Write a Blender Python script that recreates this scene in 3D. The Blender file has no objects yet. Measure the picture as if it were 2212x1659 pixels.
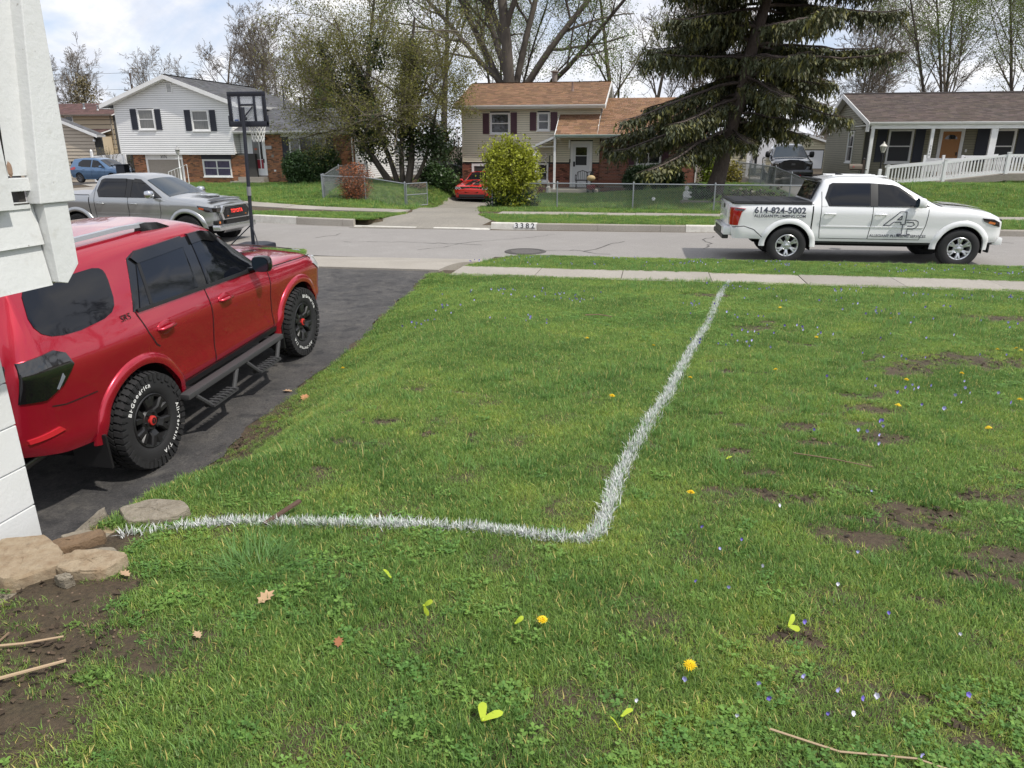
import bpy, bmesh, math, random
import numpy as np
from mathutils import Vector, Matrix
rnd = random.Random(7)
R = math.radians
S = bpy.context.scene
COL = S.collection

# ---------------------------------------------------------------- camera, sky, sun, exposure
CAMZ = 2.13
cd = bpy.data.cameras.new('camera'); cam = bpy.data.objects.new('camera', cd); COL.objects.link(cam)
cd.sensor_width = 36.0; cd.lens = 36*1540/2212; cd.clip_start = 0.05; cd.clip_end = 3000
PITCH = math.atan((829.5-315)/1540)
cam.location = (0, 0, CAMZ); cam.rotation_euler = (math.pi/2-PITCH, 0, R(10.9))
S.camera = cam
SUN_EL, SUN_AZ = 55.0, 112.0          # azimuth to the right of +Y (across the street): from the right, a little behind the camera
W = bpy.data.worlds.new('World'); S.world = W; W.use_nodes = True
def world():
    nt = W.node_tree; nt.nodes.clear(); N = nt.nodes.new; Lk = nt.links.new
    out = N('ShaderNodeOutputWorld'); bg = N('ShaderNodeBackground'); bg.inputs[1].default_value = .115
    sky = N('ShaderNodeTexSky'); sky.sky_type = 'NISHITA'; sky.sun_disc = False
    sky.sun_elevation = R(SUN_EL); sky.sun_rotation = R(SUN_AZ); sky.air_density = 1.0; sky.dust_density = 1.2; sky.ozone_density = 1.0
    tc = N('ShaderNodeTexCoord'); sx = N('ShaderNodeSeparateXYZ'); Lk(tc.outputs['Generated'], sx.inputs[0])
    cb = N('ShaderNodeCombineXYZ'); zs = N('ShaderNodeMath'); zs.operation = 'MULTIPLY'; zs.inputs[1].default_value = 1.9; Lk(sx.outputs[2], zs.inputs[0])
    Lk(sx.outputs[0], cb.inputs[0]); Lk(sx.outputs[1], cb.inputs[1]); Lk(zs.outputs[0], cb.inputs[2])
    def noise(sc, det, rough, dist, off):
        mp = N('ShaderNodeMapping'); mp.inputs['Location'].default_value = off; Lk(cb.outputs[0], mp.inputs[0])
        n = N('ShaderNodeTexNoise'); n.inputs['Scale'].default_value = sc; n.inputs['Detail'].default_value = det
        n.inputs['Roughness'].default_value = rough; n.inputs['Distortion'].default_value = dist; Lk(mp.outputs[0], n.inputs[0]); return n
    def ramp(src, stops):
        r = N('ShaderNodeValToRGB'); Lk(src, r.inputs[0])
        e = r.color_ramp.elements; e[0].position, e[0].color = stops[0]; e[1].position, e[1].color = stops[-1]
        for p, c in stops[1:-1]:
            k = e.new(p); k.color = c
        return r
    n1 = noise(4.2, 9, .55, .5, (3.1, 1.7, .4)); m1 = ramp(n1.outputs[0], [(.37, (0, 0, 0, 1)), (.52, (1, 1, 1, 1))])
    n2 = noise(7.0, 9, .6, .4, (7.7, 4.2, .3)); m2 = ramp(n2.outputs[0], [(.3, (4.9, 5.2, 5.9, 1)), (.46, (5.9, 6.1, 6.7, 1)), (.58, (7.2, 7.2, 7.4, 1)), (.74, (8.2, 8.1, 8.0, 1))])
    sk = N('ShaderNodeMix'); sk.data_type = 'RGBA'; sk.blend_type = 'MIX'; sk.inputs[0].default_value = .62
    Lk(sky.outputs[0], sk.inputs[6]); sk.inputs[7].default_value = (4.3, 5.0, 6.6, 1)
    mx = N('ShaderNodeMix'); mx.data_type = 'RGBA'; Lk(m1.outputs[0], mx.inputs[0]); Lk(sk.outputs[2], mx.inputs[6]); Lk(m2.outputs[0], mx.inputs[7])
    Lk(mx.outputs[2], bg.inputs[0]); Lk(bg.outputs[0], out.inputs[0])
world()
sl = bpy.data.lights.new('sun', 'SUN'); sl.energy = 2.8; sl.angle = R(1.5); sl.color = (1, .95, .87)
sun = bpy.data.objects.new('sun', sl); COL.objects.link(sun)
sd = Vector((math.sin(R(SUN_AZ))*math.cos(R(SUN_EL)), math.cos(R(SUN_AZ))*math.cos(R(SUN_EL)), math.sin(R(SUN_EL))))
sun.rotation_euler = sd.to_track_quat('Z', 'Y').to_euler(); sun.location = (0, 0, 30)
S.view_settings.view_transform = 'Standard'; S.view_settings.look = 'None'; S.view_settings.exposure = 0.4
S.view_settings.gamma = 1; S.view_settings.use_curve_mapping = False
S.cycles.max_bounces = 6; S.cycles.diffuse_bounces = 3; S.cycles.glossy_bounces = 3; S.cycles.transmission_bounces = 4; S.cycles.transparent_max_bounces = 8

# ---------------------------------------------------------------- ground heights
def sstep(a, b, x):
    t = np.clip((np.asarray(x, float)-a)/(b-a), 0, 1); return t*t*(3-2*t)
def ynear(X): return 15.45+.0125*np.clip(-4-np.asarray(X, float), 0, 40)**2
def yfar(X): return 21.35+.0165*np.clip(-4-np.asarray(X, float), 0, 40)**2
def xedge(Y): return np.interp(np.asarray(Y, float), [2, 6, 8, 9.5, 12.8], [-3.5, -3.55, -3.52, -3.7, -3.97])
ZX = [-60,-45,-38,-33,-28,-24,-20,-16,-13,-11.2,-10.0,-8,-6.6,-5.4,-3,0,2.3,5,7,9,11,15,22,40]
ZY = [-.5,-.5,-.3,-.05,.02,.03,.1,.28,.33,.1,-.55,-.62,-.5,-.16,-.15,.1,.26,.28,.22,.55,.6,.62,.8,.8]
def bank_s(d, Y):
    k = sstep(2.9, 3.9, Y); a = .72*(1-k)-.1*k; b = 1.12*(1-k)+1.75*k; t = np.clip((d-a)/(b-a), 0, 1); return t*t*(3-2*t)
def ground(X, Y):
    X = np.asarray(X, float); Y = np.asarray(Y, float)
    tilt = .009*(np.clip(X, -30, 20)-4)
    lawn = .55-.0536*(np.clip(Y, 1.0, 12.2)-1.0)
    drive = np.interp(Y, [0, 2.0, 3.4, 4.75, 7.5, 10, 12.8], [-.5, -.5, -.48, -.42, -.245, -.16, -.1])
    d = X-xedge(Y)
    near = drive+(lawn-drive)*bank_s(d, Y)
    left = sstep(3.2, 6, xedge(Y)-X)
    near = near+(lawn-near)*left*sstep(3, 5, -d)
    yn = ynear(X); yf = yfar(X)
    verge = np.where(Y < 13.3, -.05, -.05-.07*(Y-13.3)/2.1)
    w = sstep(11.2, 12.4, Y)
    a = near*(1-w)+verge*w
    a = a+np.where(Y > 8, (tilt+.02)*sstep(8, 15, Y)*.6, 0)
    road = -.2+tilt
    zy = np.interp(X, ZX, ZY); far = -.03+.6*tilt
    w2 = sstep(25.6, 33, Y); farz = far*(1-w2)+zy*w2
    w3 = sstep(55, 80, Y); farz = farz*(1-w3)
    return np.where(Y < yn, a, np.where(Y < yf, road, farz))
def gz(x, y): return float(ground(x, y))

# ---------------------------------------------------------------- materials
MATS = {}
def mat(name, col, rough=.6, metal=0., spec=.5, coat=0., var=None, bump=None, tint=False, obrand=0., alpha=1., emit=None, trans=0., stretch=None, rvar=0., sub=None):
    """var=[(amount, scale, colour2 or None), ...]; bump=(strength, scale, distance); tint: mesh attribute 'tint' scales the colour; obrand: per-object brightness"""
    if name in MATS: return MATS[name]
    m = bpy.data.materials.new(name); m.use_nodes = True; MATS[name] = m
    nt = m.node_tree; b = nt.nodes['Principled BSDF']; N = nt.nodes.new; Lk = nt.links.new
    b.inputs['Roughness'].default_value = rough; b.inputs['Metallic'].default_value = metal
    b.inputs['Specular IOR Level'].default_value = spec; b.inputs['Coat Weight'].default_value = coat; b.inputs['Coat Roughness'].default_value = .03
    b.inputs['Base Color'].default_value = (*col, 1); b.inputs['Alpha'].default_value = alpha
    if trans: b.inputs['Transmission Weight'].default_value = trans
    if emit: b.inputs['Emission Color'].default_value = (*emit[0], 1); b.inputs['Emission Strength'].default_value = emit[1]
    geo = None
    def pos():
        nonlocal geo
        if geo is None:
            g = N('ShaderNodeNewGeometry'); mp = N('ShaderNodeMapping'); Lk(g.outputs['Position'], mp.inputs[0])
            if stretch: mp.inputs['Scale'].default_value = stretch
            geo = mp.outputs[0]
        return geo
    cur = None
    def setc(): 
        nonlocal cur
        if cur is None:
            r = N('ShaderNodeRGB'); r.outputs[0].default_value = (*col, 1); cur = r.outputs[0]
        return cur
    for v in (var or []):
        amt, sc, c2 = v[:3]; lo, hi = (v[3], v[4]) if len(v) > 3 else (.35, .65)
        n = N('ShaderNodeTexNoise'); n.inputs['Scale'].default_value = sc; n.inputs['Detail'].default_value = 5; n.inputs['Roughness'].default_value = .6; Lk(pos(), n.inputs[0])
        mr = N('ShaderNodeMapRange'); mr.inputs[1].default_value = lo; mr.inputs[2].default_value = hi; mr.inputs[3].default_value = 0; mr.inputs[4].default_value = amt; Lk(n.outputs[0], mr.inputs[0])
        mx = N('ShaderNodeMix'); mx.data_type = 'RGBA'; Lk(mr.outputs[0], mx.inputs[0]); Lk(setc(), mx.inputs[6]); mx.inputs[7].default_value = (*(c2 if c2 else tuple(c*.3 for c in col)), 1)
        cur = mx.outputs[2]
    def mul(fac):
        nonlocal cur
        h = N('ShaderNodeVectorMath'); h.operation = 'SCALE'; Lk(setc(), h.inputs[0]); Lk(fac, h.inputs['Scale']); cur = h.outputs[0]
    if tint:
        a = N('ShaderNodeAttribute'); a.attribute_name = 'tint'
        h = N('ShaderNodeVectorMath'); h.operation = 'MULTIPLY'; Lk(setc(), h.inputs[0]); Lk(a.outputs['Color'], h.inputs[1]); cur = h.outputs[0]
    if obrand:
        o = N('ShaderNodeObjectInfo'); mr = N('ShaderNodeMapRange'); mr.inputs[3].default_value = 1-obrand; mr.inputs[4].default_value = 1+obrand; Lk(o.outputs['Random'], mr.inputs[0]); mul(mr.outputs[0])
    if cur is not None: Lk(cur, b.inputs['Base Color'])
    if rvar:
        n = N('ShaderNodeTexNoise'); n.inputs['Scale'].default_value = 3; n.inputs['Detail'].default_value = 6; Lk(pos(), n.inputs[0])
        mr = N('ShaderNodeMapRange'); mr.inputs[1].default_value = .3; mr.inputs[2].default_value = .7; mr.inputs[3].default_value = max(0, rough-rvar); mr.inputs[4].default_value = min(1, rough+rvar); Lk(n.outputs[0], mr.inputs[0]); Lk(mr.outputs[0], b.inputs['Roughness'])
    if bump:
        n = N('ShaderNodeTexNoise'); n.inputs['Scale'].default_value = bump[1]; n.inputs['Detail'].default_value = 6; n.inputs['Roughness'].default_value = .65; Lk(pos(), n.inputs[0])
        bp = N('ShaderNodeBump'); bp.inputs['Strength'].default_value = bump[0]; bp.inputs['Distance'].default_value = bump[2] if len(bump) > 2 else .01; Lk(n.outputs[0], bp.inputs['Height']); Lk(bp.outputs[0], b.inputs['Normal'])
    if sub:   # light through thin leaves
        tr = N('ShaderNodeBsdfTranslucent'); ms = N('ShaderNodeMixShader'); ms.inputs[0].default_value = sub
        if cur is not None: Lk(cur, tr.inputs[0])
        else: tr.inputs[0].default_value = (*col, 1)
        o = nt.nodes['Material Output']; Lk(b.outputs[0], ms.inputs[1]); Lk(tr.outputs[0], ms.inputs[2]); Lk(ms.outputs[0], o.inputs[0])
    return m

# ---------------------------------------------------------------- object helpers
def root_of(o):
    while o.parent: o = o.parent
    return o
def tag(o, label=None, cat=None, group=None, kind=None):
    if label: o['label'] = label
    if cat: o['category'] = cat
    if group: o['group'] = group
    if kind: o['kind'] = kind
    return o
def thing(name, label, cat, loc=(0, 0, 0), rot=0., group=None):
    o = bpy.data.objects.new(name, None); COL.objects.link(o); o.location = loc; o.rotation_euler = (0, 0, rot); o.empty_display_size = .1
    return tag(o, label, cat, group)
def link(name, me, parent=None):
    o = bpy.data.objects.new(name, me); COL.objects.link(o)
    if parent: o.parent = parent
    return o
def copy_tree(o, parent=None):
    c = o.copy(); COL.objects.link(c); c.parent = parent
    for ch in list(o.children): copy_tree(ch, c)
    return c
class MB:
    """collects faces; build() links them as one mesh object (world coordinates, made local to the thing's location)"""
    def __init__(s): s.v = []; s.f = []; s.t = []; s.tint = (1, 1, 1)
    def add(s, vs, fs, tint=None):
        n = len(s.v); s.v += [tuple(v) for v in vs]; s.f += [tuple(i+n for i in f) for f in fs]; s.t += [tint or s.tint]*len(fs); return s
    def box(s, x0, x1, y0, y1, z0, z1, tint=None):
        if x0 > x1: x0, x1 = x1, x0
        if y0 > y1: y0, y1 = y1, y0
        if z0 > z1: z0, z1 = z1, z0
        return s.add([(x0,y0,z0),(x1,y0,z0),(x1,y1,z0),(x0,y1,z0),(x0,y0,z1),(x1,y0,z1),(x1,y1,z1),(x0,y1,z1)],
              [(0,3,2,1),(4,5,6,7),(0,1,5,4),(1,2,6,5),(2,3,7,6),(3,0,4,7)], tint)
    def obox(s, o, a, b, c, tint=None):
        """box from origin o along vectors a, b, c"""
        o, a, b, c = map(Vector, (o, a, b, c)); P = [o, o+a, o+a+b, o+b]; P += [p+c for p in P]
        fs = [(0,3,2,1),(4,5,6,7),(0,1,5,4),(1,2,6,5),(2,3,7,6),(3,0,4,7)]
        if a.cross(b).dot(c) < 0: fs = [f[::-1] for f in fs]
        return s.add(P, fs, tint)
    def quad(s, a, b, c, d, tint=None): return s.add([a, b, c, d], [(0, 1, 2, 3)], tint)
    def prism(s, poly, d, tint=None):
        """poly: 3-D points of one face, d: extrusion vector"""
        n = len(poly); d = Vector(d); A = [Vector(p) for p in poly]; B = [p+d for p in A]
        nrm = Vector((0, 0, 0))
        for i in range(n): nrm += A[i].cross(A[(i+1) % n])
        fl = nrm.dot(d) > 0
        fs = [tuple(range(n))[::-1], tuple(range(n, 2*n))]+[(i, (i+1) % n, n+(i+1) % n, n+i) for i in range(n)]
        if not fl: fs = [f[::-1] for f in fs]
        return s.add(A+B, fs, tint)
    def tube(s, pts, r, k=6, tint=None, cap=True):
        pts = [Vector(p) for p in pts]; n = len(pts); rs = r if isinstance(r, (list, tuple)) else [r]*n
        vs = []; up = None
        for i, p in enumerate(pts):
            t = (pts[min(i+1, n-1)]-pts[max(i-1, 0)])
            t = t.normalized() if t.length > 1e-9 else Vector((0, 0, 1))
            if up is None: up = t.orthogonal().normalized()
            up = (up-t*up.dot(t)); up = up.normalized() if up.length > 1e-6 else t.orthogonal().normalized()
            w = t.cross(up)
            for j in range(k):
                a = 2*math.pi*j/k; vs.append(p+(up*math.cos(a)+w*math.sin(a))*rs[i])
        fs = [(i*k+j, i*k+(j+1) % k, (i+1)*k+(j+1) % k, (i+1)*k+j) for i in range(n-1) for j in range(k)]
        if cap: fs += [tuple(range(k))[::-1], tuple(range((n-1)*k, n*k))]
        return s.add(vs, fs, tint)
    def lathe(s, prof, c=(0, 0, 0), axis='z', k=24, tint=None, closed=False):
        vs = []
        for (r, h) in prof:
            for j in range(k):
                a = 2*math.pi*j/k; x, y = r*math.cos(a), r*math.sin(a)
                vs.append({'z': (c[0]+x, c[1]+y, c[2]+h), 'y': (c[0]+x, c[1]+h, c[2]-y), 'x': (c[0]+h, c[1]+x, c[2]+y)}[axis])
        n = len(prof); fs = [(i*k+j, i*k+(j+1) % k, (i+1)*k+(j+1) % k, (i+1)*k+j) for i in range(n-1) for j in range(k)]
        if closed: fs += [((n-1)*k+j, (n-1)*k+(j+1) % k, (j+1) % k, j) for j in range(k)]
        return s.add(vs, fs, tint)
    def ellip(s, c, r, k=10, m=7, jit=0., tint=None, seed=1):
        rr = random.Random(seed); vs = []; fs = []
        for i in range(m+1):
            th = math.pi*i/m
            for j in range(k):
                a = 2*math.pi*j/k; q = 1+rr.uniform(-jit, jit)
                vs.append((c[0]+r[0]*math.sin(th)*math.cos(a)*q, c[1]+r[1]*math.sin(th)*math.sin(a)*q, c[2]+r[2]*math.cos(th)*q))
        for i in range(m):
            for j in range(k): fs.append((i*k+j, (i+1)*k+j, (i+1)*k+(j+1) % k, i*k+(j+1) % k))
        return s.add(vs, fs, tint)
    def grid(s, P, tint=None, flip=False):
        n = len(P); m = len(P[0]); vs = [p for row in P for p in row]
        fs = [(i*m+j, i*m+j+1, (i+1)*m+j+1, (i+1)*m+j) for i in range(n-1) for j in range(m-1)]
        if flip: fs = [f[::-1] for f in fs]
        return s.add(vs, fs, tint)
    def xform(s, M, start=0):
        for i in range(start, len(s.v)): s.v[i] = tuple(M @ Vector(s.v[i]))
        return s
    def mesh(s, name, m, off=Vector((0, 0, 0)), smooth=None, bevel=0):
        me = bpy.data.meshes.new(name)
        me.from_pydata([(v[0]-off.x, v[1]-off.y, v[2]-off.z) for v in s.v], [], s.f)
        if m: me.materials.append(m)
        if any(t != (1, 1, 1) for t in s.t):
            at = me.attributes.new('tint', 'FLOAT_COLOR', 'FACE')
            at.data.foreach_set('color', [c for t in s.t for c in (*t, 1)])
        elif m and 'tint' in [n.attribute_name for n in m.node_tree.nodes if n.type == 'ATTRIBUTE']:
            at = me.attributes.new('tint', 'FLOAT_COLOR', 'FACE'); at.data.foreach_set('color', [1.]*4*len(s.f))
        if bevel:
            bm = bmesh.new(); bm.from_mesh(me); bmesh.ops.remove_doubles(bm, verts=bm.verts, dist=1e-5)
            es = [e for e in bm.edges if len(e.link_faces) == 2 and e.calc_face_angle(0) > R(25)]
            bmesh.ops.bevel(bm, geom=es, offset=bevel, segments=2, affect='EDGES', profile=.6, clamp_overlap=True); bm.to_mesh(me); bm.free()
        if smooth is not None:
            me.polygons.foreach_set('use_smooth', [True]*len(me.polygons)); me.set_sharp_from_angle(angle=R(smooth))
        me.update(); return me
    def build(s, name, m, parent=None, smooth=None, bevel=0, kind=None, label=None):
        off = root_of(parent).location if parent else Vector((0, 0, 0))
        o = link(name, s.mesh(name, m, off, smooth, bevel), parent)
        if kind: o['kind'] = kind
        if label: o['label'] = label
        return o
    def top(s, name, m, label, cat, base, smooth=None, bevel=0, group=None, kind=None):
        """a thing that is one mesh, its origin at base"""
        o = link(name, s.mesh(name, m, Vector(base), smooth, bevel)); o.location = base
        return tag(o, label, cat, group, kind)
def fast_mesh(name, verts, faces, m, tint=None, off=(0, 0, 0), smooth=False):
    """numpy mesh; faces: (n,k) array"""
    me = bpy.data.meshes.new(name); verts = np.asarray(verts, np.float32)-np.asarray(off, np.float32); faces = np.asarray(faces, np.int32); n, k = faces.shape
    me.vertices.add(len(verts)); me.vertices.foreach_set('co', verts.ravel()); me.loops.add(n*k); me.loops.foreach_set('vertex_index', faces.ravel())
    me.polygons.add(n); me.polygons.foreach_set('loop_start', np.arange(0, n*k, k, dtype=np.int32)); me.polygons.foreach_set('loop_total', np.full(n, k, np.int32))
    if smooth: me.polygons.foreach_set('use_smooth', np.ones(n, bool))
    me.update(calc_edges=True)
    if tint is not None:
        at = me.attributes.new('tint', 'FLOAT_COLOR', 'FACE'); t = np.asarray(tint, np.float32); t = np.hstack([t, np.ones((n, 1), np.float32)]); at.data.foreach_set('color', t.ravel())
    if m: me.materials.append(m)
    return me

# ---------------------------------------------------------------- lettering
TX = {}
def text_mesh(s, size=1., bold=0., extrude=.004, shear=0.):
    """verts, faces of a text, origin at its centre, in the XY plane"""
    key = (s, bold, shear)
    if key not in TX:
        c = bpy.data.curves.new('letters', 'FONT'); c.body = s; c.size = 1; c.offset = bold; c.extrude = 0; c.align_x = 'CENTER'; c.align_y = 'CENTER'; c.shear = shear; c.resolution_u = 3
        o = bpy.data.objects.new('letters', c); COL.objects.link(o)
        me = bpy.data.meshes.new_from_object(o.evaluated_get(bpy.context.evaluated_depsgraph_get()))
        TX[key] = ([tuple(v.co) for v in me.vertices], [tuple(p.vertices) for p in me.polygons])
        bpy.data.objects.remove(o); bpy.data.curves.remove(c); bpy.data.meshes.remove(me)
    v, f = TX[key]
    xs = [p[0] for p in v]; ys = [p[1] for p in v]; cx = (min(xs)+max(xs))/2; cy = (min(ys)+max(ys))/2
    return [((p[0]-cx)*size, (p[1]-cy)*size, 0) for p in v], f, (max(xs)-min(xs))*size
def text_on(mb, s, o, u, v, size=1., width=None, bold=0., shear=0.):
    """puts text centred at o with reading direction u, up direction v"""
    u = Vector(u).normalized(); v = Vector(v).normalized(); o = Vector(o)
    vs, fs, w = text_mesh(s, size, bold, shear=shear); k = width/w if width else 1.
    mb.add([o+u*(p[0]*k)+v*p[1]*(1 if not width else k) for p in vs], fs)
    return mb
for _s in ('614-824-5002', 'ALLEGIANTPLUMBING.COM', 'ALLEGIANT PLUMBING SERVICES', 'TOYOTA', '3 3 8 2', '3376', 'TACOMA', 'SR5', 'CHALLENGER'): text_mesh(_s, 1, .02 if _s[0] not in 'T3' else .015)
for _s in 'BFGoodrichAl-TeranT/3386': text_mesh(_s, 1, .03)
# ================================================================ ground, street, pavements
M_soil = mat('soil', (.092, .062, .038), .95, var=[(.5, 2.2, (.06, .066, .028)), (.6, 14, (.14, .098, .062)), (.55, 60, (.03, .022, .015))], bump=(.9, 55, .02))
M_asph = mat('driveway_asphalt', (.062, .059, .058), .88, var=[(.75, .9, (.115, .106, .098)), (.7, 7, (.15, .138, .122), .5, .7), (.8, 4.5, (.026, .025, .026), .52, .66), (.6, 55, (.018, .018, .02)), (.35, 130, (.2, .19, .18), .56, .7), (.6, 3.1, (.15, .138, .12), .6, .76), (.7, 14, (.02, .02, .022), .56, .7)], bump=(1., 120, .006), rvar=.1)
M_road = mat('road_surface', (.285, .266, .246), .9, var=[(.4, .5, (.23, .214, .198)), (.45, 1.6, (.33, .312, .29), .5, .68), (.5, 38, (.16, .152, .148)), (.5, 90, (.44, .425, .41), .5, .7)], bump=(.6, 90, .008))
M_conc = mat('concrete', (.36, .33, .285), .88, var=[(.6, .9, (.24, .215, .18)), (.5, 30, (.19, .17, .145)), (.3, 90, (.48, .45, .4))], bump=(.4, 60, .006), obrand=.1)
M_grav = mat('gravel_drive', (.27, .243, .205), .95, var=[(.85, .7, (.13, .12, .108), .42, .6), (.6, 1.9, (.19, .172, .148)), (.8, 26, (.12, .11, .09)), (.6, 70, (.46, .43, .37))], bump=(1., 40, .02))
M_wkerb = mat('painted_kerb', (.66, .64, .58), .8, var=[(.5, 6, (.42, .39, .34)), (.4, 40, (.3, .28, .25), .5, .7)])
M_num = mat('black_letter_paint', (.025, .025, .03), .6)
M_crack = mat('crack_fill', (.075, .07, .066), .9)

def ground_sheet():
    xs = np.concatenate([[-900, -300, -150, -90, -70, -58, -50, -44], np.arange(-40, -14, .7), np.arange(-14, -4.4, .35), np.arange(-4.4, 4, .16), np.arange(4, 26, .5), [28, 32, 38, 48, 70, 120, 300, 900]])
    ys = np.concatenate([[-900, -200, -60, -20, -8, -3, -1], np.arange(0, 12, .16), np.arange(12, 34, .28), np.arange(34, 60, .8), [63, 68, 75, 85, 100, 130, 200, 400, 1200]])
    X, Y = np.meshgrid(xs, ys, indexing='ij'); Z = ground(X, Y)
    # sink under paved sheets
    rd = (Y > ynear(X)-np.where(X < -8, .34, .14)) & (Y < yfar(X)+np.where(X < -8, .36, .16)); Z = np.where(rd, -.28+.009*(np.clip(X, -30, 20)-4), Z)
    dr = (X < xedge(Y)-.1) & (X > -8) & (Y > .5) & (Y < 12.6); Z = np.where(dr, Z-.03, Z)
    ap = (X > -7.9) & (X < -3.3) & (Y >= 12.9) & (Y < ynear(X)); Z = np.where(ap, Z-.17, Z); ap = (X > -7.2) & (X < -3.85) & (Y >= 12.4) & (Y < 12.95); Z = np.where(ap, Z-.05, Z)
    sw = (Y > 12.45) & (Y < 13.1) & ((X > -3.4) | (X < -7)); Z = np.where(sw, Z-.04, Z)
    o = yfar(X)-21.35; fs = (Y-o > 24.3) & (Y-o < 25.0); Z = np.where(fs, Z-.04, Z)
    c = -6.6-1.7*np.clip((Y-22)/8, 0, 1)-.75*np.clip((Y-30)/6, 0, 1); fd = (abs(X-c) < 1.2) & (Y > yfar(X)) & (Y < 38); Z = np.where(fd, Z-.05, Z); q = (np.clip(24.6-Y, 0, None)/3.2)**1.6; fd = (X-c < 1.02+.95*q) & (c-X < 1.02+1.5*q) & (Y > yfar(X)) & (Y < yfar(X)+1.6); Z = np.where(fd, Z-.16, Z)
    if True: Z = Z+.012*np.sin(X*7.1+Y*3.3)*np.sin(Y*6.3-X*2.1)*((Y < 12) & (Y > .5))
    n, m = X.shape; V = np.stack([X, Y, Z], -1).reshape(-1, 3)
    i, j = np.meshgrid(np.arange(n-1), np.arange(m-1), indexing='ij'); a = (i*m+j).ravel()
    me = fast_mesh('ground', V, np.stack([a, a+m, a+m+1, a+1], 1), M_soil, smooth=True)
    tag(link('ground', me), 'bare brown soil showing between the grass of lawns and yards', kind='structure')
ground_sheet()

def sheet(name, m, xa, xb, ys, dz, zf=None, nx=8, parent=None, kind='structure', label=None, thick=0):
    """paved strip: xa(y), xb(y) edges for y in ys"""
    P = []
    for y in ys:
        a, b = xa(y), xb(y); P.append([(a+(b-a)*i/nx, y, (zf or gz)(a+(b-a)*i/nx, y)+dz) for i in range(nx+1)])
    mb = MB().grid(P, flip=True)
    if thick:
        for row in (P[0], P[-1][::-1], [p[0] for p in P][::-1], [p[-1] for p in P]):
            for p, q in zip(row, row[1:]): mb.quad(p, q, (q[0], q[1], q[2]-thick), (p[0], p[1], p[2]-thick))
    o = mb.build(name, m, parent, smooth=40)
    if kind: o['kind'] = kind
    if label: o['label'] = label
    return o
roadz = lambda x, y: -.2+.009*(max(-30, min(20, x))-4)+.03*math.sin(max(0., min(1., (y-float(ynear(x)))/6))*math.pi)
def road():
    xs = list(np.arange(-46, 34, .8)); P = []
    for x in xs:
        a, b = float(ynear(x)), float(yfar(x)); P.append([(x, a+(b-a)*k/10, roadz(x, a+(b-a)*k/10)) for k in range(11)])
    for p in (P[0], P[-1]):
        pass
    o = MB().grid(P, flip=True).build('road', M_road, smooth=50); o['kind'] = 'structure'; o['label'] = 'pale grey asphalt street crossing the view'
    return o
ROAD = road()
def crack(pts, w=.018, jit=.09, seed=1, parent=None):
    rr = random.Random(seed); Q = []
    for (x0, y0), (x1, y1) in zip(pts, pts[1:]):
        n = max(2, int(math.hypot(x1-x0, y1-y0)/.22))
        for k in range(n): t = k/n; Q.append((x0+(x1-x0)*t+rr.uniform(-jit, jit), y0+(y1-y0)*t+rr.uniform(-jit, jit)))
    mb = MB()
    for p, q in zip(Q, Q[1:]):
        d = Vector((q[0]-p[0], q[1]-p[1], 0)).normalized(); n = Vector((-d.y, d.x, 0))*w*rr.uniform(.4, 1.3)
        f = lambda a: Vector((a[0], a[1], roadz(*a)+.004))
        mb.quad(f(p)-n, f(q)-n, f(q)+n, f(p)+n)
    return mb.build('crack', M_crack, parent)
crack([(-2.45, 16.9), (-1.9, 17.1), (-1.5, 17.0), (-1.25, 17.6), (-.95, 18.4), (-.6, 19.0)], seed=3, parent=ROAD)
crack([(-1.5, 17.0), (-1.15, 16.6), (-.8, 16.4)], seed=4, parent=ROAD)
crack([(1.2, 17.6), (1.45, 18.4), (1.35, 19.3), (1.7, 20.6)], seed=5, parent=ROAD)
crack([(-9.2, 18.6), (-8.8, 19.2), (-8.9, 20)], seed=6, parent=ROAD, w=.014)
crack([(-5.5, 16.6), (-4.5, 18.3), (-3.6, 19.0), (-2.4, 20.6)], seed=8, parent=ROAD, w=.01)
crack([(3.2, 19.6), (5.8, 19.9), (9, 19.7)], seed=9, parent=ROAD, w=.012)
crack([(-8, 17.9), (-6.2, 18.0), (-4, 17.75)], seed=12, parent=ROAD, w=.012)
def manhole():
    x, y = -2.9, 16.75; t = thing('manhole_cover', 'dark round manhole cover in the street beside the verge', 'manhole cover', (x, y, roadz(x, y)))
    mr = mat('manhole_iron', (.12, .11, .105), .8, var=[(.5, 20, (.06, .055, .05))], bump=(.6, 50, .01))
    MB().lathe([(.0, .012), (.36, .012), (.36, .002)], (x, y, roadz(x, y)), k=28).build('lid', mr, t)
    MB().lathe([(.37, .003), (.38, .016), (.47, .016), (.5, .003)], (x, y, roadz(x, y)), k=28).build('rim', M_crack, t)
manhole()

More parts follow.
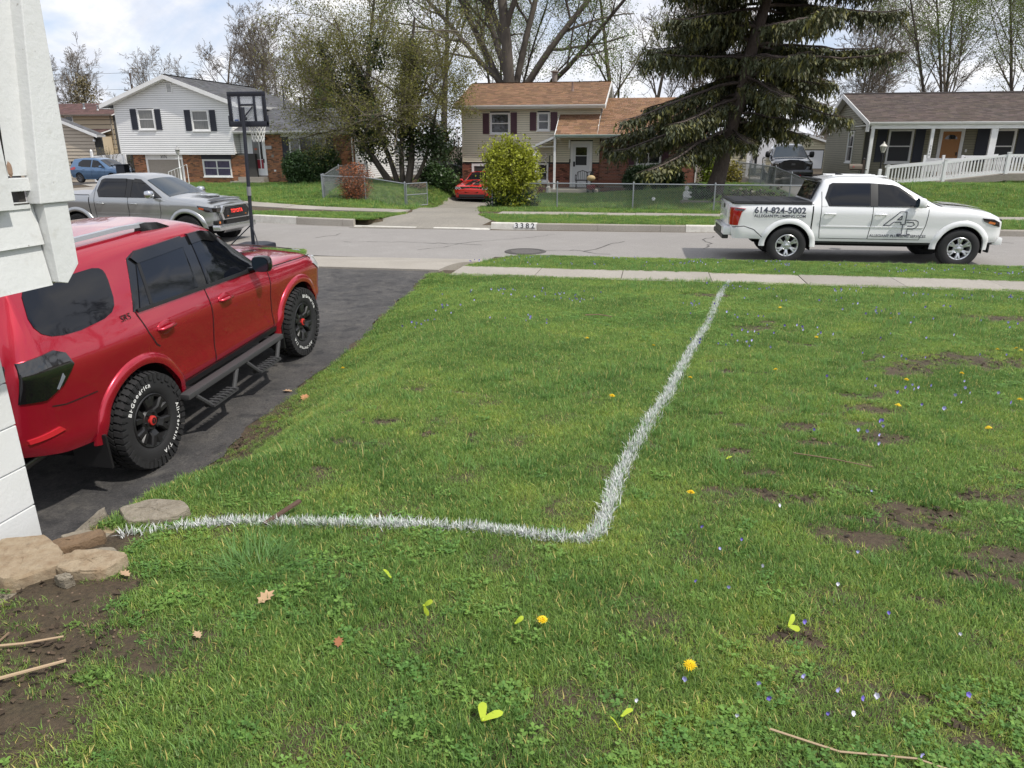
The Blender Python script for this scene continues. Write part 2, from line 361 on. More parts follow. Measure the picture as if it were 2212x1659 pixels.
# driveway, apron, pavements on the near side
sheet('driveway', M_asph, lambda y: -7.6, lambda y: float(xedge(y))+.05*math.sin(y*5.3)+.03*math.sin(y*13), list(np.arange(.8, 12.8, .2)), .008, nx=26, label='dark cracked asphalt driveway under the red off-roader')
def flare(y): 
    t = max(0., min(1., (y-12.78)/2.7)); return t*t*.75
AP = sheet('driveway_apron', M_conc, lambda y: -7.05-flare(y), lambda y: -3.85+flare(y)*.9, list(np.linspace(12.78, 15.42, 14)), .012, zf=lambda x, y: (lambda t: gz(x, min(y, 14.0))*(1-t)+(roadz(x, y)+.004)*t)(float(sstep(13.7, 15.42, y))), nx=12, thick=.2, label='pale concrete driveway apron between asphalt and street')
def strip_slabs(name, x0, x1, y0, y1, step, label, yo=lambda x: 0., dz=.022):
    root = None; x = x0; k = 0
    par = thing(name, None, None, (0, 0, 0)); par['kind'] = 'structure'; par['label'] = label
    while x < x1:
        xb = min(x+step-.014, x1); j = rnd.uniform(-.006, .006)
        P = [[(xx, yy+yo(xx), gz(xx, yy+yo(xx))+dz+j) for yy in (y0, (y0+y1)/2, y1)] for xx in (x, (x+xb)/2, xb)]
        mb = MB().grid(P, flip=True)
        e = [p for p in P[0]]+[P[1][2], P[2][2]]+[P[2][1], P[2][0], P[1][0], P[0][0]]
        for p, q in zip(e, e[1:]): mb.quad(q, p, (p[0], p[1], p[2]-.08), (q[0], q[1], q[2]-.08))
        mb.build('paving_slab', M_conc, par, smooth=30); x += step; k += 1
    return par
strip_slabs('sidewalk', -3.5, 15.5, 12.24, 13.28, 1.52, 'narrow concrete sidewalk along the edge of the near lawn')
strip_slabs('sidewalk', -16, -7.2, 12.9, 13.9, 1.5, 'concrete sidewalk left of the driveway apron behind the red off-roader')
fo = lambda x: float(yfar(x))-21.35
strip_slabs('sidewalk', -5.2, 24, 24.1, 25.2, 1.55, 'concrete sidewalk across the street in front of the wire fence', fo)
strip_slabs('sidewalk', -34, -8.7, 24.1, 25.2, 1.55, 'concrete sidewalk across the street left of the gravel drive', fo)
def dc(y): return -6.6-1.7*min(1, max(0, (y-22)/8))-.75*min(1, max(0, (y-30)/6))
def dw(y): return 1.22+max(0, (24.6-y)/3.2)**1.6*.95
def dwl(y): return 1.22+max(0, (24.6-y)/3.2)**1.6*1.5
def dgap(x, y): return (x-dc(y)-dw(y)) if x > dc(y) else (dc(y)-dwl(y)-x)
FD = sheet('gravel_driveway', M_grav, lambda y: dc(y)-dwl(y)-.04*math.sin(y*4), lambda y: dc(y)+dw(y)+.05*math.sin(y*3.1), list(np.arange(21.38, 39, .35)), .012, zf=lambda x, y: (lambda t, q: gz(x, q)*(1-t)+(roadz(x, min(y, float(yfar(x))))+.004)*t)(1-float(sstep(0, 1.3, y-float(yfar(x)))), max(y, float(yfar(x))+.02)), nx=10, thick=.2, label='worn gravel and asphalt drive running down to the red coupe')
sheet('house_driveway', M_conc, lambda y: -30.2, lambda y: -26.9, list(np.arange(22.6+8.6, 39.4, .8)), .012, label='concrete drive of the white house behind the silver pickup')
sheet('neighbour_driveway', M_grav, lambda y: 5.5, lambda y: 8.3, list(np.arange(25.3, 50, 1.)), .012, label='driveway beside the olive house under the black pickup')
sheet('far_driveway', M_asph, lambda y: -41, lambda y: -33.4, list(np.arange(30, 50, 1.)), .012, label='driveway of the beige house under the blue hatchback')

# kerbs: real steps of 0.12 m
def kerb(x0, x1, yf, side, m, name='kerb', label=None, h=None, w=.16, step=1.8, lift=0.):
    mb = MB(); x = x0
    while x < x1-.01:
        xb = min(x+step-.008, x1); n = 3
        A = []
        for k in range(n+1):
            xx = x+(xb-x)*k/n; y = float(yf(xx)); top = (gz(xx, y-.06) if side < 0 else gz(xx, y+.06))+.012+lift; lo = roadz(xx, y)-.06
            if h is not None: top = roadz(xx, y)+h
            A.append([(xx, y+side*w, top-.08), (xx, y+side*w, top), (xx, y+side*.025, top), (xx, y-side*.0, top-.025), (xx, y-side*.02, lo)])
        mb.grid(A, flip=side > 0)
        for row, fl in ((A[0], False), (A[-1], True)): mb.add(row+[(row[0][0], row[0][1], lo := row[-1][2])], [tuple(range(6)) if fl else tuple(range(6))[::-1]])
        x += step
    o = mb.build(name, m, smooth=35); o['kind'] = 'structure'
    if label: o['label'] = label
    return o
kerb(-2.85, 22, ynear, -1, M_conc, label='concrete kerb along the near grass verge')
kerb(-40, -8.3, ynear, -1, M_conc, label='concrete kerb near the basketball hoop')
kerb(-3.35, .95, yfar, 1, M_conc, label='worn concrete kerb in front of the wire fence')
WK = kerb(-4.75, -3.36, yfar, 1, M_wkerb, 'painted_kerb', 'white painted kerb section with a house number beside the gravel drive', lift=.01)
kerb(.96, 2.95, yfar, 1, M_wkerb, 'painted_kerb', 'white painted kerb section across the street behind the white pickup', lift=.01, step=2.2)
kerb(2.96, 24, yfar, 1, M_conc, label='concrete kerb behind the white pickup')
kerb(-11.55, -9.35, yfar, 1, M_conc, label='concrete kerb at the left side of the gravel drive')
kerb(-13.4, -11.56, yfar, 1, M_wkerb, 'painted_kerb', 'white painted kerb section right of the basketball post', lift=.01, step=2.2)
kerb(-40, -13.41, yfar, 1, M_conc, label='concrete kerb in front of the white house')
kerb(-9.34, -7.2, yfar, 1, M_wkerb, 'gutter_strip', 'low white strip across the mouth of the gravel drive', h=.035, step=2.5)
kerb(-6.6, -4.76, yfar, 1, M_wkerb, 'gutter_strip', 'low white strip at the right mouth of the gravel drive', h=.04, step=2.5)
def number():
    x = -3.72; y = float(yfar(x)); z = gz(x, y+.06)
    plate = MB().obox((x-.33, y-.026, z-.115), (.66, 0, 0), (0, .003, 0), (0, 0, .12)).build('number_plate', mat('white_number_paint', (.8, .8, .78), .7), WK)
    text_on(MB(), '3 3 8 2', (x, y-.0275, z-.055), (1, 0, 0), (0, 0, 1), .1, .58, .02).build('house_number', M_num, WK)
number()

# ================================================================ grass
def blades(n, px, py, pz, ln, wd, az, lean, rg):
    """n blades: base position, length, width, azimuth, lean -> verts (n*5), tris"""
    dx, dy = np.cos(az), np.sin(az); sx, sy = -dy, dx; h = ln*np.cos(lean); o = ln*np.sin(lean)
    z = np.zeros(n)
    P = np.empty((n, 5, 3)); hw = wd/2
    P[:, 0] = np.stack([px-sx*hw, py-sy*hw, pz], 1); P[:, 1] = np.stack([px+sx*hw, py+sy*hw, pz], 1)
    mx, my, mz = px+dx*o*.35, py+dy*o*.35, pz+h*.62
    P[:, 2] = np.stack([mx-sx*hw*.85, my-sy*hw*.85, mz], 1); P[:, 3] = np.stack([mx+sx*hw*.85, my+sy*hw*.85, mz], 1)
    P[:, 4] = np.stack([px+dx*o, py+dy*o, pz+h], 1)
    b = np.arange(n)[:, None]*5
    T = np.concatenate([b+np.array([[0, 1, 3]]), b+np.array([[0, 3, 2]]), b+np.array([[2, 3, 4]])], 0)
    return P.reshape(-1, 3), T
M_grass = mat('grass_blades', (.225, .355, .088), .45, spec=.35, tint=True, sub=.42)
M_wgrass = mat('white_painted_blades', (.7, .71, .7), .7, tint=True)
SRC = bpy.data.collections.new('grass_tufts')          # sources of the lawn scatter, not placed in the scene
def tuft(seed, n, rad, l0, l1, wd, hue, flat=.5):
    rg = np.random.default_rng(seed); r = rad*np.sqrt(rg.random(n)); a = rg.random(n)*6.283
    px, py = r*np.cos(a), r*np.sin(a); ln = rg.uniform(l0, l1, n); az = rg.random(n)*6.283; lean = np.clip(rg.normal(flat, .38, n), .02, 1.45)
    V, T = blades(n, px, py, np.zeros(n)-.004, ln, wd*rg.uniform(.7, 1.3, n), az, lean, rg)
    hue = np.array(hue); t = hue[None]*rg.uniform(.55, 1.35, n)[:, None]; dry = rg.random(n) < .05; t[dry] = np.array([2.9, 1.55, 2.2])*rg.uniform(.7, 1.2, dry.sum())[:, None]
    me = fast_mesh('grass_tuft', V, T, M_grass, np.concatenate([t, t, t], 0))
    o = bpy.data.objects.new('grass_tuft', me); o['kind'] = 'stuff'; o['label'] = 'short green grass blades'; SRC.objects.link(o); return o
for k, (h, l0, l1, n, rad, fl) in enumerate([((1, 1, 1), .022, .045, 46, .05, .85), ((.9, .95, .9), .02, .042, 46, .05, .95), ((1.15, 1.08, 1.0), .022, .046, 46, .05, .8), ((.72, .8, .8), .024, .048, 46, .05, .8), ((.62, .74, .7), .028, .055, 42, .048, .7),
        ((1.45, 1.2, .95), .02, .042, 42, .05, .95), ((1.75, 1.28, 1.35), .018, .04, 38, .055, 1.05), ((.85, .98, 1.05), .05, .1, 32, .04, .75)]):
    tuft(20+k, n, rad, l0, l1, .0030 if k < 7 else .0038, h, fl)
def clover(seed, hue):
    rg = np.random.default_rng(seed); V = []; F = []; T = []
    for k in range(16):
        r, a = .05*math.sqrt(rg.random()), rg.random()*6.28; x, y, z = r*math.cos(a), r*math.sin(a), rg.uniform(.012, .03)
        for q in range(3):
            b = a+q*2.09+rg.uniform(-.2, .2); s = rg.uniform(.006, .01); c = np.array([x+math.cos(b)*s*.9, y+math.sin(b)*s*.9, z]); u = np.array([math.cos(b), math.sin(b), .25])*s; w = np.array([-math.sin(b), math.cos(b), 0])*s*.8
            n = len(V); V += [c-u, c-w*.9+u*.2, c+u*.9, c+w*.9+u*.2]; F.append((n, n+1, n+2, n+3)); t = rg.uniform(.6, 1.15); T.append((hue[0]*t, hue[1]*t, hue[2]*t))
    me = fast_mesh('grass_tuft_clover', V, F, M_grass, T); o = bpy.data.objects.new('grass_tuft_clover', me); o['kind'] = 'stuff'; SRC.objects.link(o)
clover(5, (.75, .95, .9)); clover(6, (.95, 1.05, .9))
def scatter_tree():
    nt = bpy.data.node_groups.new('scatter', 'GeometryNodeTree'); N = nt.nodes.new; Lk = nt.links.new
    nt.interface.new_socket('Geometry', in_out='INPUT', socket_type='NodeSocketGeometry'); nt.interface.new_socket('Geometry', in_out='OUTPUT', socket_type='NodeSocketGeometry')
    gi = N('NodeGroupInput'); go = N('NodeGroupOutput'); ci = N('GeometryNodeCollectionInfo'); ci.inputs['Collection'].default_value = SRC; ci.inputs['Separate Children'].default_value = True; ci.inputs['Reset Children'].default_value = True
    ip = N('GeometryNodeInstanceOnPoints'); ip.inputs['Pick Instance'].default_value = True
    def at(nm, ty):
        a = N('GeometryNodeInputNamedAttribute'); a.data_type = ty; a.inputs['Name'].default_value = nm; return a.outputs[0]
    Lk(gi.outputs[0], ip.inputs['Points']); Lk(ci.outputs[0], ip.inputs['Instance']); Lk(at('pick', 'INT'), ip.inputs['Instance Index'])
    er = N('FunctionNodeEulerToRotation'); Lk(at('turn', 'FLOAT_VECTOR'), er.inputs[0]); Lk(er.outputs[0], ip.inputs['Rotation'])
    Lk(at('size', 'FLOAT_VECTOR'), ip.inputs['Scale']); Lk(ip.outputs[0], go.inputs[0]); return nt
SCAT = scatter_tree()
RG = np.random.default_rng(11)
_ph = RG.uniform(0, 6.28, (24,)); _kx = RG.normal(0, 1, 24); _ky = RG.normal(0, 1, 24)
def nz(x, y, f, o=0):
    """smooth pseudo-noise in about [-1,1]"""
    s = 0
    for i in range(6):
        k = (i+o) % 24; m = f*(1+.45*i); s = s+np.sin(_kx[k]*m*x+_ky[k]*m*y+_ph[k])/(1+.35*i)
    return s/2.4
BARE = [(2.98,7.09,.75,.35),(2.29,6.57,.45,.3),(1.27,8.28,.4,.25),(1.52,7.45,.2,.16),(1.63,5.59,.3,.12),(1.05,4.69,.2,.12),(1.61,5.17,.2,.1),(.77,3.5,.22,.1),(1.0,3.09,.25,.1),(1.38,3.43,.25,.09),(1.11,4.38,.18,.1),(1.44,3.25,.22,.08),(1.82,3.7,.25,.12),
 (1.5,4.55,.22,.1),(1.05,1.83,.12,.09),(1.12,2.6,.12,.06),(1.36,2.82,.2,.07),(.86,2.01,.1,.05),(.44,3.46,.12,.05),(.59,3.55,.12,.06),(.88,10.75,.5,.22),(-1.75,4.2,.2,.1),(-1.72,3.78,.16,.07),(-1.3,4.02,.14,.06),(-1.95,1.7,.4,.2),(-2.0,1.52,.45,.2),(-1.8,1.38,.4,.16),(-2.15,1.95,.35,.16),(4.36,9.64,.6,.3),(1.2,3.3,.3,.07),(1.55,3.05,.25,.08),(3.6,6.9,.4,.16)]
for _i in range(75):
    _x, _y = RG.uniform(.5, 4.6), RG.uniform(1.9, 9.5); BARE.append((_x, _y, RG.uniform(.06, .2), RG.uniform(.03, .09)))
for _i in range(16): BARE.append((RG.uniform(-3, .2), RG.uniform(3.2, 8), RG.uniform(.05, .14), RG.uniform(.03, .07)))
def bare(x, y):
    b = np.zeros_like(x)
    wob = .35*nz(x, y, 9, 3)+.25*nz(x, y, 23, 8)
    for (cx, cy, rx, ry) in BARE:
        d = np.hypot((x-cx)/(rx*1.05), (y-cy)/(ry*1.15))+wob; b = np.maximum(b, 1-sstep(.55, 1.15, d))
    e = x-xedge(y); bank = (1-sstep(.35, .95, e+.25*nz(x, y, 7, 5)))*sstep(3.0, 3.7, y)*(1-sstep(5.4, 6.8, y))
    edge = 1-sstep(.0, .12, e+.05*nz(x, y, 11, 2))
    return np.maximum(np.maximum(b, bank*.96), edge*.7*(y > 2.7))
def field(name, x, y, dens_keep, size, mix, label, dz=0.):
    keep = RG.random(len(x)) < dens_keep; x, y = x[keep], y[keep]; size = size[keep] if hasattr(size, '__len__') else np.full(len(x), size); n = len(x)
    z = ground(x, y)+dz
    a = nz(x, y, 2.1, 1)+.7*nz(x, y, 6.5, 6)+RG.normal(0, .55, n); b = nz(x, y, 1.3, 9)+.5*nz(x, y, 5, 4)+RG.normal(0, .5, n)
    pick = RG.integers(0, 3, n); pick = np.where(a > .75, RG.integers(3, 5, n), pick); pick = np.where(a < -1.0, 5, pick); pick = np.where(a < -1.55, 6, pick)
    pick = np.where((b > 1.05) & (RG.random(n) < mix), 7, pick); pick = np.where((b < -.95) & (RG.random(n) < mix*1.4), RG.integers(8, 10, n), pick)
    me = bpy.data.meshes.new(name); me.vertices.add(n); me.vertices.foreach_set('co', np.stack([x, y, z], 1).astype(np.float32).ravel())
    t = me.attributes.new('turn', 'FLOAT_VECTOR', 'POINT'); t.data.foreach_set('vector', np.stack([RG.normal(0, .12, n), RG.normal(0, .12, n), RG.random(n)*6.283], 1).astype(np.float32).ravel())
    s = size*RG.uniform(.75, 1.25, n); v = me.attributes.new('size', 'FLOAT_VECTOR', 'POINT'); v.data.foreach_set('vector', np.stack([s, s, s*RG.uniform(.8, 1.2, n)], 1).astype(np.float32).ravel())
    p = me.attributes.new('pick', 'INT', 'POINT'); p.data.foreach_set('value', pick.astype(np.int32))
    me.materials.append(M_grass); o = link(name, me); tag(o, label, kind='stuff'); md = o.modifiers.new('scatter', 'NODES'); md.node_group = SCAT; return o
def rand_pts(n, x0, x1, y0, y1): return RG.uniform(x0, x1, n), RG.uniform(y0, y1, n)
def near_lawn():
    x, y = rand_pts(300000, -4.2, 8.4, .75, 12.36)
    e = x-xedge(y); ok = (np.where(y > 2.75, e > 0, x > -2.6) & (x < .47*y+1.4) & (x > -1.12*y-1.2))
    ok &= ~((x < -2.12) & (y > 1.95) & (y < 2.5)) & ~((x < -2.42) & (y < 3.0))
    x, y = x[ok], y[ok]; b = bare(x, y); d = np.hypot(x, y)
    field('lawn_grass', x, y, (1-.88*b)*(1-.3*sstep(6, 11, d)), .92-.3*b+.25*sstep(5, 11, d), .1, 'mown green lawn grass with clover between camera and sidewalk', -.004)
near_lawn()
def verge():
    x, y = rand_pts(36000, -3.9, 9.6, 13.2, 15.42); ap = x > -3.5+np.array([flare(v) for v in y]); ok = ap & (y < ynear(x)-.05)
    field('verge_grass', x[ok], y[ok], 1., .95, .3, 'green grass verge between the near sidewalk and the street')
    x, y = rand_pts(9000, -14, -7.2, 13.9, 16.2); ok = (x < -7.15-np.array([flare(v) for v in y])) & (y < ynear(x)-.1)
    field('verge_grass', x[ok], y[ok], 1., 1.25, .3, 'small grass patch around the foot of the basketball hoop')
verge()
def far_lawns():
    x, y = rand_pts(60000, -26, 16, 21.4, 24.2); o = yfar(x)-21.35; c = np.array([dgap(a, b) for a, b in zip(x, y)])
    ok = (y > 21.52+o) & (y < 24.05+o) & (c > 0)
    field('verge_grass', x[ok], y[ok], 1., 1.7, .2, 'bright green grass strip along the far kerb')
    x, y = rand_pts(95000, -30, 18, 25.2, 41); o = yfar(x)-21.35; c = np.array([dgap(a, b) for a, b in zip(x, y)])
    ok = (y > 25.25+o) & (c > 0) & ~((x > 5.4) & (x < 8.4)) & ~((y > 36.8) & (x > -10.4) & (x < 2.2)) & (y < 39.6) & ~((x < -26.8) & (x > -30.3))
    field('yard_grass', x[ok], y[ok], 1., 2.5, .25, 'green front yard grass of the houses across the street')
far_lawns()
def dirt_crumbs():
    """clods and dead leaf bits over the bare patches"""
    m = mat('soil_crumbs', (.05, .036, .024), .95, tint=True); x, y = rand_pts(60000, -4., 5.5, 1.0, 11.5); e = x-xedge(y)
    b = bare(x, y); ok = (RG.random(len(x)) < b*.9) & (e > -.1) & (x < .47*y+1); x, y = x[ok], y[ok]; n = len(x)
    s = RG.uniform(.004, .013, n); z = ground(x, y)+s*.3; a = RG.random(n)*6.28; q = RG.uniform(.2, .9, (n, 3))
    V = np.empty((n, 4, 3)); 
    for k in range(4):
        an = a+k*1.5708; V[:, k] = np.stack([x+np.cos(an)*s*(1.6 if k % 2 else 1), y+np.sin(an)*s*(1.6 if k % 2 else 1), z+s*RG.uniform(-.6, 1.1, n)], 1)
    t = RG.uniform(.5, 1.8, n)[:, None]*np.array([[1.05, 1, .95]])
    tag(link('soil_crumbs', fast_mesh('soil_crumbs', V.reshape(-1, 3), np.arange(4*n).reshape(n, 4), m, t)), 'dark clods and dead leaf bits over the bare patches', kind='stuff')
dirt_crumbs()
LINE = [(-2.26,2.43),(-2.15,2.49),(-2.0,2.55),(-1.88,2.61),(-1.75,2.65),(-1.53,2.68),(-1.28,2.73),(-1.07,2.77),(-.86,2.8),(-.68,2.81),(-.51,2.8),(-.34,2.79),(-.2,2.8),(-.155,2.9),(-.13,3.15),(-.1,3.52),(-.03,4.04),(.09,4.72),(.19,5.2),(.32,6.1),(.49,7.1),(.72,8.43),(.98,10.31),(1.17,11.6),(1.34,12.45)]
def white_line():
    P = np.array(LINE); seg = np.hypot(*np.diff(P, axis=0).T); L = np.concatenate([[0], np.cumsum(seg)]); n = 26000
    s = RG.uniform(0, L[-1], n); x = np.interp(s, L, P[:, 0]); y = np.interp(s, L, P[:, 1])
    near = s < L[12]; w = np.where(near, .0135, .016+.003*sstep(L[12], L[15], s)); off = RG.normal(0, 1, n)*w
    tx = np.interp(s+.05, L, P[:, 0])-np.interp(s-.05, L, P[:, 0]); ty = np.interp(s+.05, L, P[:, 1])-np.interp(s-.05, L, P[:, 1]); q = np.hypot(tx, ty)+1e-6
    x = x-ty/q*off; y = y+tx/q*off
    gap = .5+.5*nz(s*1.0, s*.3, 7, 2); keep = RG.random(n) < np.where(near, .95*np.clip(.55+gap, .25, 1)*sstep(-.1, .5, s+.1*gap), np.clip(.95-.035*(s-L[12]), .6, 1)*np.clip(.6+gap, .4, 1)); 
    x, y, s = x[keep], y[keep], s[keep]; n = len(x)
    V, T = blades(n, x, y, ground(x, y)-.002, RG.uniform(.025, .062, n), RG.uniform(.0035, .0065, n), RG.random(n)*6.28, np.clip(RG.normal(.6, .4, n), .02, 1.4), RG)
    t = RG.uniform(.62, 1.15, n)[:, None]*np.array([[1, 1.01, 1.0]]); g = RG.random(n) < .1; t[g] *= np.array([.55, .8, .5])
    o = link('marking_line', fast_mesh('marking_line', V, T, M_wgrass, np.concatenate([t, t, t], 0)))
    tag(o, 'white spray painted marking line on the grass, bent at one corner', 'painted line')
white_line()
# ================================================================ vehicles
M_glass = mat('tinted_glass', (.004, .005, .008), .03, spec=.5)
M_glassb = mat('clear_car_glass', (.018, .03, .042), .03, spec=.6)
M_blk = mat('black_plastic', (.012, .012, .013), .45)
M_blkg = mat('gloss_black', (.008, .008, .009), .08, spec=.6)
M_rub = mat('tyre_rubber', (.016, .016, .017), .8, bump=(.4, 90, .003))
M_well = mat('wheel_well', (.006, .006, .006), .95)
M_chrome = mat('bright_metal', (.62, .63, .65), .18, metal=1)
M_seam = mat('door_gap', (.006, .006, .006), .8)
M_ltr = mat('white_tyre_letters', (.82, .82, .8), .6)
M_redlamp = mat('red_lamp', (.4, .008, .01), .08, coat=1)
M_smoke = mat('smoked_lamp', (.006, .006, .007), .06, spec=.7, coat=1)
M_clearlamp = mat('clear_lamp', (.5, .52, .54), .08, coat=1)
M_amber = mat('amber_lamp', (.6, .16, .02), .15, coat=1)

def tabf(tab, w=.05):
    xs = [p[0] for p in tab]; ys = [p[1] for p in tab]
    def f(x):
        return sum(np.interp(x+d, xs, ys)*k for d, k in ((-w, .25), (-w/2, .15), (0, .2), (w/2, .15), (w, .25)))
    return f
class Car:
    """lofted body: x forward from the rear axle, y left, z up; tables give sill, belt (window line), top edge, half widths"""
    def __init__(s, name, label, cat, xr, xf, sill, belt, top, wid, wtop, crown, arches, prof, paint, rcorner=.22, nose=None, tail=None, sm=.05, group=None, rtop=.07, bulge=(.05, .03)):
        s.root = thing(name, label, cat, group=group)
        s.xr, s.xf, s.arches, s.paint, s.rc = xr, xf, arches, paint, rcorner
        s.sill, s.belt, s.top, s.wid, s.wtop, s.crown = [tabf(t, sm) for t in (sill, belt, top, wid, wtop, crown)]
        s.prof = tabf(prof, .04); s.nose = tabf(nose or [(0, 0), (2, 0)], .06); s.tail = tabf(tail or [(0, 0), (2, 0)], .06); s.rtop = tabf(rtop, .05) if isinstance(rtop, list) else (lambda x: rtop); s.bulge = bulge
    def plan(s, x):
        d = 0
        for e, k in ((x-(s.xf-s.rc), 1), ((s.xr+s.rc)-x, 1)):
            if e > 0: q = min(1, e/s.rc); d += s.rc*.8*(1-math.sqrt(max(0, 1-q*q)))
        return d
    def yat(s, x, z):
        b, t, sl = s.belt(x), s.top(x), s.sill(x); W = s.wid(x)
        if z <= b: y = W+s.prof(max(0, (z-sl)/(b-sl)))
        else:
            q = min(1, (z-b)/max(.02, t-b)); y = W+s.prof(1)+(s.wtop(x)-W-s.prof(1))*(q**1.12)
        return max(.02, y-s.plan(x))
    def xsh(s, x, z):
        a = float(sstep(s.xf-.5, s.xf, x)); b = 1-float(sstep(s.xr, s.xr+.4, x)); return x+s.nose(z)*a+s.tail(z)*b
    def zlow(s, x):
        z = s.sill(x)
        for (xc, zc, r) in s.arches:
            if abs(x-xc) < r: z = max(z, zc+math.sqrt(r*r-(x-xc)**2))
        return z
    def pt(s, x, z, side, off=0.):
        """point on the side surface (side -1 right, +1 left), off outward"""
        return Vector((s.xsh(x, z), side*(s.yat(x, z)+off), z))
    def topz(s, x, y): w = max(.05, s.wtop(x)-s.plan(x)); return s.top(x)+s.crown(x)*(1-min(1, abs(y)/w)**2)
    def section(s, x, nb=12, ng=9, nr=7):
        lo, b, t = s.zlow(x), s.belt(x), s.top(x); P = []
        rt = min(s.rtop(x), max(.015, (t-b)*.5) if t-b > .05 else s.rtop(x))
        bb = b if t-b > rt*1.3 else max(lo+.05, t-rt*1.2)
        for i in range(nb+1): z = lo+(bb-lo)*i/nb; P.append((s.xsh(x, z), s.yat(x, z), z))
        zt = t-rt
        for i in range(1, ng+1):
            z = bb+(max(zt, bb+.003)-bb)*i/ng; P.append((s.xsh(x, z), s.yat(x, z), z))
        y0 = P[-1][1]; z0 = P[-1][2]; y2 = max(.03, s.yat(x, t)-rt*1.1); z2 = s.topz(x, y2); yc, zc = s.yat(x, t), max(t, z0)
        for i in range(1, 5):
            q = i/4; P.append((s.xsh(x, zc), (1-q)**2*y0+2*q*(1-q)*yc+q*q*y2, (1-q)**2*z0+2*q*(1-q)*zc+q*q*z2))
        for i in range(1, nr+1): y = y2*(1-i/nr); P.append((s.xsh(x, zc), y, s.topz(x, y)))
        return P
    def body(s, step=.06, keyf=None, extra=()):
        xs = set(np.round(np.arange(s.xr, s.xf, step), 4))|{s.xr, s.xf}
        for k in range(7): xs |= {round(s.xr+s.rc*(1-math.cos(k*.2618))*.98, 4) if False else round(s.xr+s.rc*(1-math.sin(1.5708*k/6)), 4), round(s.xf-s.rc*(1-math.sin(1.5708*k/6)), 4)}
        for (xc, zc, r) in s.arches:
            xs = {x for x in xs if not (abs(x-xc) < r+.02)}
            for k in range(25):
                x = xc+r*math.cos(math.pi*k/24)
                if s.xr < x < s.xf: xs.add(round(x, 4))
            for e in (-r-.006, r+.006):
                if s.xr < xc+e < s.xf: xs.add(round(xc+e, 4))
        for e in extra: xs.add(e)
        xs = sorted(xs); xs = [x for i, x in enumerate(xs) if i == 0 or x-xs[i-1] > .003]
        SEC = [s.section(x) for x in xs]; n = len(SEC[0]); parts = {}
        for side in (-1, 1):
            for i in range(len(xs)-1):
                for j in range(n-1):
                    q = [SEC[i][j], SEC[i+1][j], SEC[i+1][j+1], SEC[i][j+1]]; cx = (xs[i]+xs[i+1])/2; cz = sum(p[2] for p in q)/4
                    k = keyf(cx, cz, side, j, n) if keyf else 'body'
                    parts.setdefault((k, side if k.startswith('door') else 0), []).append([(p[0], side*p[1], p[2]) for p in (q if side < 0 else q[::-1])])
        for i, fr in ((0, 0), (len(xs)-1, 1)):
            S0 = SEC[i]; m = 8; bl = s.bulge[0] if fr else -s.bulge[1]
            rows = [[(p[0]+bl*(1-(2*k/m-1)**2)*(1 if p[1] > .1 else p[1]/.1), p[1]*(2*k/m-1), p[2]) for k in range(m+1)] for p in S0[:-1]]
            for a, b in zip(rows, rows[1:]):
                for k in range(m):
                    q = [a[k], a[k+1], b[k+1], b[k]]; parts.setdefault(('body', 0), []).append(q if fr else q[::-1])
        out = {}
        for (k, side), fs in parts.items():
            mb = MB(); idx = {}
            for f in fs:
                ids = []
                for p in f:
                    kk = (round(p[0], 4), round(p[1], 4), round(p[2], 4))
                    if kk not in idx: idx[kk] = len(mb.v); mb.v.append(p)
                    ids.append(idx[kk])
                ids = list(dict.fromkeys(ids))
                if len(ids) > 2: mb.f.append(tuple(ids)); mb.t.append((1, 1, 1))
            nm = k.split('@')[0]
            out[(k, side)] = mb.build(nm, s.paint, s.root, smooth=32)
        # floor pan and wheel wells
        mb = MB(); a, b = s.xr+.15, s.xf-.2; w = s.wid((a+b)/2)-.16; zz = min(s.sill(0), s.sill(1.4))+.05; mb.box(a, b, -w+.25, w-.25, zz-.02, zz+.12)
        mb.box(s.arches[0][0]+s.arches[0][2], s.arches[1][0]-s.arches[1][2], -w, w, zz, zz+.05)
        mb.build('underbody', M_well, s.root)
        for (xc, zc, r) in s.arches:
            for side in (-1, 1):
                mb = MB(); A = []
                for k in range(17):
                    an = math.pi*k/16; x, z = xc+(r+.004)*math.cos(an), zc+(r+.004)*math.sin(an); x = max(s.xr+.02, min(s.xf-.02, x))
                    A.append([(s.xsh(x, z), side*(s.yat(x, z)-.012), z), (s.xsh(x, z), side*.42, z)])
                lowx = [A[0], A[-1]]; A = [[(p[0], p[1], zc-.1) for p in A[0]]]+A+[[(p[0], p[1], zc-.1) for p in A[-1]]]
                mb.grid(A); mb.add([p[1] for p in A], [tuple(range(len(A)))]); mb.build('wheel_well', M_well, s.root)
        return out
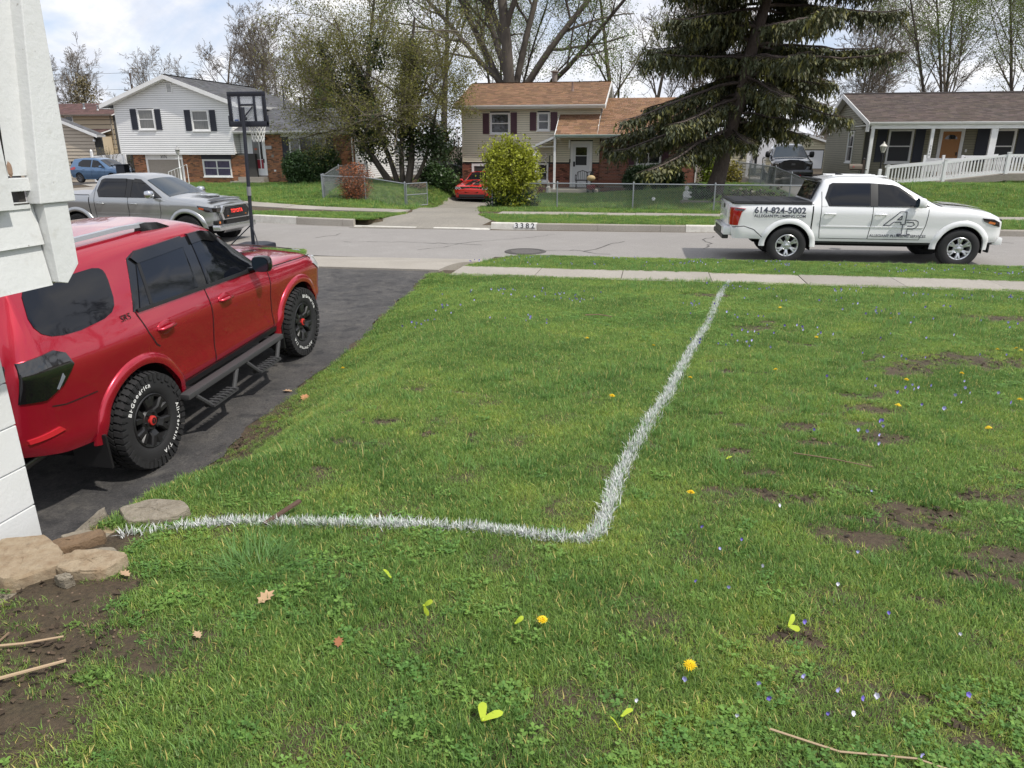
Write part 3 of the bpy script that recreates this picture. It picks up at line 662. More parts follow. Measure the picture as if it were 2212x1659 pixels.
    def patch(s, name, poly, m, sides=(-1, 1), off=.006, n=16, rows=5, parent=None, smooth=40):
        """panel following the side surface; poly: outline of (x, z), x-monotone up and down"""
        xs = [p[0] for p in poly]; x0, x1 = min(xs), max(xs); ps = poly+[poly[0]]
        cols = sorted(set([round(x0+(x1-x0)*i/n, 4) for i in range(n+1)]+[round(x, 4) for x in xs]))
        cols[0] += 1e-4; cols[-1] -= 1e-4; out = []
        for side in sides:
            P = []
            for x in cols:
                zs = []
                for a, b in zip(ps, ps[1:]):
                    if (a[0]-x)*(b[0]-x) <= 0 and a[0] != b[0]: zs.append(a[1]+(b[1]-a[1])*(x-a[0])/(b[0]-a[0]))
                lo, hi = min(zs), max(zs); P.append([s.pt(x, lo+(hi-lo)*k/rows, side, off) for k in range(rows+1)])
            mb = MB().grid(P, flip=side > 0)
            # thin rim so that the panel has an edge
            ring = [r[0] for r in P]+[P[-1][k] for k in range(1, rows+1)]+[r[-1] for r in P[::-1][1:]]+[P[0][k] for k in range(rows-1, 0, -1)]
            for a, b in zip(ring, ring[1:]+ring[:1]): mb.quad(a, b, (b[0], b[1]-side*(abs(off)+.01), b[2]), (a[0], a[1]-side*(abs(off)+.01), a[2]))
            out.append(mb.build(name, m, parent or s.root, smooth=smooth))
        return out
    def toppatch(s, name, poly, m, off=.006, n=14, rows=10, parent=None):
        """panel on the roof, hood or windscreen; poly: outline of (x, y) symmetric or not, monotone in x"""
        xs = [p[0] for p in poly]; x0, x1 = min(xs), max(xs); ps = poly+[poly[0]]; P = []
        for i in range(n+1):
            x = x0+(x1-x0)*(.001+.998*i/n); ys = []
            for a, b in zip(ps, ps[1:]):
                if (a[0]-x)*(b[0]-x) <= 0 and a[0] != b[0]: ys.append(a[1]+(b[1]-a[1])*(x-a[0])/(b[0]-a[0]))
            lo, hi = min(ys), max(ys); P.append([(s.xsh(x, s.top(x)), lo+(hi-lo)*k/rows, s.topz(x, lo+(hi-lo)*k/rows)+off) for k in range(rows+1)])
        e = .02; nrm = []
        return MB().grid(P).build(name, m, parent or s.root, smooth=40)
    def ribbon(s, name, path, w=.011, off=.003, m=None, sides=(-1, 1), parent=None):
        m = m or M_seam
        Q = []
        for a, b in zip(path, path[1:]):
            k = max(1, int(math.hypot(b[0]-a[0], b[1]-a[1])/.05)); Q += [(a[0]+(b[0]-a[0])*i/k, a[1]+(b[1]-a[1])*i/k) for i in range(k)]
        Q.append(path[-1])
        for side in sides:
            mb = MB(); A = []
            for i, p in enumerate(Q):
                a, b = Q[max(0, i-1)], Q[min(len(Q)-1, i+1)]; d = math.hypot(b[0]-a[0], b[1]-a[1])+1e-9; nx, nzz = -(b[1]-a[1])/d*w/2, (b[0]-a[0])/d*w/2
                A.append([s.pt(p[0]-nx, p[1]-nzz, side, off), s.pt(p[0]+nx, p[1]+nzz, side, off)])
            mb.grid(A, flip=side > 0); mb.build(name, m, parent or s.root)
    def flare(s, xc, zc, r, a0, a1, m, w=.085, out=.035, sides=(-1, 1), name='fender_flare'):
        for side in sides:
            A = []; n = 26
            for k in range(n+1):
                a = R(a0+(a1-a0)*k/n); row = []
                for (dr, o) in ((-.012, -.03), (-.012, out), (w*.25, out+.006), (w*.75, out*.75), (w, .0), (w, -.02)):
                    x, z = xc+(r+dr)*math.cos(a), zc+(r+dr)*math.sin(a); xx = max(s.xr+.03, min(s.xf-.03, x)); row.append(s.pt(xx, z, side, o)+Vector((x-xx, 0, 0)))
                A.append(row)
            mb = MB().grid(A, flip=side > 0); mb.add(A[0], [tuple(range(6))]); mb.add(A[-1], [tuple(range(6))]); mb.build(name, m, s.root, smooth=50)
    def handle(s, x, z, m, parent=None, sides=(-1, 1), L=.2):
        for side in sides:
            p = s.pt(x, z, side, .012); mb = MB(); y = p.y
            mb.tube([(x-L/2, y-side*.012, z), (x-L/2+.02, y+side*.022, z+.002), (x, y+side*.03, z+.004), (x+L/2-.02, y+side*.022, z+.002), (x+L/2, y-side*.012, z)], [.012, .017, .017, .017, .012], 8)
            mb.build('handle', m, parent or s.root, smooth=60)
    def handle_cup(s, x, z, m, parent=None, sides=(-1, 1)):
        for side in sides:
            mb = MB(); mb.ellip((x, s.pt(x, z, side, -.006).y, z), (.11, .014, .06), 16, 8); mb.build('handle_cup', m, parent or s.root, smooth=60)
    def mirror(s, x, z, m, mcap, sides=(-1, 1), L=.12, w=.24, h=.17):
        for side in sides:
            y = s.pt(x, z-.04, side).y; yo = y+side*.06
            mb = MB(); mb.tube([(x, y-side*.02, z-.04), (x-.01, yo+side*.02, z-.02)], [.035, .03], 8)
            base = mb.build('mirror', m, s.root, smooth=50)
            mb = MB(); vs = []; prof = [(.0, .9), (.35, 1.), (.7, .9), (.93, .62), (1., .1)]
            for (q, sc) in prof:
                for k in range(16):
                    a = 2*math.pi*k/16; ca, sa = math.cos(a), math.sin(a); sq = lambda v: math.copysign(abs(v)**.6, v)
                    vs.append((x-.05+L*q, yo+side*w/2+sq(ca)*w/2*sc, z+.04+sq(sa)*h/2*sc))
            k = 16; fs = [(i*k+j, (i+1)*k+j, (i+1)*k+(j+1) % k, i*k+(j+1) % k) for i in range(4) for j in range(k)]+[tuple(range(k)), tuple(range(4*k, 5*k))[::-1]]
            mb.add(vs, fs); mb.build('mirror_cap', mcap, base, smooth=50)
            mb = MB(); mb.add([(x-.054, yo+side*w/2+math.copysign(abs(math.cos(2*math.pi*j/16))**.6, math.cos(2*math.pi*j/16))*w*.42, z+.04+math.copysign(abs(math.sin(2*math.pi*j/16))**.6, math.sin(2*math.pi*j/16))*h*.42) for j in range(16)], [tuple(range(16))])
            mb.build('mirror_glass', M_glassb, base)
    def place(s, loc, rot):
        s.root.location = loc; s.root.rotation_euler = (0, 0, rot); return s.root

def wheel(car, x, side, r, w, rr, y, rim_m, style, lugs=False, letters=False, steer=0., cap=None):
    """wheel group (tyre, rim, hub cap, letters); axis along y; outer face towards side"""
    t = bpy.data.objects.new('wheel', None); COL.objects.link(t); t.parent = car.root; t.empty_display_size = .1; t.location = (x, side*y, r)
    t.rotation_euler = (0, 0, (0 if side < 0 else math.pi)+steer)     # built facing -y
    def B(mb, nm, m, sm=40):
        o = link(nm, mb.mesh(nm, m, smooth=sm), t); return o
    s_ = r-rr
    prof = [(rr-.012, w*.40), (rr+.005, w*.46), (rr+s_*.25, w*.5), (rr+s_*.6, w*.5), (r-.035, w*.46), (r-.012, w*.40), (r-.004 if not lugs else r-.02, w*.28), (r-.004 if not lugs else r-.02, 0)]
    prof = prof+[(a, -b) for a, b in prof[::-1][1:]]
    B(MB().lathe([(a, b) for a, b in prof], axis='y', k=56), 'tyre', M_rub, 35)
    if lugs:
        mb = MB(); n = 44; rg = random.Random(3)
        for k in range(n):
            a = 2*math.pi*k/n
            for q, (y0, y1, dr, da, sk) in enumerate(((-w*.52, -w*.30, .0, .0, .02), (w*.30, w*.52, .0, .5, -.02), (-w*.26, -.01, .0, .25, .06), (.01, w*.26, .0, .75, -.06))):
                an = a+da*2*math.pi/n; hw = math.pi/n*(.72 if k % 2 else .6); P = []
                for (yy, ss) in ((y0, -sk), (y1, sk)):
                    for aa in (an-hw+ss, an+hw+ss):
                        for ra in ((r-.03, r) if abs(yy) < w*.5 else (r-.06, r-.014)): P.append((ra*math.cos(aa), yy, -ra*math.sin(aa)))
                mb.add(P, [(0, 2, 3, 1), (4, 5, 7, 6), (0, 1, 5, 4), (2, 6, 7, 3), (1, 3, 7, 5)])
            # shoulder lug running down the sidewall
            an = a; hw = math.pi/n*.6
            for (ra0, ra1, yy) in ((r-.085 if k % 2 else r-.065, r-.015, -w*.5),):
                P = [(ra*math.cos(aa), yv, -ra*math.sin(aa)) for yv in (yy+.01, yy-.009) for ra in (ra0, ra1) for aa in (an-hw, an+hw)]
                mb.add(P, [(4, 6, 7, 5), (0, 4, 5, 1), (0, 2, 6, 4), (1, 5, 7, 3), (2, 3, 7, 6)])
        B(mb, 'tread', M_rub, 30)
    yo = -w*.40
    mb = MB(); mb.lathe([(rr-.004, yo-.012), (rr-.012, yo-.018), (rr-.03, yo-.01), (rr-.036, yo+.03), (rr-.05, w*.3)], axis='y', k=48)
    # spokes
    n = style['n']
    for k in range(n):
        a = 2*math.pi*(k+.5)/n+style.get('a0', 0)
        for dd in (style['split'] if 'split' in style else (0,)):
            r0, r1 = .055, rr-.024; P = []
            for (ra, ww, yy, da) in ((r0, style['w0'], yo+.01+style.get('dish', .02), 0), (rr*.55, style['w1'], yo-.004, dd*.6), (r1, style['w2'], yo-.006, dd)):
                c = a+da; er = Vector((math.cos(c), 0, -math.sin(c))); et = Vector((-math.sin(c), 0, -math.cos(c)))
                for (u, d) in ((-ww, .0), (-ww*.62, -.014), (ww*.62, -.014), (ww, .0)): P.append(er*ra+et*u+Vector((0, yy+d, 0)))
                for u in (ww, -ww): P.append(er*ra+et*u+Vector((0, yy+.04, 0)))
            fs = []
            for i in range(2):
                for j in range(6): fs.append((i*6+j, i*6+(j+1) % 6, (i+1)*6+(j+1) % 6, (i+1)*6+j))
            mb.add(P, fs)
    mb.lathe([(.0, yo+.0), (.085, yo+.004), (.1, yo+.02), (.1, yo+.05)], axis='y', k=24)
    B(mb, 'rim', rim_m, 30)
    if 'nut' in style:
        ln = MB().lathe([(0, yo-.02), (.011, yo-.018), (.012, yo+.01)], (0, 0, 0), 'y', 7).mesh('lug_nut', style['nut'], smooth=30)
        for k in range(6):
            a = 2*math.pi*k/6; o = link('lug_nut', ln, t); o.location = (.068*math.cos(a), 0, .068*math.sin(a))
    B(MB().lathe([(0, w*.02), (rr*.8, w*.02), (rr*.8, w*.1)], axis='y', k=28).lathe([(rr-.05, w*.1), (.05, w*.1)], axis='y', k=20), 'brake_disc', style.get('back', M_well), 40)
    cm = cap or rim_m
    B(MB().lathe([(0, yo-.022), (.03, yo-.022), (.04, yo-.016), (.042, yo+.02)], axis='y', k=22), 'hub_cap', cm, 40)
    if cap: 
        B(MB().lathe([(0, yo-.0235), (.026, yo-.0235)], axis='y', k=20), 'cap_centre', M_blk)
        mb = MB(); text_on(mb, 'T', (0, yo-.0245, 0), (1, 0, -.15), (.15, 0, 1), .034); B(mb, 'cap_emblem', cap)
    if letters:
        def arc(sx, a_mid, rad, size):
            mb = MB()
            ws = []
            for ch in sx: ws.append(text_mesh(ch, size, .03)[2] if ch != ' ' else size*.25)
            tot = sum(ws)+.012*len(ws); a = a_mid+tot/2/rad
            for ch, wd in zip(sx, ws):
                a -= (wd/2+.006)/rad
                if ch != ' ':
                    er = Vector((math.cos(a), 0, math.sin(a))); et = Vector((math.sin(a), 0, -math.cos(a)))
                    n0 = len(mb.f); text_on(mb, ch, er*rad+Vector((0, -w*.5-.0045, 0)), et, er, size, None, .03)
                a -= (wd/2+.006)/rad
            B(mb, 'tyre_lettering', M_ltr)
        arc('BFGoodrich', letters[0], rr+s_*.42, .052); arc('All-Terrain T/A', letters[1], rr+s_*.42, .05)
    return t
# ---------------------------------------------------------------- the red off-roader in the driveway
M_red = mat('red_metallic_paint', (.46, .011, .032), .24, metal=.55, coat=1., spec=.5)
def red_suv():
    c = Car('red_suv', 'red off-roader with black wheels and side steps parked on the asphalt driveway', 'car', -1.10, 3.62,
        sill=[(-1.1, .60), (-.8, .52), (-.5, .48), (.5, .50), (2.2, .50), (3.2, .52), (3.7, .56)], belt=[(-1.1, 1.33), (-.3, 1.30), (.1, 1.285), (1.0, 1.26), (2.0, 1.205), (2.3, 1.165), (3.2, 1.125), (3.7, 1.02)],
        top=[(-1.1, 1.72), (-.9, 1.78), (-.3, 1.80), (.7, 1.80), (1.4, 1.765), (1.62, 1.70), (2.16, 1.225), (2.3, 1.185), (2.8, 1.165), (3.3, 1.115), (3.55, 1.03), (3.7, .94)],
        wid=[(-1.1, .88), (-.6, .91), (.0, .925), (2.2, .93), (3.1, .92), (3.7, .86)], wtop=[(-1.1, .65), (-.6, .675), (.7, .68), (1.6, .655), (2.16, .80), (2.4, .83), (3.3, .80), (3.7, .70)],
        crown=[(-1.1, .03), (0, .045), (1.2, .05), (1.5, .06), (2.0, .05), (2.4, .04), (3.5, .05), (3.7, .05)],
        arches=[(0, .405, .485), (2.79, .405, .485)], prof=[(0, -.045), (.1, -.01), (.25, -.022), (.5, -.004), (.74, .014), (.86, -.002), (1, -.04)], paint=M_red, rcorner=.26,
        nose=[(.4, -.04), (.7, .03), (.95, 0), (1.15, -.12), (1.3, -.2)], tail=[(.5, .04), (.75, -.03), (.92, -.0), (1.2, .02), (1.5, .12), (1.8, .22)], rtop=[(-1.1, .1), (1.2, .09), (2.2, .06), (3.5, .1)])
    def key(x, z, side, j, n):
        if z < c.belt(x) and 1.05 < x < 2.17 and j < 21: return 'door@f'
        if z < c.belt(x) and .16 < x < 1.05 and j < 21 and not (math.hypot(x, z-.405) < .57): return 'door@r'
        return 'body'
    P = c.body(keyf=key, extra=(1.05, 2.17, .16), step=.05)
    hr = {s: P[('door@r', s)] for s in (-1, 1)}; hf = {s: P[('door@f', s)] for s in (-1, 1)}
    for s in (-1, 1):
        for x, d in ((1.27, hf[s]), (.36, hr[s])):
            c.handle_cup(x+.02, 1.085, M_red, d, (s,)); c.handle(x+.02, 1.088, M_red, d, (s,), .2)
    # glass, pillars and frames
    c.patch('window_trim', [(2.16, 1.215), (1.62, 1.64), (1.45, 1.685), (.42, 1.69), (.33, 1.66), (.10, 1.29), (1.0, 1.25)], M_blkg, off=.004, n=30)
    c.patch('window', [(2.0, 1.235), (1.58, 1.60), (1.42, 1.64), (1.21, 1.645), (1.12, 1.262)], M_glass, off=.011, n=20)
    c.patch('window', [(.97, 1.272), (1.06, 1.645), (.46, 1.645), (.40, 1.615), (.18, 1.30)], M_glass, off=.011, n=20)
    c.patch('window_divider', [(.30, 1.30), (.335, 1.30), (.44, 1.64), (.405, 1.63)], M_blk, off=.015, n=4)
    c.patch('window', [(.04, 1.61), (.03, 1.56), (-.015, 1.44), (-.05, 1.385), (-.10, 1.35), (-.2, 1.325), (-.45, 1.313), (-.6, 1.325), (-.69, 1.345), (-.755, 1.38), (-.79, 1.43), (-.795, 1.49), (-.73, 1.62), (-.70, 1.65), (-.63, 1.668), (-.05, 1.668), (.01, 1.655), (.035, 1.635)], M_glass, off=.005, n=24)
    c.patch('rain_visor', [(1.66, 1.60), (1.58, 1.665), (1.42, 1.70), (1.20, 1.705), (1.185, 1.62), (1.38, 1.62), (1.55, 1.575)], M_blkg, off=.024, n=18)
    c.patch('rain_visor', [(1.08, 1.62), (1.09, 1.705), (.45, 1.70), (.36, 1.66), (.40, 1.61)], M_blkg, off=.022)
    c.patch('belt_moulding', [(2.08, 1.20), (2.06, 1.232), (.14, 1.302), (.14, 1.275)], M_blk, off=.016, n=20)
    c.toppatch('windscreen', [(1.66, -.64), (2.2, -.76), (2.2, .76), (1.66, .64)], M_glass, .006)
    c.toppatch('hood_scoop', [(2.45, -.32), (3.15, -.36), (3.15, .36), (2.45, .32)], M_red, .03)
    c.toppatch('wind_deflector', [(3.33, -.74), (3.43, -.72), (3.43, .72), (3.33, .74)], M_blkg, .045)
    c.ribbon('door_gap', [(1.05, 1.26), (1.06, .95), (1.03, .54)]); c.ribbon('door_gap', [(2.19, 1.19), (2.14, .9), (2.17, .54), (.5, .54)]); c.ribbon('door_gap', [(.12, 1.29), (.17, 1.1), (.24, .98), (.28, .95)])
    c.ribbon('door_gap', [(2.3, 1.165), (3.3, 1.10)]); c.ribbon('door_gap', [(-.46, .85), (-.75, .87), (-.86, .90)], w=.008)
    c.ribbon('lower_trim', [(2.25, .50), (.5, .50)], w=.06, m=M_blk, off=.0)
    for xc, a0, a1 in ((0, 4, 176), (2.79, 6, 178)): c.flare(xc, .405, .485, a0, a1, M_red, w=.075, out=.024)
    # tail lamp, rear bumper accents, badge
    for s in (-1, 1):
        lamp = c.patch('tail_lamp', [(-.63, 1.13), (-.66, 1.22), (-.74, 1.262), (-1.02, 1.25), (-1.04, .98), (-.9, .96), (-.75, 1.02)], M_smoke, (s,), .014, 14, 5)[0]
        c.patch('reflector', [(-.735, 1.07), (-.745, 1.10), (-.815, 1.01), (-.80, 1.0)], mat('grey_lens', (.2, .22, .25), .1, coat=1), (s,), .018, 5, 2, lamp)
        c.patch('bumper_reflector', [(-.80, .70), (-.83, .735), (-1.03, .72), (-1.03, .69)], mat('dull_red_reflector', (.5, .02, .03), .15, coat=1), (s,), .014, 6, 2)
        MB().box(-1.10, -1.0, s*.5, s*.78, .97, 1.25).build('tail_lamp', M_smoke, c.root, bevel=.03, smooth=40)
    MB().box(-1.04, -.93, -.58, .58, 1.34, 1.66).build('rear_window', M_glass, c.root, bevel=.01, smooth=40)
    MB().box(-1.15, -1.0, -.70, .70, .54, .74).build('rear_bumper', M_red, c.root, bevel=.03, smooth=40)
    MB().box(-1.1, -.9, -.6, .6, 1.74, 1.79).build('roof_spoiler', M_red, c.root, bevel=.015, smooth=40)
    MB().box(-1.10, -1.07, -.32, .32, .86, 1.0).build('plate_panel', M_blk, c.root, bevel=.005)
    mb = MB(); text_on(mb, 'SR5', c.pt(.0, 1.275, -1, .004), (1, 0, -.02), (0, .08, 1), .05, .11, .01); mb.build('badge', M_blk, c.root)
    mb = MB().tube([(-.95, -.55, .43), (-.62, -.56, .46)], [.045, .045], 14, cap=False).tube([(-.95, -.55, .43), (-.945, -.55, .43)], [.045, .034], 14, cap=False); mb.build('exhaust_pipe', mat('dull_steel', (.2, .2, .2), .35, metal=1), c.root, smooth=40)
    # roof rails
    for s in (-1, 1):
        y = s*.585; P = [(-.88, y, 1.80), (-.8, y, 1.845), (-.3, y, 1.865), (.5, y, 1.865), (.80, y, 1.85)]
        A = []
        for p in P: A.append([(p[0], y-.028, p[2]-.018), (p[0], y-.024, p[2]+.014), (p[0], y+.024, p[2]+.014), (p[0], y+.028, p[2]-.018), (p[0], y-.028, p[2]-.018)])
        MB().grid(A).build('roof_rail', mat('silver_rail', (.55, .56, .58), .38, metal=.8), c.root, smooth=40)
        for (xa, xb, xc) in ((.74, .8, 1.12), (-.80, -.86, -1.0)):
            mb = MB(); A = []
            for (x, z, h, hw) in ((xa, 1.80, .066, .036), (xb, 1.80, .068, .038), ((xb+xc)/2, 1.795, .052, .04), (xc, 1.78, .008, .035)): A.append([(x, y-hw, z-.04), (x, y-hw*.8, z+h), (x, y+hw*.8, z+h), (x, y+hw, z-.04)])
            mb.grid(A); mb.add(A[0], [(0, 1, 2, 3)]); mb.build('rail_foot', M_blkg, c.root, smooth=40)
        c_ = MB(); c_.tube([(-.9, y-s*.07, 1.815), (1.1, y-s*.07, 1.80)], .012, 6); c_.build('roof_ditch', M_blk, c.root)
    MB().box(-.05, -.01, -.56, .56, 1.838, 1.85).build('roof_cross_strip', M_blk, c.root, bevel=.004)
    # side steps with two hoops each
    Mst = mat('step_textured_black', (.045, .045, .047), .75, bump=(.6, 160, .003))
    for s in (-1, 1):
        y = s*1.0; root = MB().box(.36, 2.1, y-.04, y+.055, .435, .485).build('side_step', Mst, c.root, bevel=.008, smooth=40)
        for x0 in (.5, 1.36):
            mb = MB()
            for pa, pb in (((x0-.02, .43), (x0+.12, .285)), ((x0+.66, .43), (x0+.5, .285)), ((x0+.1, .285), (x0+.52, .285))):
                mb.tube([(pa[0], y+s*.02, pa[1]), (pb[0], y+s*.06, pb[1])], .022, 8)
            mb.box(x0+.1, x0+.52, y-.02, y+s*.10, .272, .295); mb.build('step_hoop', Mst, root, smooth=40)
            mb = MB()
            for k in range(7): mb.box(x0+.13+k*.055, x0+.155+k*.055, y+s*.0, y+s*.105, .295, .312)
            mb.build('grip_tooth', Mst, root)
        [MB().box(xb, xb+.08, y-s*.3, y, .44, .475).build('step_bracket', M_blk, c.root) for xb in (.5, 1.95)]
    for xb in (-.52, 2.30):
        for s in (-1, 1): MB().box(xb, xb+.02, s*.62, s*.93, .24, .52).build('mud_flap', M_blk, c.root, bevel=.005)
    c.mirror(1.86, 1.26, M_blkg, M_blkg, L=.12, w=.2, h=.17)
    # front end
    for s in (-1, 1):
        c.patch('headlight', [(3.28, 1.0), (3.34, 1.09), (3.56, 1.0), (3.58, .9), (3.42, .9)], M_clearlamp, (s,), .012, 8, 3)
        MB().box(3.45, 3.60, s*.48, s*.78, .90, 1.03).build('headlight', M_clearlamp, c.root, bevel=.02)
    MB().box(3.55, 3.65, -.46, .46, .80, 1.0).build('grille', M_blk, c.root, bevel=.02)
    MB().box(3.5, 3.7, -.6, .6, .5, .7).build('front_bumper', M_blk, c.root, bevel=.04, smooth=40)
    st = dict(n=6, w0=.03, w1=.026, w2=.03, split=(-.2, .2), dish=.03, nut=M_blk)
    Mrim = mat('matte_black_rim', (.014, .014, .015), .42)
    cap = mat('red_cap', (.5, .03, .025), .4)
    for x, la in ((0, (R(118), R(-38))), (2.79, (R(52), R(-112)))):
        for s in (-1, 1): wheel(c, x, s, .405, .275, .23, .815, Mrim, st, True, la, cap=cap)
    c.place((-4.84, 4.78, -.40), R(91)); c.root.rotation_euler = (0, R(-3.4), R(91))
red_suv()
M_white = mat('white_paint', (.78, .785, .79), .25, coat=.9)
M_ink = mat('navy_lettering', (.045, .052, .075), .5)
TR = dict(sill=[(-1.3, .58), (-.7, .52), (.6, .5), (2.8, .5), (3.7, .48), (4.3, .55)], arches=[(0, .395, .47), (3.35, .395, .47)],
    prof=[(0, -.035), (.14, -.004), (.4, -.01), (.62, .004), (.84, .012), (.94, -.004), (1, -.03)])
def pickup(name, label, paint, wb=3.35, xr=-1.16, xf=4.13, bed=True, group=None, topz=1.77):
    k = wb-3.35
    c = Car(name, label, 'pickup truck', xr, xf+k, TR['sill'][:-2]+[(3.7+k, .5), (4.3+k, .56)],
        belt=[(-1.3, 1.22), (.75, 1.22), (2.6+k, 1.19), (2.85+k, 1.17), (3.6+k, 1.14), (4.25+k, 1.0)],
        top=[(-1.3, 1.255), (.38, 1.255), (.44, 1.26), (.64, topz-.04), (.9, topz), (1.6, topz+.005), (2.0+k, topz-.05), (2.12+k, topz-.11), (2.85+k, 1.24), (3.0+k, 1.2), (3.5+k, 1.17), (3.95+k, 1.1), (4.2+k, .98)],
        wid=[(-1.3, .925), (-.4, .95), (.6, .955), (2.7+k, .955), (3.5+k, .95), (4.25+k, .87)], wtop=[(-1.3, .90), (.42, .91), (.6, .68), (.9, .67), (2.1+k, .66), (2.85+k, .82), (3.1+k, .86), (4.0+k, .80), (4.25+k, .7)],
        crown=[(-1.3, -.0), (.42, 0), (.6, .03), (2.0+k, .045), (2.5+k, .05), (3.5+k, .05), (4.2+k, .05)],
        arches=[(0, .395, .47), (wb, .395, .47)], prof=TR['prof'], paint=paint, rcorner=.2, sm=.04,
        nose=[(.4, -.05), (.65, .02), (.95, 0), (1.12, -.1), (1.3, -.2)], tail=[(.4, .05), (.7, -.0), (1.25, .0), (1.9, .0)], rtop=[(-1.3, .03), (.42, .03), (.55, .09), (2.1+k, .09), (2.9+k, .06), (4.2+k, .09)])
    def key(x, z, side, j, n):
        if z < c.belt(x) and 1.60 < x < 2.62+k and j < 21: return 'door@f'
        if z < c.belt(x) and .60 < x < 1.60 and j < 21: return 'door@r'
        return 'body'
    P = c.body(keyf=key, extra=(1.6, .6, 2.62+k, .44, .5, .54, .58, .64)); c.P = P; c.k = k
    for s in (-1, 1):
        for x, d in ((1.76, P[('door@f', s)]), (.78, P[('door@r', s)])): c.handle(x, 1.06, paint, d, (s,), .22)
    c.ribbon('door_gap', [(1.6, 1.22), (1.6, .9), (1.56, .56)]); c.ribbon('door_gap', [(2.66+k, 1.18), (2.64+k, .85), (2.55+k, .56), (.62, .56), (.6, .8), (.6, 1.5)])
    c.ribbon('bed_gap', [(.44, .52), (.44, 1.25)], w=.025)
    for xc, a0, a1 in ((0, 0, 180), (wb, 0, 180)): c.flare(xc, .395, .47, a0-2, a1+2, paint, w=.095, out=.028)
    c.ribbon('rocker', [(2.9+k-.05, .49), (.5, .49)], w=.07, m=M_blk, off=-.01)
    c.patch('belt_crease', [(2.6+k, .80), (2.6+k, .815), (.62, .815), (.62, .80)], paint, off=.012, n=10, rows=1)
    return c
def truck_glass(c, mg, mf, k):
    t = c.top
    c.patch('window_trim', [(2.70+k, 1.215), (2.1+k, 1.60), (1.98+k, 1.645), (1.5, 1.675), (.8, 1.675), (.74, 1.64), (.66, 1.38), (.74, 1.215)], M_blkg, off=.004, n=30)
    c.patch('window', [(2.6+k, 1.225), (2.06+k, 1.575), (1.95+k, 1.615), (1.70, 1.635), (1.70, 1.225)], mf, off=.011, n=20)
    c.patch('window', [(1.52, 1.23), (1.52, 1.635), (.86, 1.635), (.81, 1.605), (.73, 1.39), (.80, 1.24)], mg, off=.011, n=20)
    c.patch('pillar_trim', [(1.68, 1.225), (1.68, 1.66), (1.54, 1.66), (1.54, 1.225)], M_blk, off=.013, n=4)
    c.toppatch('windscreen', [(2.14+k, -.63), (2.86+k, -.80), (2.86+k, .80), (2.14+k, .63)], M_glassb, .007)
    MB().obox((.43, -.60, 1.33), (0, 1.2, 0), (.135, 0, .35), (-.012, 0, .006)).build('rear_window', M_glass, c.root, bevel=.006)
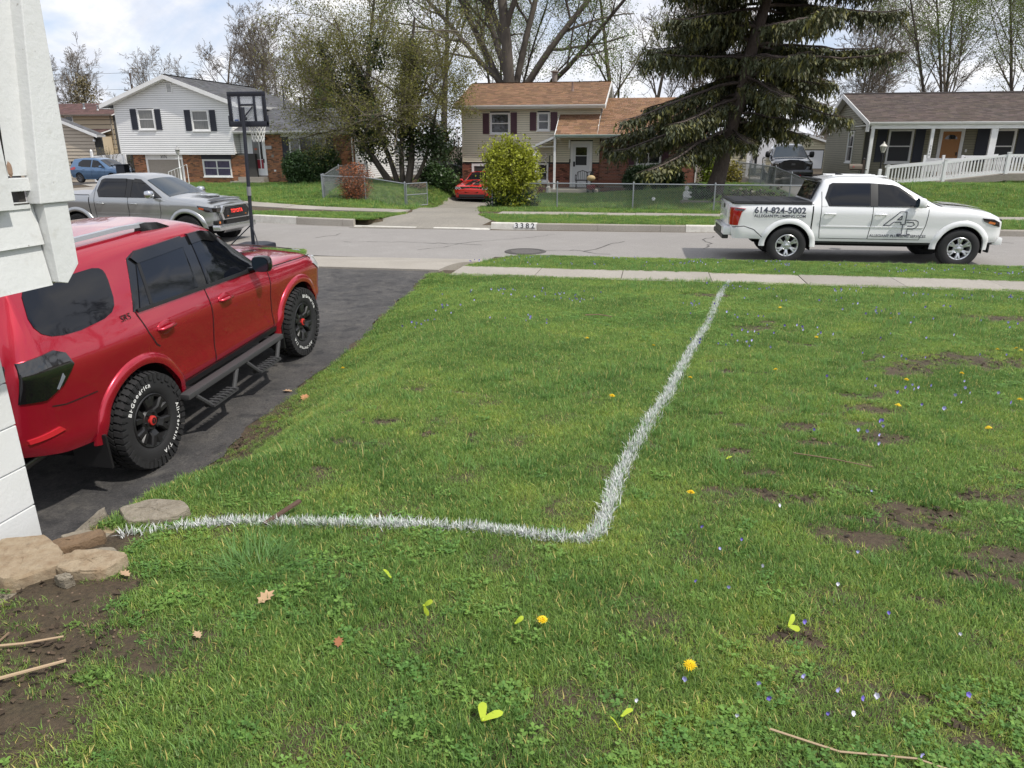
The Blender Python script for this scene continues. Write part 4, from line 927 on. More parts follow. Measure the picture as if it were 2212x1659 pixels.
def white_truck():
    c = pickup('white_pickup', 'white four door plumbing pickup with lettering and black bed cover parked on the street', M_white)
    truck_glass(c, M_glass, M_glass, 0)
    c.patch('window_line', [(2.62, 1.212), (2.6, 1.226), (.78, 1.238), (.78, 1.226)], M_blk, off=.014, n=16, rows=1)
    # bed cover in four folds
    mb = MB()
    for i in range(4):
        x0 = -1.12+i*.39; mb = MB().box(x0+.006, x0+.384, -.84, .84, 1.262, 1.295); mb.build('bed_cover', mat('bed_cover_vinyl', (.02, .021, .024), .55, bump=(.2, 200, .002)), c.root, bevel=.008, smooth=40)
    for s in (-1, 1): MB().box(-1.14, .42, s*.82, s*.935, 1.245, 1.272).build('bed_rail', M_blk, c.root, bevel=.008)
    MB().box(-1.17, -1.1, -.86, .86, 1.24, 1.285).build('tailgate_cap', M_blk, c.root, bevel=.01)
    # tailgate, lamps, bumper
    MB().box(-1.205, -1.16, -.68, .68, .78, 1.23).build('tailgate', M_white, c.root, bevel=.015, smooth=40)
    mb = MB(); text_on(mb, 'TACOMA', (-1.208, 0, 1.0), (0, -1, 0), (0, 0, 1), .12, .9, .015); mb.build('tailgate_letters', mat('pale_emboss', (.5, .5, .5), .4), c.root)
    MB().box(-1.215, -1.2, -.1, .1, 1.1, 1.19).build('tailgate_handle', M_blk, c.root, bevel=.01)
    for s in (-1, 1):
        l = c.patch('tail_lamp', [(-.97, 1.08), (-.89, 1.15), (-1.13, 1.17), (-1.14, .80), (-1.03, .80), (-1.0, .95)], M_redlamp, (s,), .014, 10, 4)[0]
        c.patch('lamp_lens', [(-.94, 1.10), (-.92, 1.14), (-1.11, 1.15), (-1.11, 1.115)], M_smoke, (s,), .02, 5, 2, l)
        MB().box(-1.19, -1.1, s*.70, s*.86, .8, 1.17).build('tail_lamp', M_redlamp, c.root, bevel=.02)
        c.patch('bumper_corner', [(-1.14, .52), (-1.14, .74), (-.9, .77), (-.7, .72), (-.55, .56), (-.5, .53)], M_white, (s,), .014, 12, 3)
        c.ribbon('bumper_seam', [(-.52, .56), (-.7, .72), (-.9, .785), (-1.13, .76)], w=.016, sides=(s,), off=.016)
    MB().box(-1.30, -1.14, -.8, .8, .58, .76).build('rear_bumper', M_white, c.root, bevel=.03, smooth=40)
    MB().box(-1.31, -1.18, -.78, .78, .5, .6).box(-1.31, -1.26, -.5, .5, .6, .73).build('bumper_step', M_blk, c.root, bevel=.02)
    MB().box(.46, .62, -.6, .6, 1.715, 1.755).build('cab_spoiler', M_blk, c.root, bevel=.02, smooth=40)
    mb = MB().prism([(1.02, -.02, 1.81), (1.2, -.02, 1.81), (1.02, -.02, 1.865)], (0, .04, 0)); mb.build('roof_fin', M_blk, c.root, bevel=.006)
    for y in (-.5, -.25, .25, .5): MB().tube([(.9, y, 1.806), (1.9, y, 1.80)], .012, 6).build('roof_rib', M_white, c.root, smooth=60)
    c.toppatch('hood_scoop', [(3.1, -.4), (3.95, -.45), (3.95, .45), (3.1, .4)], M_white, .025)
    c.toppatch('cowl', [(2.85, -.8), (2.96, -.8), (2.96, .8), (2.85, .8)], M_blk, .01)
    c.mirror(2.42, 1.27, M_blk, M_white, L=.16, w=.24, h=.21)
    for s in (-1, 1):
        l = c.patch('headlight', [(3.72, .95), (3.68, 1.015), (3.92, .995), (4.04, .93), (4.05, .84), (3.92, .87)], M_smoke, (s,), .01, 10, 3)[0]
        c.patch('side_marker', [(3.80, .915), (3.83, .955), (3.95, .925), (3.93, .89)], M_amber, (s,), .015, 4, 2, l)
        MB().box(3.95, 4.12, s*.5, s*.78, .86, .99).build('headlight', M_smoke, c.root, bevel=.02)
        MB().box(3.9, 3.93, s*.72, s*.9, .32, .52).build('mud_flap', M_blk, c.root, bevel=.004)
    MB().box(4.06, 4.18, -.5, .5, .62, 1.0).build('grille', M_blk, c.root, bevel=.03)
    MB().box(4.0, 4.2, -.8, .8, .46, .62).build('front_bumper', M_white, c.root, bevel=.04, smooth=40)
    # lettering on both sides
    for s in (-1, 1):
        u = (1, 0, 0) if s < 0 else (-1, 0, 0)
        def put(nm, txt, x, z, h, w, bold=.015):
            p = c.pt(x, z, s, .006); q = c.pt(x, z+.05, s, .006); mb = MB(); text_on(mb, txt, p, u, (q-p), h, w, bold)
            for i, v in enumerate(mb.v): mb.v[i] = tuple(c.pt(v[0], v[2], s, .0125))
            return mb.build(nm, M_ink, c.root)
        put('phone_number', '614-824-5002', -.21, 1.125, .15, 1.02, .02); put('web_address', 'ALLEGIANTPLUMBING.COM', -.21, 1.005, .085, 1.02, .02)
        put('company_name', 'ALLEGIANT PLUMBING SERVICES', 2.13, .635, .085, 1.08, .02)
        # AP monogram drawn as outline strokes
        mb = MB(); f = (lambda x: x) if s < 0 else (lambda x: 4.26-x)
        def stroke(pts, w=.008):
            for a, b in zip(pts, pts[1:]):
                d = math.hypot(b[0]-a[0], b[1]-a[1]); n = max(1, int(d/.06)); nx, nzz = -(b[1]-a[1])/d*w, (b[0]-a[0])/d*w
                for i in range(n):
                    p = (a[0]+(b[0]-a[0])*i/n, a[1]+(b[1]-a[1])*i/n); q = (a[0]+(b[0]-a[0])*(i+1)/n, a[1]+(b[1]-a[1])*(i+1)/n)
                    v = [c.pt(f(p[0]+e*nx), p[1]+e*nzz, s, .013) for e in (-1, 1)]+[c.pt(f(q[0]+e*nx), q[1]+e*nzz, s, .013) for e in (1, -1)]; mb.quad(*v)
        stroke([(1.83, .845), (2.12, 1.125), (2.24, 1.125), (2.24, .87), (2.16, .87), (2.16, .915), (2.02, .915), (1.95, .845), (1.83, .845)])
        stroke([(2.08, .965), (2.16, .965), (2.16, 1.045), (2.08, .965)])
        stroke([(2.24, .96), (2.42, .96), (2.48, .93), (2.49, .86), (2.46, .81), (2.40, .78), (2.30, .78), (2.30, .675), (2.36, .675), (2.36, .655), (2.12, .655), (2.12, .675), (2.2, .675), (2.2, .865)])
        stroke([(2.26, .915), (2.39, .915), (2.42, .87), (2.38, .835), (2.29, .835)])
        mb.build('monogram', M_ink, c.root)
        mb = MB(); p = c.pt(.66, 1.21, s, .006); text_on(mb, 'TACOMA', p, u, (0, s*-.1, 1), .03, .12); mb.build('badge', mat('badge_grey', (.25, .25, .26), .3), c.root)
    Mal = mat('alloy_silver', (.62, .63, .65), .3, metal=.75)
    st = dict(n=6, w0=.026, w1=.02, w2=.024, split=(-.17, .17), dish=.02, nut=M_chrome)
    for x in (0, 3.35):
        for s in (-1, 1): wheel(c, x, s, .395, .26, .235, .83, Mal, st)
    MB().box(.2, 3.0, -.5, .5, .36, .55).build('chassis', M_well, c.root)
    c.place((2.72, 16.60, -.205), R(2.2)); c.root.scale = (.985, .985, .97)
white_truck()
def silver_truck():
    M_sil = mat('silver_paint', (.40, .41, .415), .3, metal=.75, coat=.8)
    k = -.11
    c = pickup('silver_pickup', 'silver four door pickup with black grille parked behind the red off-roader', M_sil, wb=3.24, xf=4.08, topz=1.76)
    truck_glass(c, M_glass, M_glass, k)
    c.patch('rain_visor', [(2.14+k, 1.57), (2.0+k, 1.665), (1.72, 1.685), (1.72, 1.60), (1.95+k, 1.585)], M_blkg, off=.02); c.patch('rain_visor', [(1.5, 1.6), (1.5, 1.685), (.84, 1.685), (.78, 1.63), (.8, 1.595)], M_blkg, off=.02)
    c.patch('body_moulding', [(2.55+k, .60), (2.6+k, .68), (.62, .70), (.62, .60)], mat('bright_moulding', (.66, .67, .68), .25, metal=.6), off=.022, n=10, rows=2)
    MB().box(-1.2, .4, -.85, .85, 1.262, 1.285).build('bed_cover', mat('grey_vinyl', (.3, .31, .33), .5), c.root, bevel=.01); 
    c.mirror(2.36, 1.27, M_blk, M_chrome, L=.17, w=.25, h=.2)
    c.toppatch('hood_scoop', [(2.95, -.3), (3.5, -.26), (3.5, .26), (2.95, .3)], M_sil, .05)
    MB().box(3.47, 3.52, -.2, .2, 1.175, 1.215).build('scoop_opening', M_blk, c.root)
    c.toppatch('wind_deflector', [(3.80, -.72), (3.92, -.7), (3.92, .7), (3.80, .72)], M_blkg, .05)
    x = 3.99
    g = thing
    # grille surround, mesh, lettering
    A = [(.62, .66), (.70, .86), (.56, 1.03), (-.56, 1.03), (-.70, .86), (-.62, .66)]
    mb = MB().prism([(x+.0, y, z) for y, z in A], (.09, 0, 0)); fr = mb.build('grille_surround', mat('silver_surround', (.55, .56, .57), .25, metal=.8), c.root, bevel=.02, smooth=40)
    B = [(.54, .69), (.61, .86), (.49, .99), (-.49, .99), (-.61, .86), (-.54, .69)]
    MB().prism([(x+.08, y, z) for y, z in B], (.022, 0, 0)).build('grille', M_blk, c.root)
    mb = MB()
    for r_ in range(7):
        for q in range(20):
            yy = -.5+q*.052+(r_ % 2)*.026; zz = .71+r_*.042
            if abs(yy) < .5: mb.lathe([(.018, 0), (.022, .006)], (x+.102, yy, zz), 'x', 6)
    mb.build('grille_mesh', mat('dark_grey_plastic', (.05, .05, .055), .5), c.root)
    MB().box(x+.1, x+.112, -.34, .34, .80, .93).build('letter_bar', M_blk, c.root)
    mb = MB(); text_on(mb, 'TOYOTA', (x+.116, 0, .866), (0, 1, 0), (0, 0, 1), .12, .55, .015); mb.build('grille_letters', mat('emissive_red_letters', (.85, .06, .05), .4, emit=((1, .05, .04), .9)), c.root)  # red letter colour with some emission added
    for yy in (-.42, .42): MB().box(x+.104, x+.112, yy-.03, yy+.03, .745, .765).build('grille_marker', M_amber, c.root)
    for s in (-1, 1):
        l = c.patch('headlight', [(3.62, .97), (3.58, 1.04), (3.86, 1.01), (4.0, .96), (4.02, .86), (3.8, .88)], M_smoke, (s,), .012, 10, 3)[0]
        c.patch('side_marker', [(3.62, .955), (3.64, .995), (3.76, .975), (3.75, .93)], mat('red_amber', (.5, .08, .02), .1, coat=1), (s,), .018, 4, 2, l)
        MB().box(3.85, x+.07, s*.62, s*.84, .87, .99).build('headlight', M_smoke, c.root, bevel=.02)
        MB().box(3.9, x+.06, s*.58, s*.84, .56, .66).build('fog_lamp_bezel', M_blk, c.root, bevel=.02); MB().box(x+.05, x+.07, s*.72, s*.78, .58, .64).build('fog_lamp', M_amber, c.root)
    MB().box(x-.1, x+.13, -.86, .86, .40, .55).build('front_bumper', mat('silver_surround', (0, 0, 0)), c.root, bevel=.04, smooth=40)
    MB().box(x, x+.10, -.5, .5, .55, .65).build('lower_intake', M_blk, c.root, bevel=.01)
    MB().prism([(x+.05, -.5, .42), (x+.05, .5, .42), (x-.1, .4, .3), (x-.1, -.4, .3)], (.04, 0, .02)).build('skid_plate', M_chrome, c.root)
    st = dict(n=6, w0=.03, w1=.026, w2=.028, split=(-.2, .2), dish=.03, nut=M_blk)
    for xx in (0, 3.24):
        for s in (-1, 1): wheel(c, xx, s, .395, .27, .23, .82, mat('matte_black_rim', (0, 0, 0)), st, True)
    MB().box(.2, 2.9, -.5, .5, .36, .55).build('chassis', M_well, c.root)
    c.place((-15.0, 17.80, -.36), R(-.5))
silver_truck()
def red_coupe():
    P = mat('bright_red_paint', (.62, .02, .016), .2, coat=1)
    c = Car('red_coupe', 'bright red coupe with black hood stripes in the gravel drive beside the yellow bush', 'car', -1.0, 3.95,
        [(-1, .3), (0, .22), (3, .22), (4, .26)], [(-1, .92), (0, .95), (2, .90), (3, .87), (4, .78)],
        [(-1, 1.0), (-.5, 1.05), (.1, 1.3), (.9, 1.43), (1.3, 1.41), (2.0, 1.02), (2.2, .96), (3.2, .91), (3.85, .84), (4, .75)],
        [(-1, .88), (0, .95), (3, .95), (4, .9)], [(-1, .8), (.1, .6), (1.2, .58), (2.1, .8), (3.8, .82), (4, .8)], [(-1, .02), (1, .05), (2, .05), (4, .04)],
        [(0, .33, .37), (2.95, .33, .37)], [(0, -.06), (.4, 0), (.8, .01), (1, -.04)], P, rcorner=.18, nose=[(.2, -.1), (.5, .0), (.7, .03), (.85, -.1)])
    c.body(step=.09)
    c.patch('window', [(1.85, .95), (1.2, 1.33), (.5, 1.33), (.1, 1.0)], M_glass, n=10); c.toppatch('windscreen', [(1.36, -.54), (2.04, -.72), (2.04, .72), (1.36, .54)], M_glass, .006)
    for y in (-.2, .2): c.toppatch('hood_stripe', [(2.1, y-.15), (3.9, y-.15), (3.9, y+.15), (2.1, y+.15)], M_blkg, .008, rows=3); c.toppatch('roof_stripe', [(.5, y-.15), (1.3, y-.15), (1.3, y+.15), (.5, y+.15)], M_blkg, .008, rows=3)
    x = 3.985
    for y in (-.2, .2): MB().box(x-.02, x+.012, y-.15, y+.15, .50, .66).build('bumper_stripe', M_blkg, c.root, bevel=.01)
    MB().box(x-.1, x+.0, -.86, .86, .655, .79).build('grille', M_blk, c.root, bevel=.02)
    for s in (-1, 1):
        MB().box(x-.06, x+.012, s*.05, s*.50, .685, .755).build('grille_insert', M_blkg, c.root, bevel=.01)
        mb = MB(); 
        for e in ((s*.06, s*.49, .76, .768), (s*.06, s*.49, .672, .68)): mb.box(x, x+.018, e[0], e[1], e[2], e[3])
        mb.build('grille_trim', M_chrome, c.root)
        for y in (.62, .77):
            o = MB().lathe([(.0, .008), (.05, .004), (.062, -.02)], (x+.005, s*y, .722), 'x', 18).build('headlight', M_smoke, c.root, smooth=40)
            MB().lathe([(.044, .010), (.056, .012), (.06, .0)], (x+.008, s*y, .722), 'x', 18).build('headlight_ring', mat('white_ring', (.85, .86, .88), .2), o, smooth=40)
        MB().box(x-.06, x-.0, s*.70, s*.76, .42, .47).build('fog_lamp', M_blk, c.root)
    MB().box(x-.1, x-.0, -.66, .66, .27, .42).build('lower_intake', M_blk, c.root, bevel=.03); MB().box(x-.15, x+.02, -.8, .8, .2, .245).build('front_splitter', M_blk, c.root, bevel=.01)
    c.mirror(1.78, .98, P, P, L=.12, w=.2, h=.13)
    for xx in (0, 2.95):
        for s in (-1, 1): wheel(c, xx, s, .35, .25, .25, .83, M_blk, dict(n=5, w0=.03, w1=.028, w2=.03))
    c.place((-9.1, 36.1+3.95, -.615), R(-90+1))
red_coupe()
def blue_hatch():
    P = mat('blue_metallic_paint', (.10, .19, .33), .3, metal=.5, coat=.9)
    c = Car('blue_hatchback', 'blue hatchback parked beside the beige house at the left edge', 'car', -.78, 3.5,
        [(-.8, .35), (0, .25), (3, .25), (3.6, .3)], [(-.8, .98), (0, .96), (2, .92), (2.5, .9), (3.5, .72)],
        [(-.8, 1.35), (-.55, 1.46), (.3, 1.53), (1.2, 1.52), (1.6, 1.43), (2.45, .99), (2.7, .93), (3.2, .84), (3.5, .7)],
        [(-.8, .80), (0, .845), (2.6, .845), (3.5, .75)], [(-.8, .58), (.5, .6), (1.5, .58), (2.5, .72), (3.5, .6)], [(-.8, .02), (1, .05), (3.5, .04)],
        [(0, .31, .35), (2.6, .31, .35)], [(0, -.05), (.4, 0), (.8, .01), (1, -.03)], P, rcorner=.2, nose=[(.2, -.1), (.5, .02), (.9, -.1)], tail=[(.3, .02), (.6, -.05), (1, .0), (1.3, .14), (1.5, .25)])
    k = lambda x, z, s, j, n: 'door@f' if 1.05 < x < 2.1 and z < .95 and j < 21 else ('door@r' if .3 < x < 1.05 and z < .95 and j < 21 else 'body')
    d = c.body(step=.09, keyf=k, extra=(1.05, 2.1, .3))
    for s in (-1, 1): c.handle(1.2, .84, P, d[('door@f', s)], (s,), .16); c.handle(.42, .85, P, d[('door@r', s)], (s,), .16)
    c.patch('window', [(2.15, .96), (1.5, 1.38), (1.1, 1.43), (1.08, .98)], M_glass, n=10); c.patch('window', [(1.0, .98), (1.02, 1.43), (.3, 1.43), (.0, 1.25), (.0, 1.05), (.3, 1.0)], M_glass, n=10)
    c.ribbon('door_gap', [(1.05, .95), (1.03, .36)]); c.ribbon('door_gap', [(2.12, .93), (2.1, .36), (.5, .36)])
    c.toppatch('windscreen', [(1.62, -.56), (2.42, -.68), (2.42, .68), (1.62, .56)], M_glass, .006)
    MB().box(-.79, -.70, -.58, .58, 1.0, 1.33).build('rear_window', M_glass, c.root, bevel=.02)
    for s in (-1, 1): c.patch('tail_lamp', [(-.22, .90), (-.3, .99), (-.5, .96), (-.68, .86), (-.66, .80), (-.4, .80)], M_redlamp, (s,), .015, 8, 3); MB().box(-.82, -.72, s*.52, s*.72, .78, .92).build('tail_lamp', M_redlamp, c.root, bevel=.02)
    c.mirror(1.95, .98, P, P, L=.12, w=.18, h=.13)
    MB().tube([(-.4, 0, 1.48), (-.75, -.02, 1.68)], .006, 5).build('antenna', M_blk, c.root)
    for xx in (0, 2.6):
        for s in (-1, 1): wheel(c, xx, s, .31, .2, .2, .74, mat('grey_rim', (.1, .1, .11), .4), dict(n=7, w0=.02, w1=.018, w2=.02))
    c.place((-36.4, 42.6, gz(-35, 42.5)), R(-6))
blue_hatch()
def black_truck():
    P = mat('black_paint', (.010, .011, .014), .15, coat=1)
    c = pickup('black_pickup', 'black full size pickup parked nose out beside the olive house', P, topz=1.86)
    truck_glass(c, M_glass, M_glass, 0); x = 4.1
    A = [(.50, .66), (.62, .80), (.62, 1.0), (.42, 1.14), (-.42, 1.14), (-.62, 1.0), (-.62, .80), (-.50, .66)]
    MB().prism([(x, y, z) for y, z in A], (.1, 0, 0)).build('grille', M_blk, c.root, bevel=.03)
    mb = MB()
    for i in range(6): mb.box(x+.1, x+.118, -.5, .5, .74+i*.06, .765+i*.06)
    mb.build('grille_bar', M_blkg, c.root)
    MB().box(x+.1, x+.125, -.09, .09, .92, 1.0).build('grille_emblem', mat('dark_grey_plastic', (.05, .05, .055), .5), c.root, bevel=.02)
    MB().tube([(x+.1, -.45, 1.1), (x+.105, -.2, 1.15), (x+.105, .2, 1.15), (x+.1, .45, 1.1)], .025, 6).build('grille_trim', M_blkg, c.root, smooth=50)
    for s in (-1, 1):
        MB().box(x-.2, x+.08, s*.62, s*.88, .86, 1.04).build('headlight', M_smoke, c.root, bevel=.03); MB().box(x+.06, x+.085, s*.66, s*.84, .98, 1.0).build('light_strip', M_clearlamp, c.root)
        MB().box(x+.05, x+.09, s*.62, s*.82, .56, .64).build('fog_lamp', mat('dark_grey_plastic', (.05, .05, .055)), c.root, bevel=.01)
        MB().lathe([(.0, .06), (.03, .05), (.03, 0)], (x+.12, s*.36, .45), 'x', 8).build('tow_hook', M_redlamp if s > 0 else M_blk, c.root)
    MB().box(x-.1, x+.14, -.93, .93, .46, .72).build('front_bumper', P, c.root, bevel=.05, smooth=40)
    MB().box(x, x+.12, -.55, .55, .36, .47).build('lower_intake', M_blk, c.root, bevel=.02)
    c.mirror(2.5, 1.36, M_blk, M_blk, L=.14, w=.24, h=.30)
    for xx in (0, 3.35):
        for s in (-1, 1): wheel(c, xx, s, .40, .28, .25, .86, M_blk, dict(n=6, w0=.03, w1=.026, w2=.03))
    c.place((7.02, 40.0+4.3, gz(7, 40)), R(-92)); c.root.scale = (1.06, 1.06, 1.06)
black_truck()
# ================================================================ houses
class Fr:
    """wall frame: origin o, u along the wall, n outwards, z up"""
    def __init__(s, o, u, n): s.o, s.u, s.n = Vector(o), Vector(u).normalized(), Vector(n).normalized(); s.z = Vector((0, 0, 1))
    def P(s, a, d, z): return s.o+s.u*a+s.n*d+s.z*z
    def box(s, mb, a0, a1, d0, d1, z0, z1, tint=None): return mb.obox(s.P(a0, d0, z0), s.u*(a1-a0), s.n*(d1-d0), s.z*(z1-z0), tint)
    def B(s, name, m, parent, a0, a1, d0, d1, z0, z1, bevel=0, label=None): return s.box(MB(), a0, a1, d0, d1, z0, z1).build(name, m, parent, bevel=bevel, label=label)
M_core = mat('wall_core', (.06, .058, .055), .95)  # near black, painting the shadow lines in the gaps between siding boards
M_mort = mat('mortar', (.33, .30, .26), .95, var=[(.4, 20, (.2, .18, .15))])
M_brick = mat('orange_brick', (.40, .17, .07), .85, tint=True, var=[(.4, 30, (.2, .08, .04))])
M_brick2 = mat('red_brick', (.31, .12, .075), .88, tint=True, var=[(.4, 30, (.16, .065, .045))])
M_wsid = mat('white_siding', (.82, .82, .81), .55, var=[(.25, .8, (.6, .6, .585))])
M_csid = mat('cream_siding', (.74, .69, .55), .6, var=[(.3, .7, (.5, .46, .36))])
M_osid = mat('olive_siding', (.25, .235, .165), .6, var=[(.25, .8, (.17, .16, .115))])
M_bsid = mat('beige_siding', (.5, .43, .34), .7, var=[(.25, .6, (.36, .31, .25))])
M_tsid = mat('tan_siding', (.52, .43, .30), .7)
M_ysid = mat('pale_yellow_siding', (.5, .46, .32), .7)
M_trim = mat('white_trim', (.82, .82, .81), .5, var=[(.3, 3, (.6, .59, .57))])
M_navy = mat('navy_shutter', (.022, .026, .04), .6)
M_plum = mat('plum_shutter', (.075, .026, .04), .55, var=[(.4, 4, (.1, .045, .06))])
M_pane = mat('window_pane', (.018, .02, .022), .04, spec=.9)
M_paneb = mat('curtained_pane', (.16, .16, .15), .05, spec=.9, var=[(.6, 3.5, (.06, .065, .07)), (.4, 13, (.24, .24, .22))], stretch=(6, 1, .6))
M_panev = mat('violet_curtain_pane', (.045, .045, .09), .05, spec=.9, var=[(.7, 4, (.11, .1, .17))], stretch=(5, 1, .7))
M_screen = mat('dark_window_screen', (.012, .013, .015), .5)
M_gsh = mat('grey_shingles', (.12, .122, .13), .95, tint=True, bump=(.5, 90, .01))
M_tsh = mat('brown_shingles', (.245, .142, .082), .95, tint=True, bump=(.5, 90, .01))
M_dsh = mat('dark_brown_shingles', (.13, .10, .086), .95, tint=True, bump=(.5, 90, .01), var=[(.5, .45, (.095, .08, .075))])
M_rsh = mat('reddish_shingles', (.115, .062, .056), .95, tint=True)
M_grey = mat('weathered_wood', (.34, .31, .26), .9, var=[(.6, 6, (.2, .18, .15)), (.4, 40, (.15, .13, .11))], stretch=(1, 1, 6), bump=(.4, 60, .006))
M_vinyl = mat('white_vinyl', (.82, .82, .82), .4)
M_galv = mat('galvanised_steel', (.34, .36, .38), .4, metal=.6, var=[(.4, 8, (.25, .27, .28))])
M_door = mat('white_door', (.7, .71, .72), .4)
BV = {}
def inst(name, me, parent, loc, fr):
    o = link(name, me, parent); off = root_of(parent).location; n = fr.n; u = fr.u
    o.matrix_local = Matrix(((u.x, n.x, 0, loc.x-off.x), (u.y, n.y, 0, loc.y-off.y), (0, 0, 1, loc.z-off.z), (0, 0, 0, 1))); return o
def bricks(parent, fr, a0, a1, z0, z1, m, holes=(), budget=150, d=.0, seed=1, L=.2, Hh=.062, dark=.2):
    """brick courses proud of a mortar face; the first budget bricks are objects of their own, the rest one part"""
    rr = random.Random(seed); fr.B('mortar_face', M_mort, parent, a0, a1, d-.03, d-.002, z0, z1)
    def tint():
        t = rr.uniform(.75, 1.25); 
        if rr.random() < dark: t *= .42
        return (t, t*rr.uniform(.92, 1.04), t*rr.uniform(.9, 1.05))
    key = m.name
    if key not in BV:
        BV[key] = []
        for k in range(14): BV[key].append(MB().box(-L/2+.005, L/2-.005, 0, .012, .004, Hh-.004, tint()).mesh('brick', m))
    rest = MB(); cnt = 0; z = z0; row = 0; full = []
    while z+Hh <= z1+.002:
        a = a0-(L/2 if row % 2 else 0)
        while a < a1-.01:
            b0, b1 = max(a, a0), min(a+L, a1); segs = [(b0, b1)]
            for (h0, h1, y0, y1) in holes:
                if z+Hh*.5 > y0 and z+Hh*.5 < y1:
                    ns = []
                    for (s0, s1) in segs:
                        if h1 <= s0 or h0 >= s1: ns.append((s0, s1))
                        else:
                            if h0 > s0: ns.append((s0, h0))
                            if h1 < s1: ns.append((h1, s1))
                    segs = ns
            for (s0, s1) in segs:
                if s1-s0 < .03: continue
                if s1-s0 > L-.004: full.append((s0+L/2, z))
                else: fr.box(rest, s0+.005, s1-.005, d, d+.012+rr.uniform(-.002, .002), z+.004, z+Hh-.004, tint())
            a += L
        z += Hh+.0095; row += 1
    rr.shuffle(full); full.sort(key=lambda q: -q[1] if False else 0)
    for i, (a, z) in enumerate(full):
        if i < budget: inst('brick', rr.choice(BV[key]), parent, fr.P(a, d+rr.uniform(-.001, .003), z), fr)
        else: fr.box(rest, a-L/2+.005, a+L/2-.005, d, d+.012+rr.uniform(-.002, .002), z+.004, z+Hh-.004, tint())
    if rest.f: rest.build('brickwork', m, parent, kind='stuff')
def siding(parent, fr, a0, a1, z0, z1, step, m, holes=(), clip=None, d=0., name='siding_board', thick=.03):
    z = z0
    while z < z1-.01:
        zb = min(z+step, z1); l, r = a0, a1
        if clip: l, r = clip((z+zb)/2); l, r = max(a0, l), min(a1, r)
        segs = [(l, r)] if r-l > .05 else []
        for (h0, h1, y0, y1) in holes:
            if min(zb, y1)-max(z, y0) > .3*step:
                ns = []
                for (s0, s1) in segs:
                    if h1 <= s0 or h0 >= s1: ns.append((s0, s1))
                    else:
                        if h0 > s0: ns.append((s0, h0))
                        if h1 < s1: ns.append((h1, s1))
                segs = ns
        for (s0, s1) in segs:
            if s1-s0 < .03: continue
            g_ = .13*step; pr = [(d+.006, z+g_), (d+thick, z+g_), (d+thick, z+g_+.008), (d+.006, zb+.004), (d-.004, zb+.004)]  # gap under each board shows the dark core as a painted shadow line
            MB().prism([fr.P(s0, q, w) for q, w in pr], fr.u*(s1-s0)).build(name, m, parent)
        z += step
SHV = {}
def shingles(parent, o, u, v, Wd, Ln, m, budget=60, tab=.3, exp=.142, seed=1, clip=None):
    """courses of shingle tabs on a roof plane; parent is the roof part"""
    rr = random.Random(seed); o, u, v = Vector(o), Vector(u).normalized(), Vector(v).normalized(); n = u.cross(v).normalized()
    if n.z < 0: n = -n
    def tint():
        t = rr.uniform(.68, 1.3); return (t, t*rr.uniform(.95, 1.04), t*rr.uniform(.92, 1.06))
    def tabmesh(mb, p, w, t):
        a, b, c, d = p+n*.016, p+u*w+n*.016, p+u*w+v*(exp+.02)+n*.002, p+v*(exp+.02)+n*.002
        mb.add([a, b, c, d, p, p+u*w], [(0, 1, 2, 3), (4, 5, 1, 0), (1, 5, 2), (0, 3, 4)], t)
    key = (m.name, tuple(round(q, 3) for q in (*u, *v)))
    if key not in SHV:
        SHV[key] = []
        for k in range(10):
            mb = MB(); tabmesh(mb, Vector((0, 0, 0)), tab-.006, tint()); SHV[key].append(mb.mesh('shingle', m))
    rest = MB(); off = root_of(parent).location; cnt = 0; r = 0; s = 0.
    allp = []
    while s < Ln-.02:
        a = -rr.uniform(0, tab); l, rt = (clip(s) if clip else (0, Wd))
        while a < rt:
            w = tab*rr.choice((1, 1, 1, .66)) ; x0, x1 = max(a, l), min(a+w, rt)
            if x1-x0 > .03: allp.append((x0, x1, s, abs(x1-x0-tab) < 1e-6))
            a += w
        s += exp; r += 1
    idx = [i for i, p in enumerate(allp) if p[3]]; rr.shuffle(idx); ind = set(idx[:budget])
    for i, (x0, x1, s, fl) in enumerate(allp):
        p = o+u*x0+v*(s+rr.uniform(-.006, .006))+n*.004
        if i in ind:
            q = link('shingle', rr.choice(SHV[key]), parent); q.location = p-off
        else: tabmesh(rest, p, x1-x0-.006, tint())
    rest.build('shingles', m, parent, kind='stuff')
def roof(parent, o, u, v, Wd, Ln, m, budget=60, seed=1, thick=.1, clip=None, trim=None, name='roof', tab=.3, exp=.142):
    o, u, v = Vector(o), Vector(u).normalized(), Vector(v).normalized(); n = u.cross(v).normalized()
    if n.z < 0: n = -n
    if clip is None: r = MB().obox(o, u*Wd, v*Ln, -n*thick).build(name, trim or M_trim, parent)
    else:
        l0, r0 = clip(0); l1, r1 = clip(Ln); r = MB().prism([o+u*l0, o+u*r0, o+u*r1+v*Ln, o+u*l1+v*Ln], -n*thick).build(name, trim or M_trim, parent)
    shingles(r, o, u, v, Wd, Ln, m, budget, tab, exp, seed, clip); return r
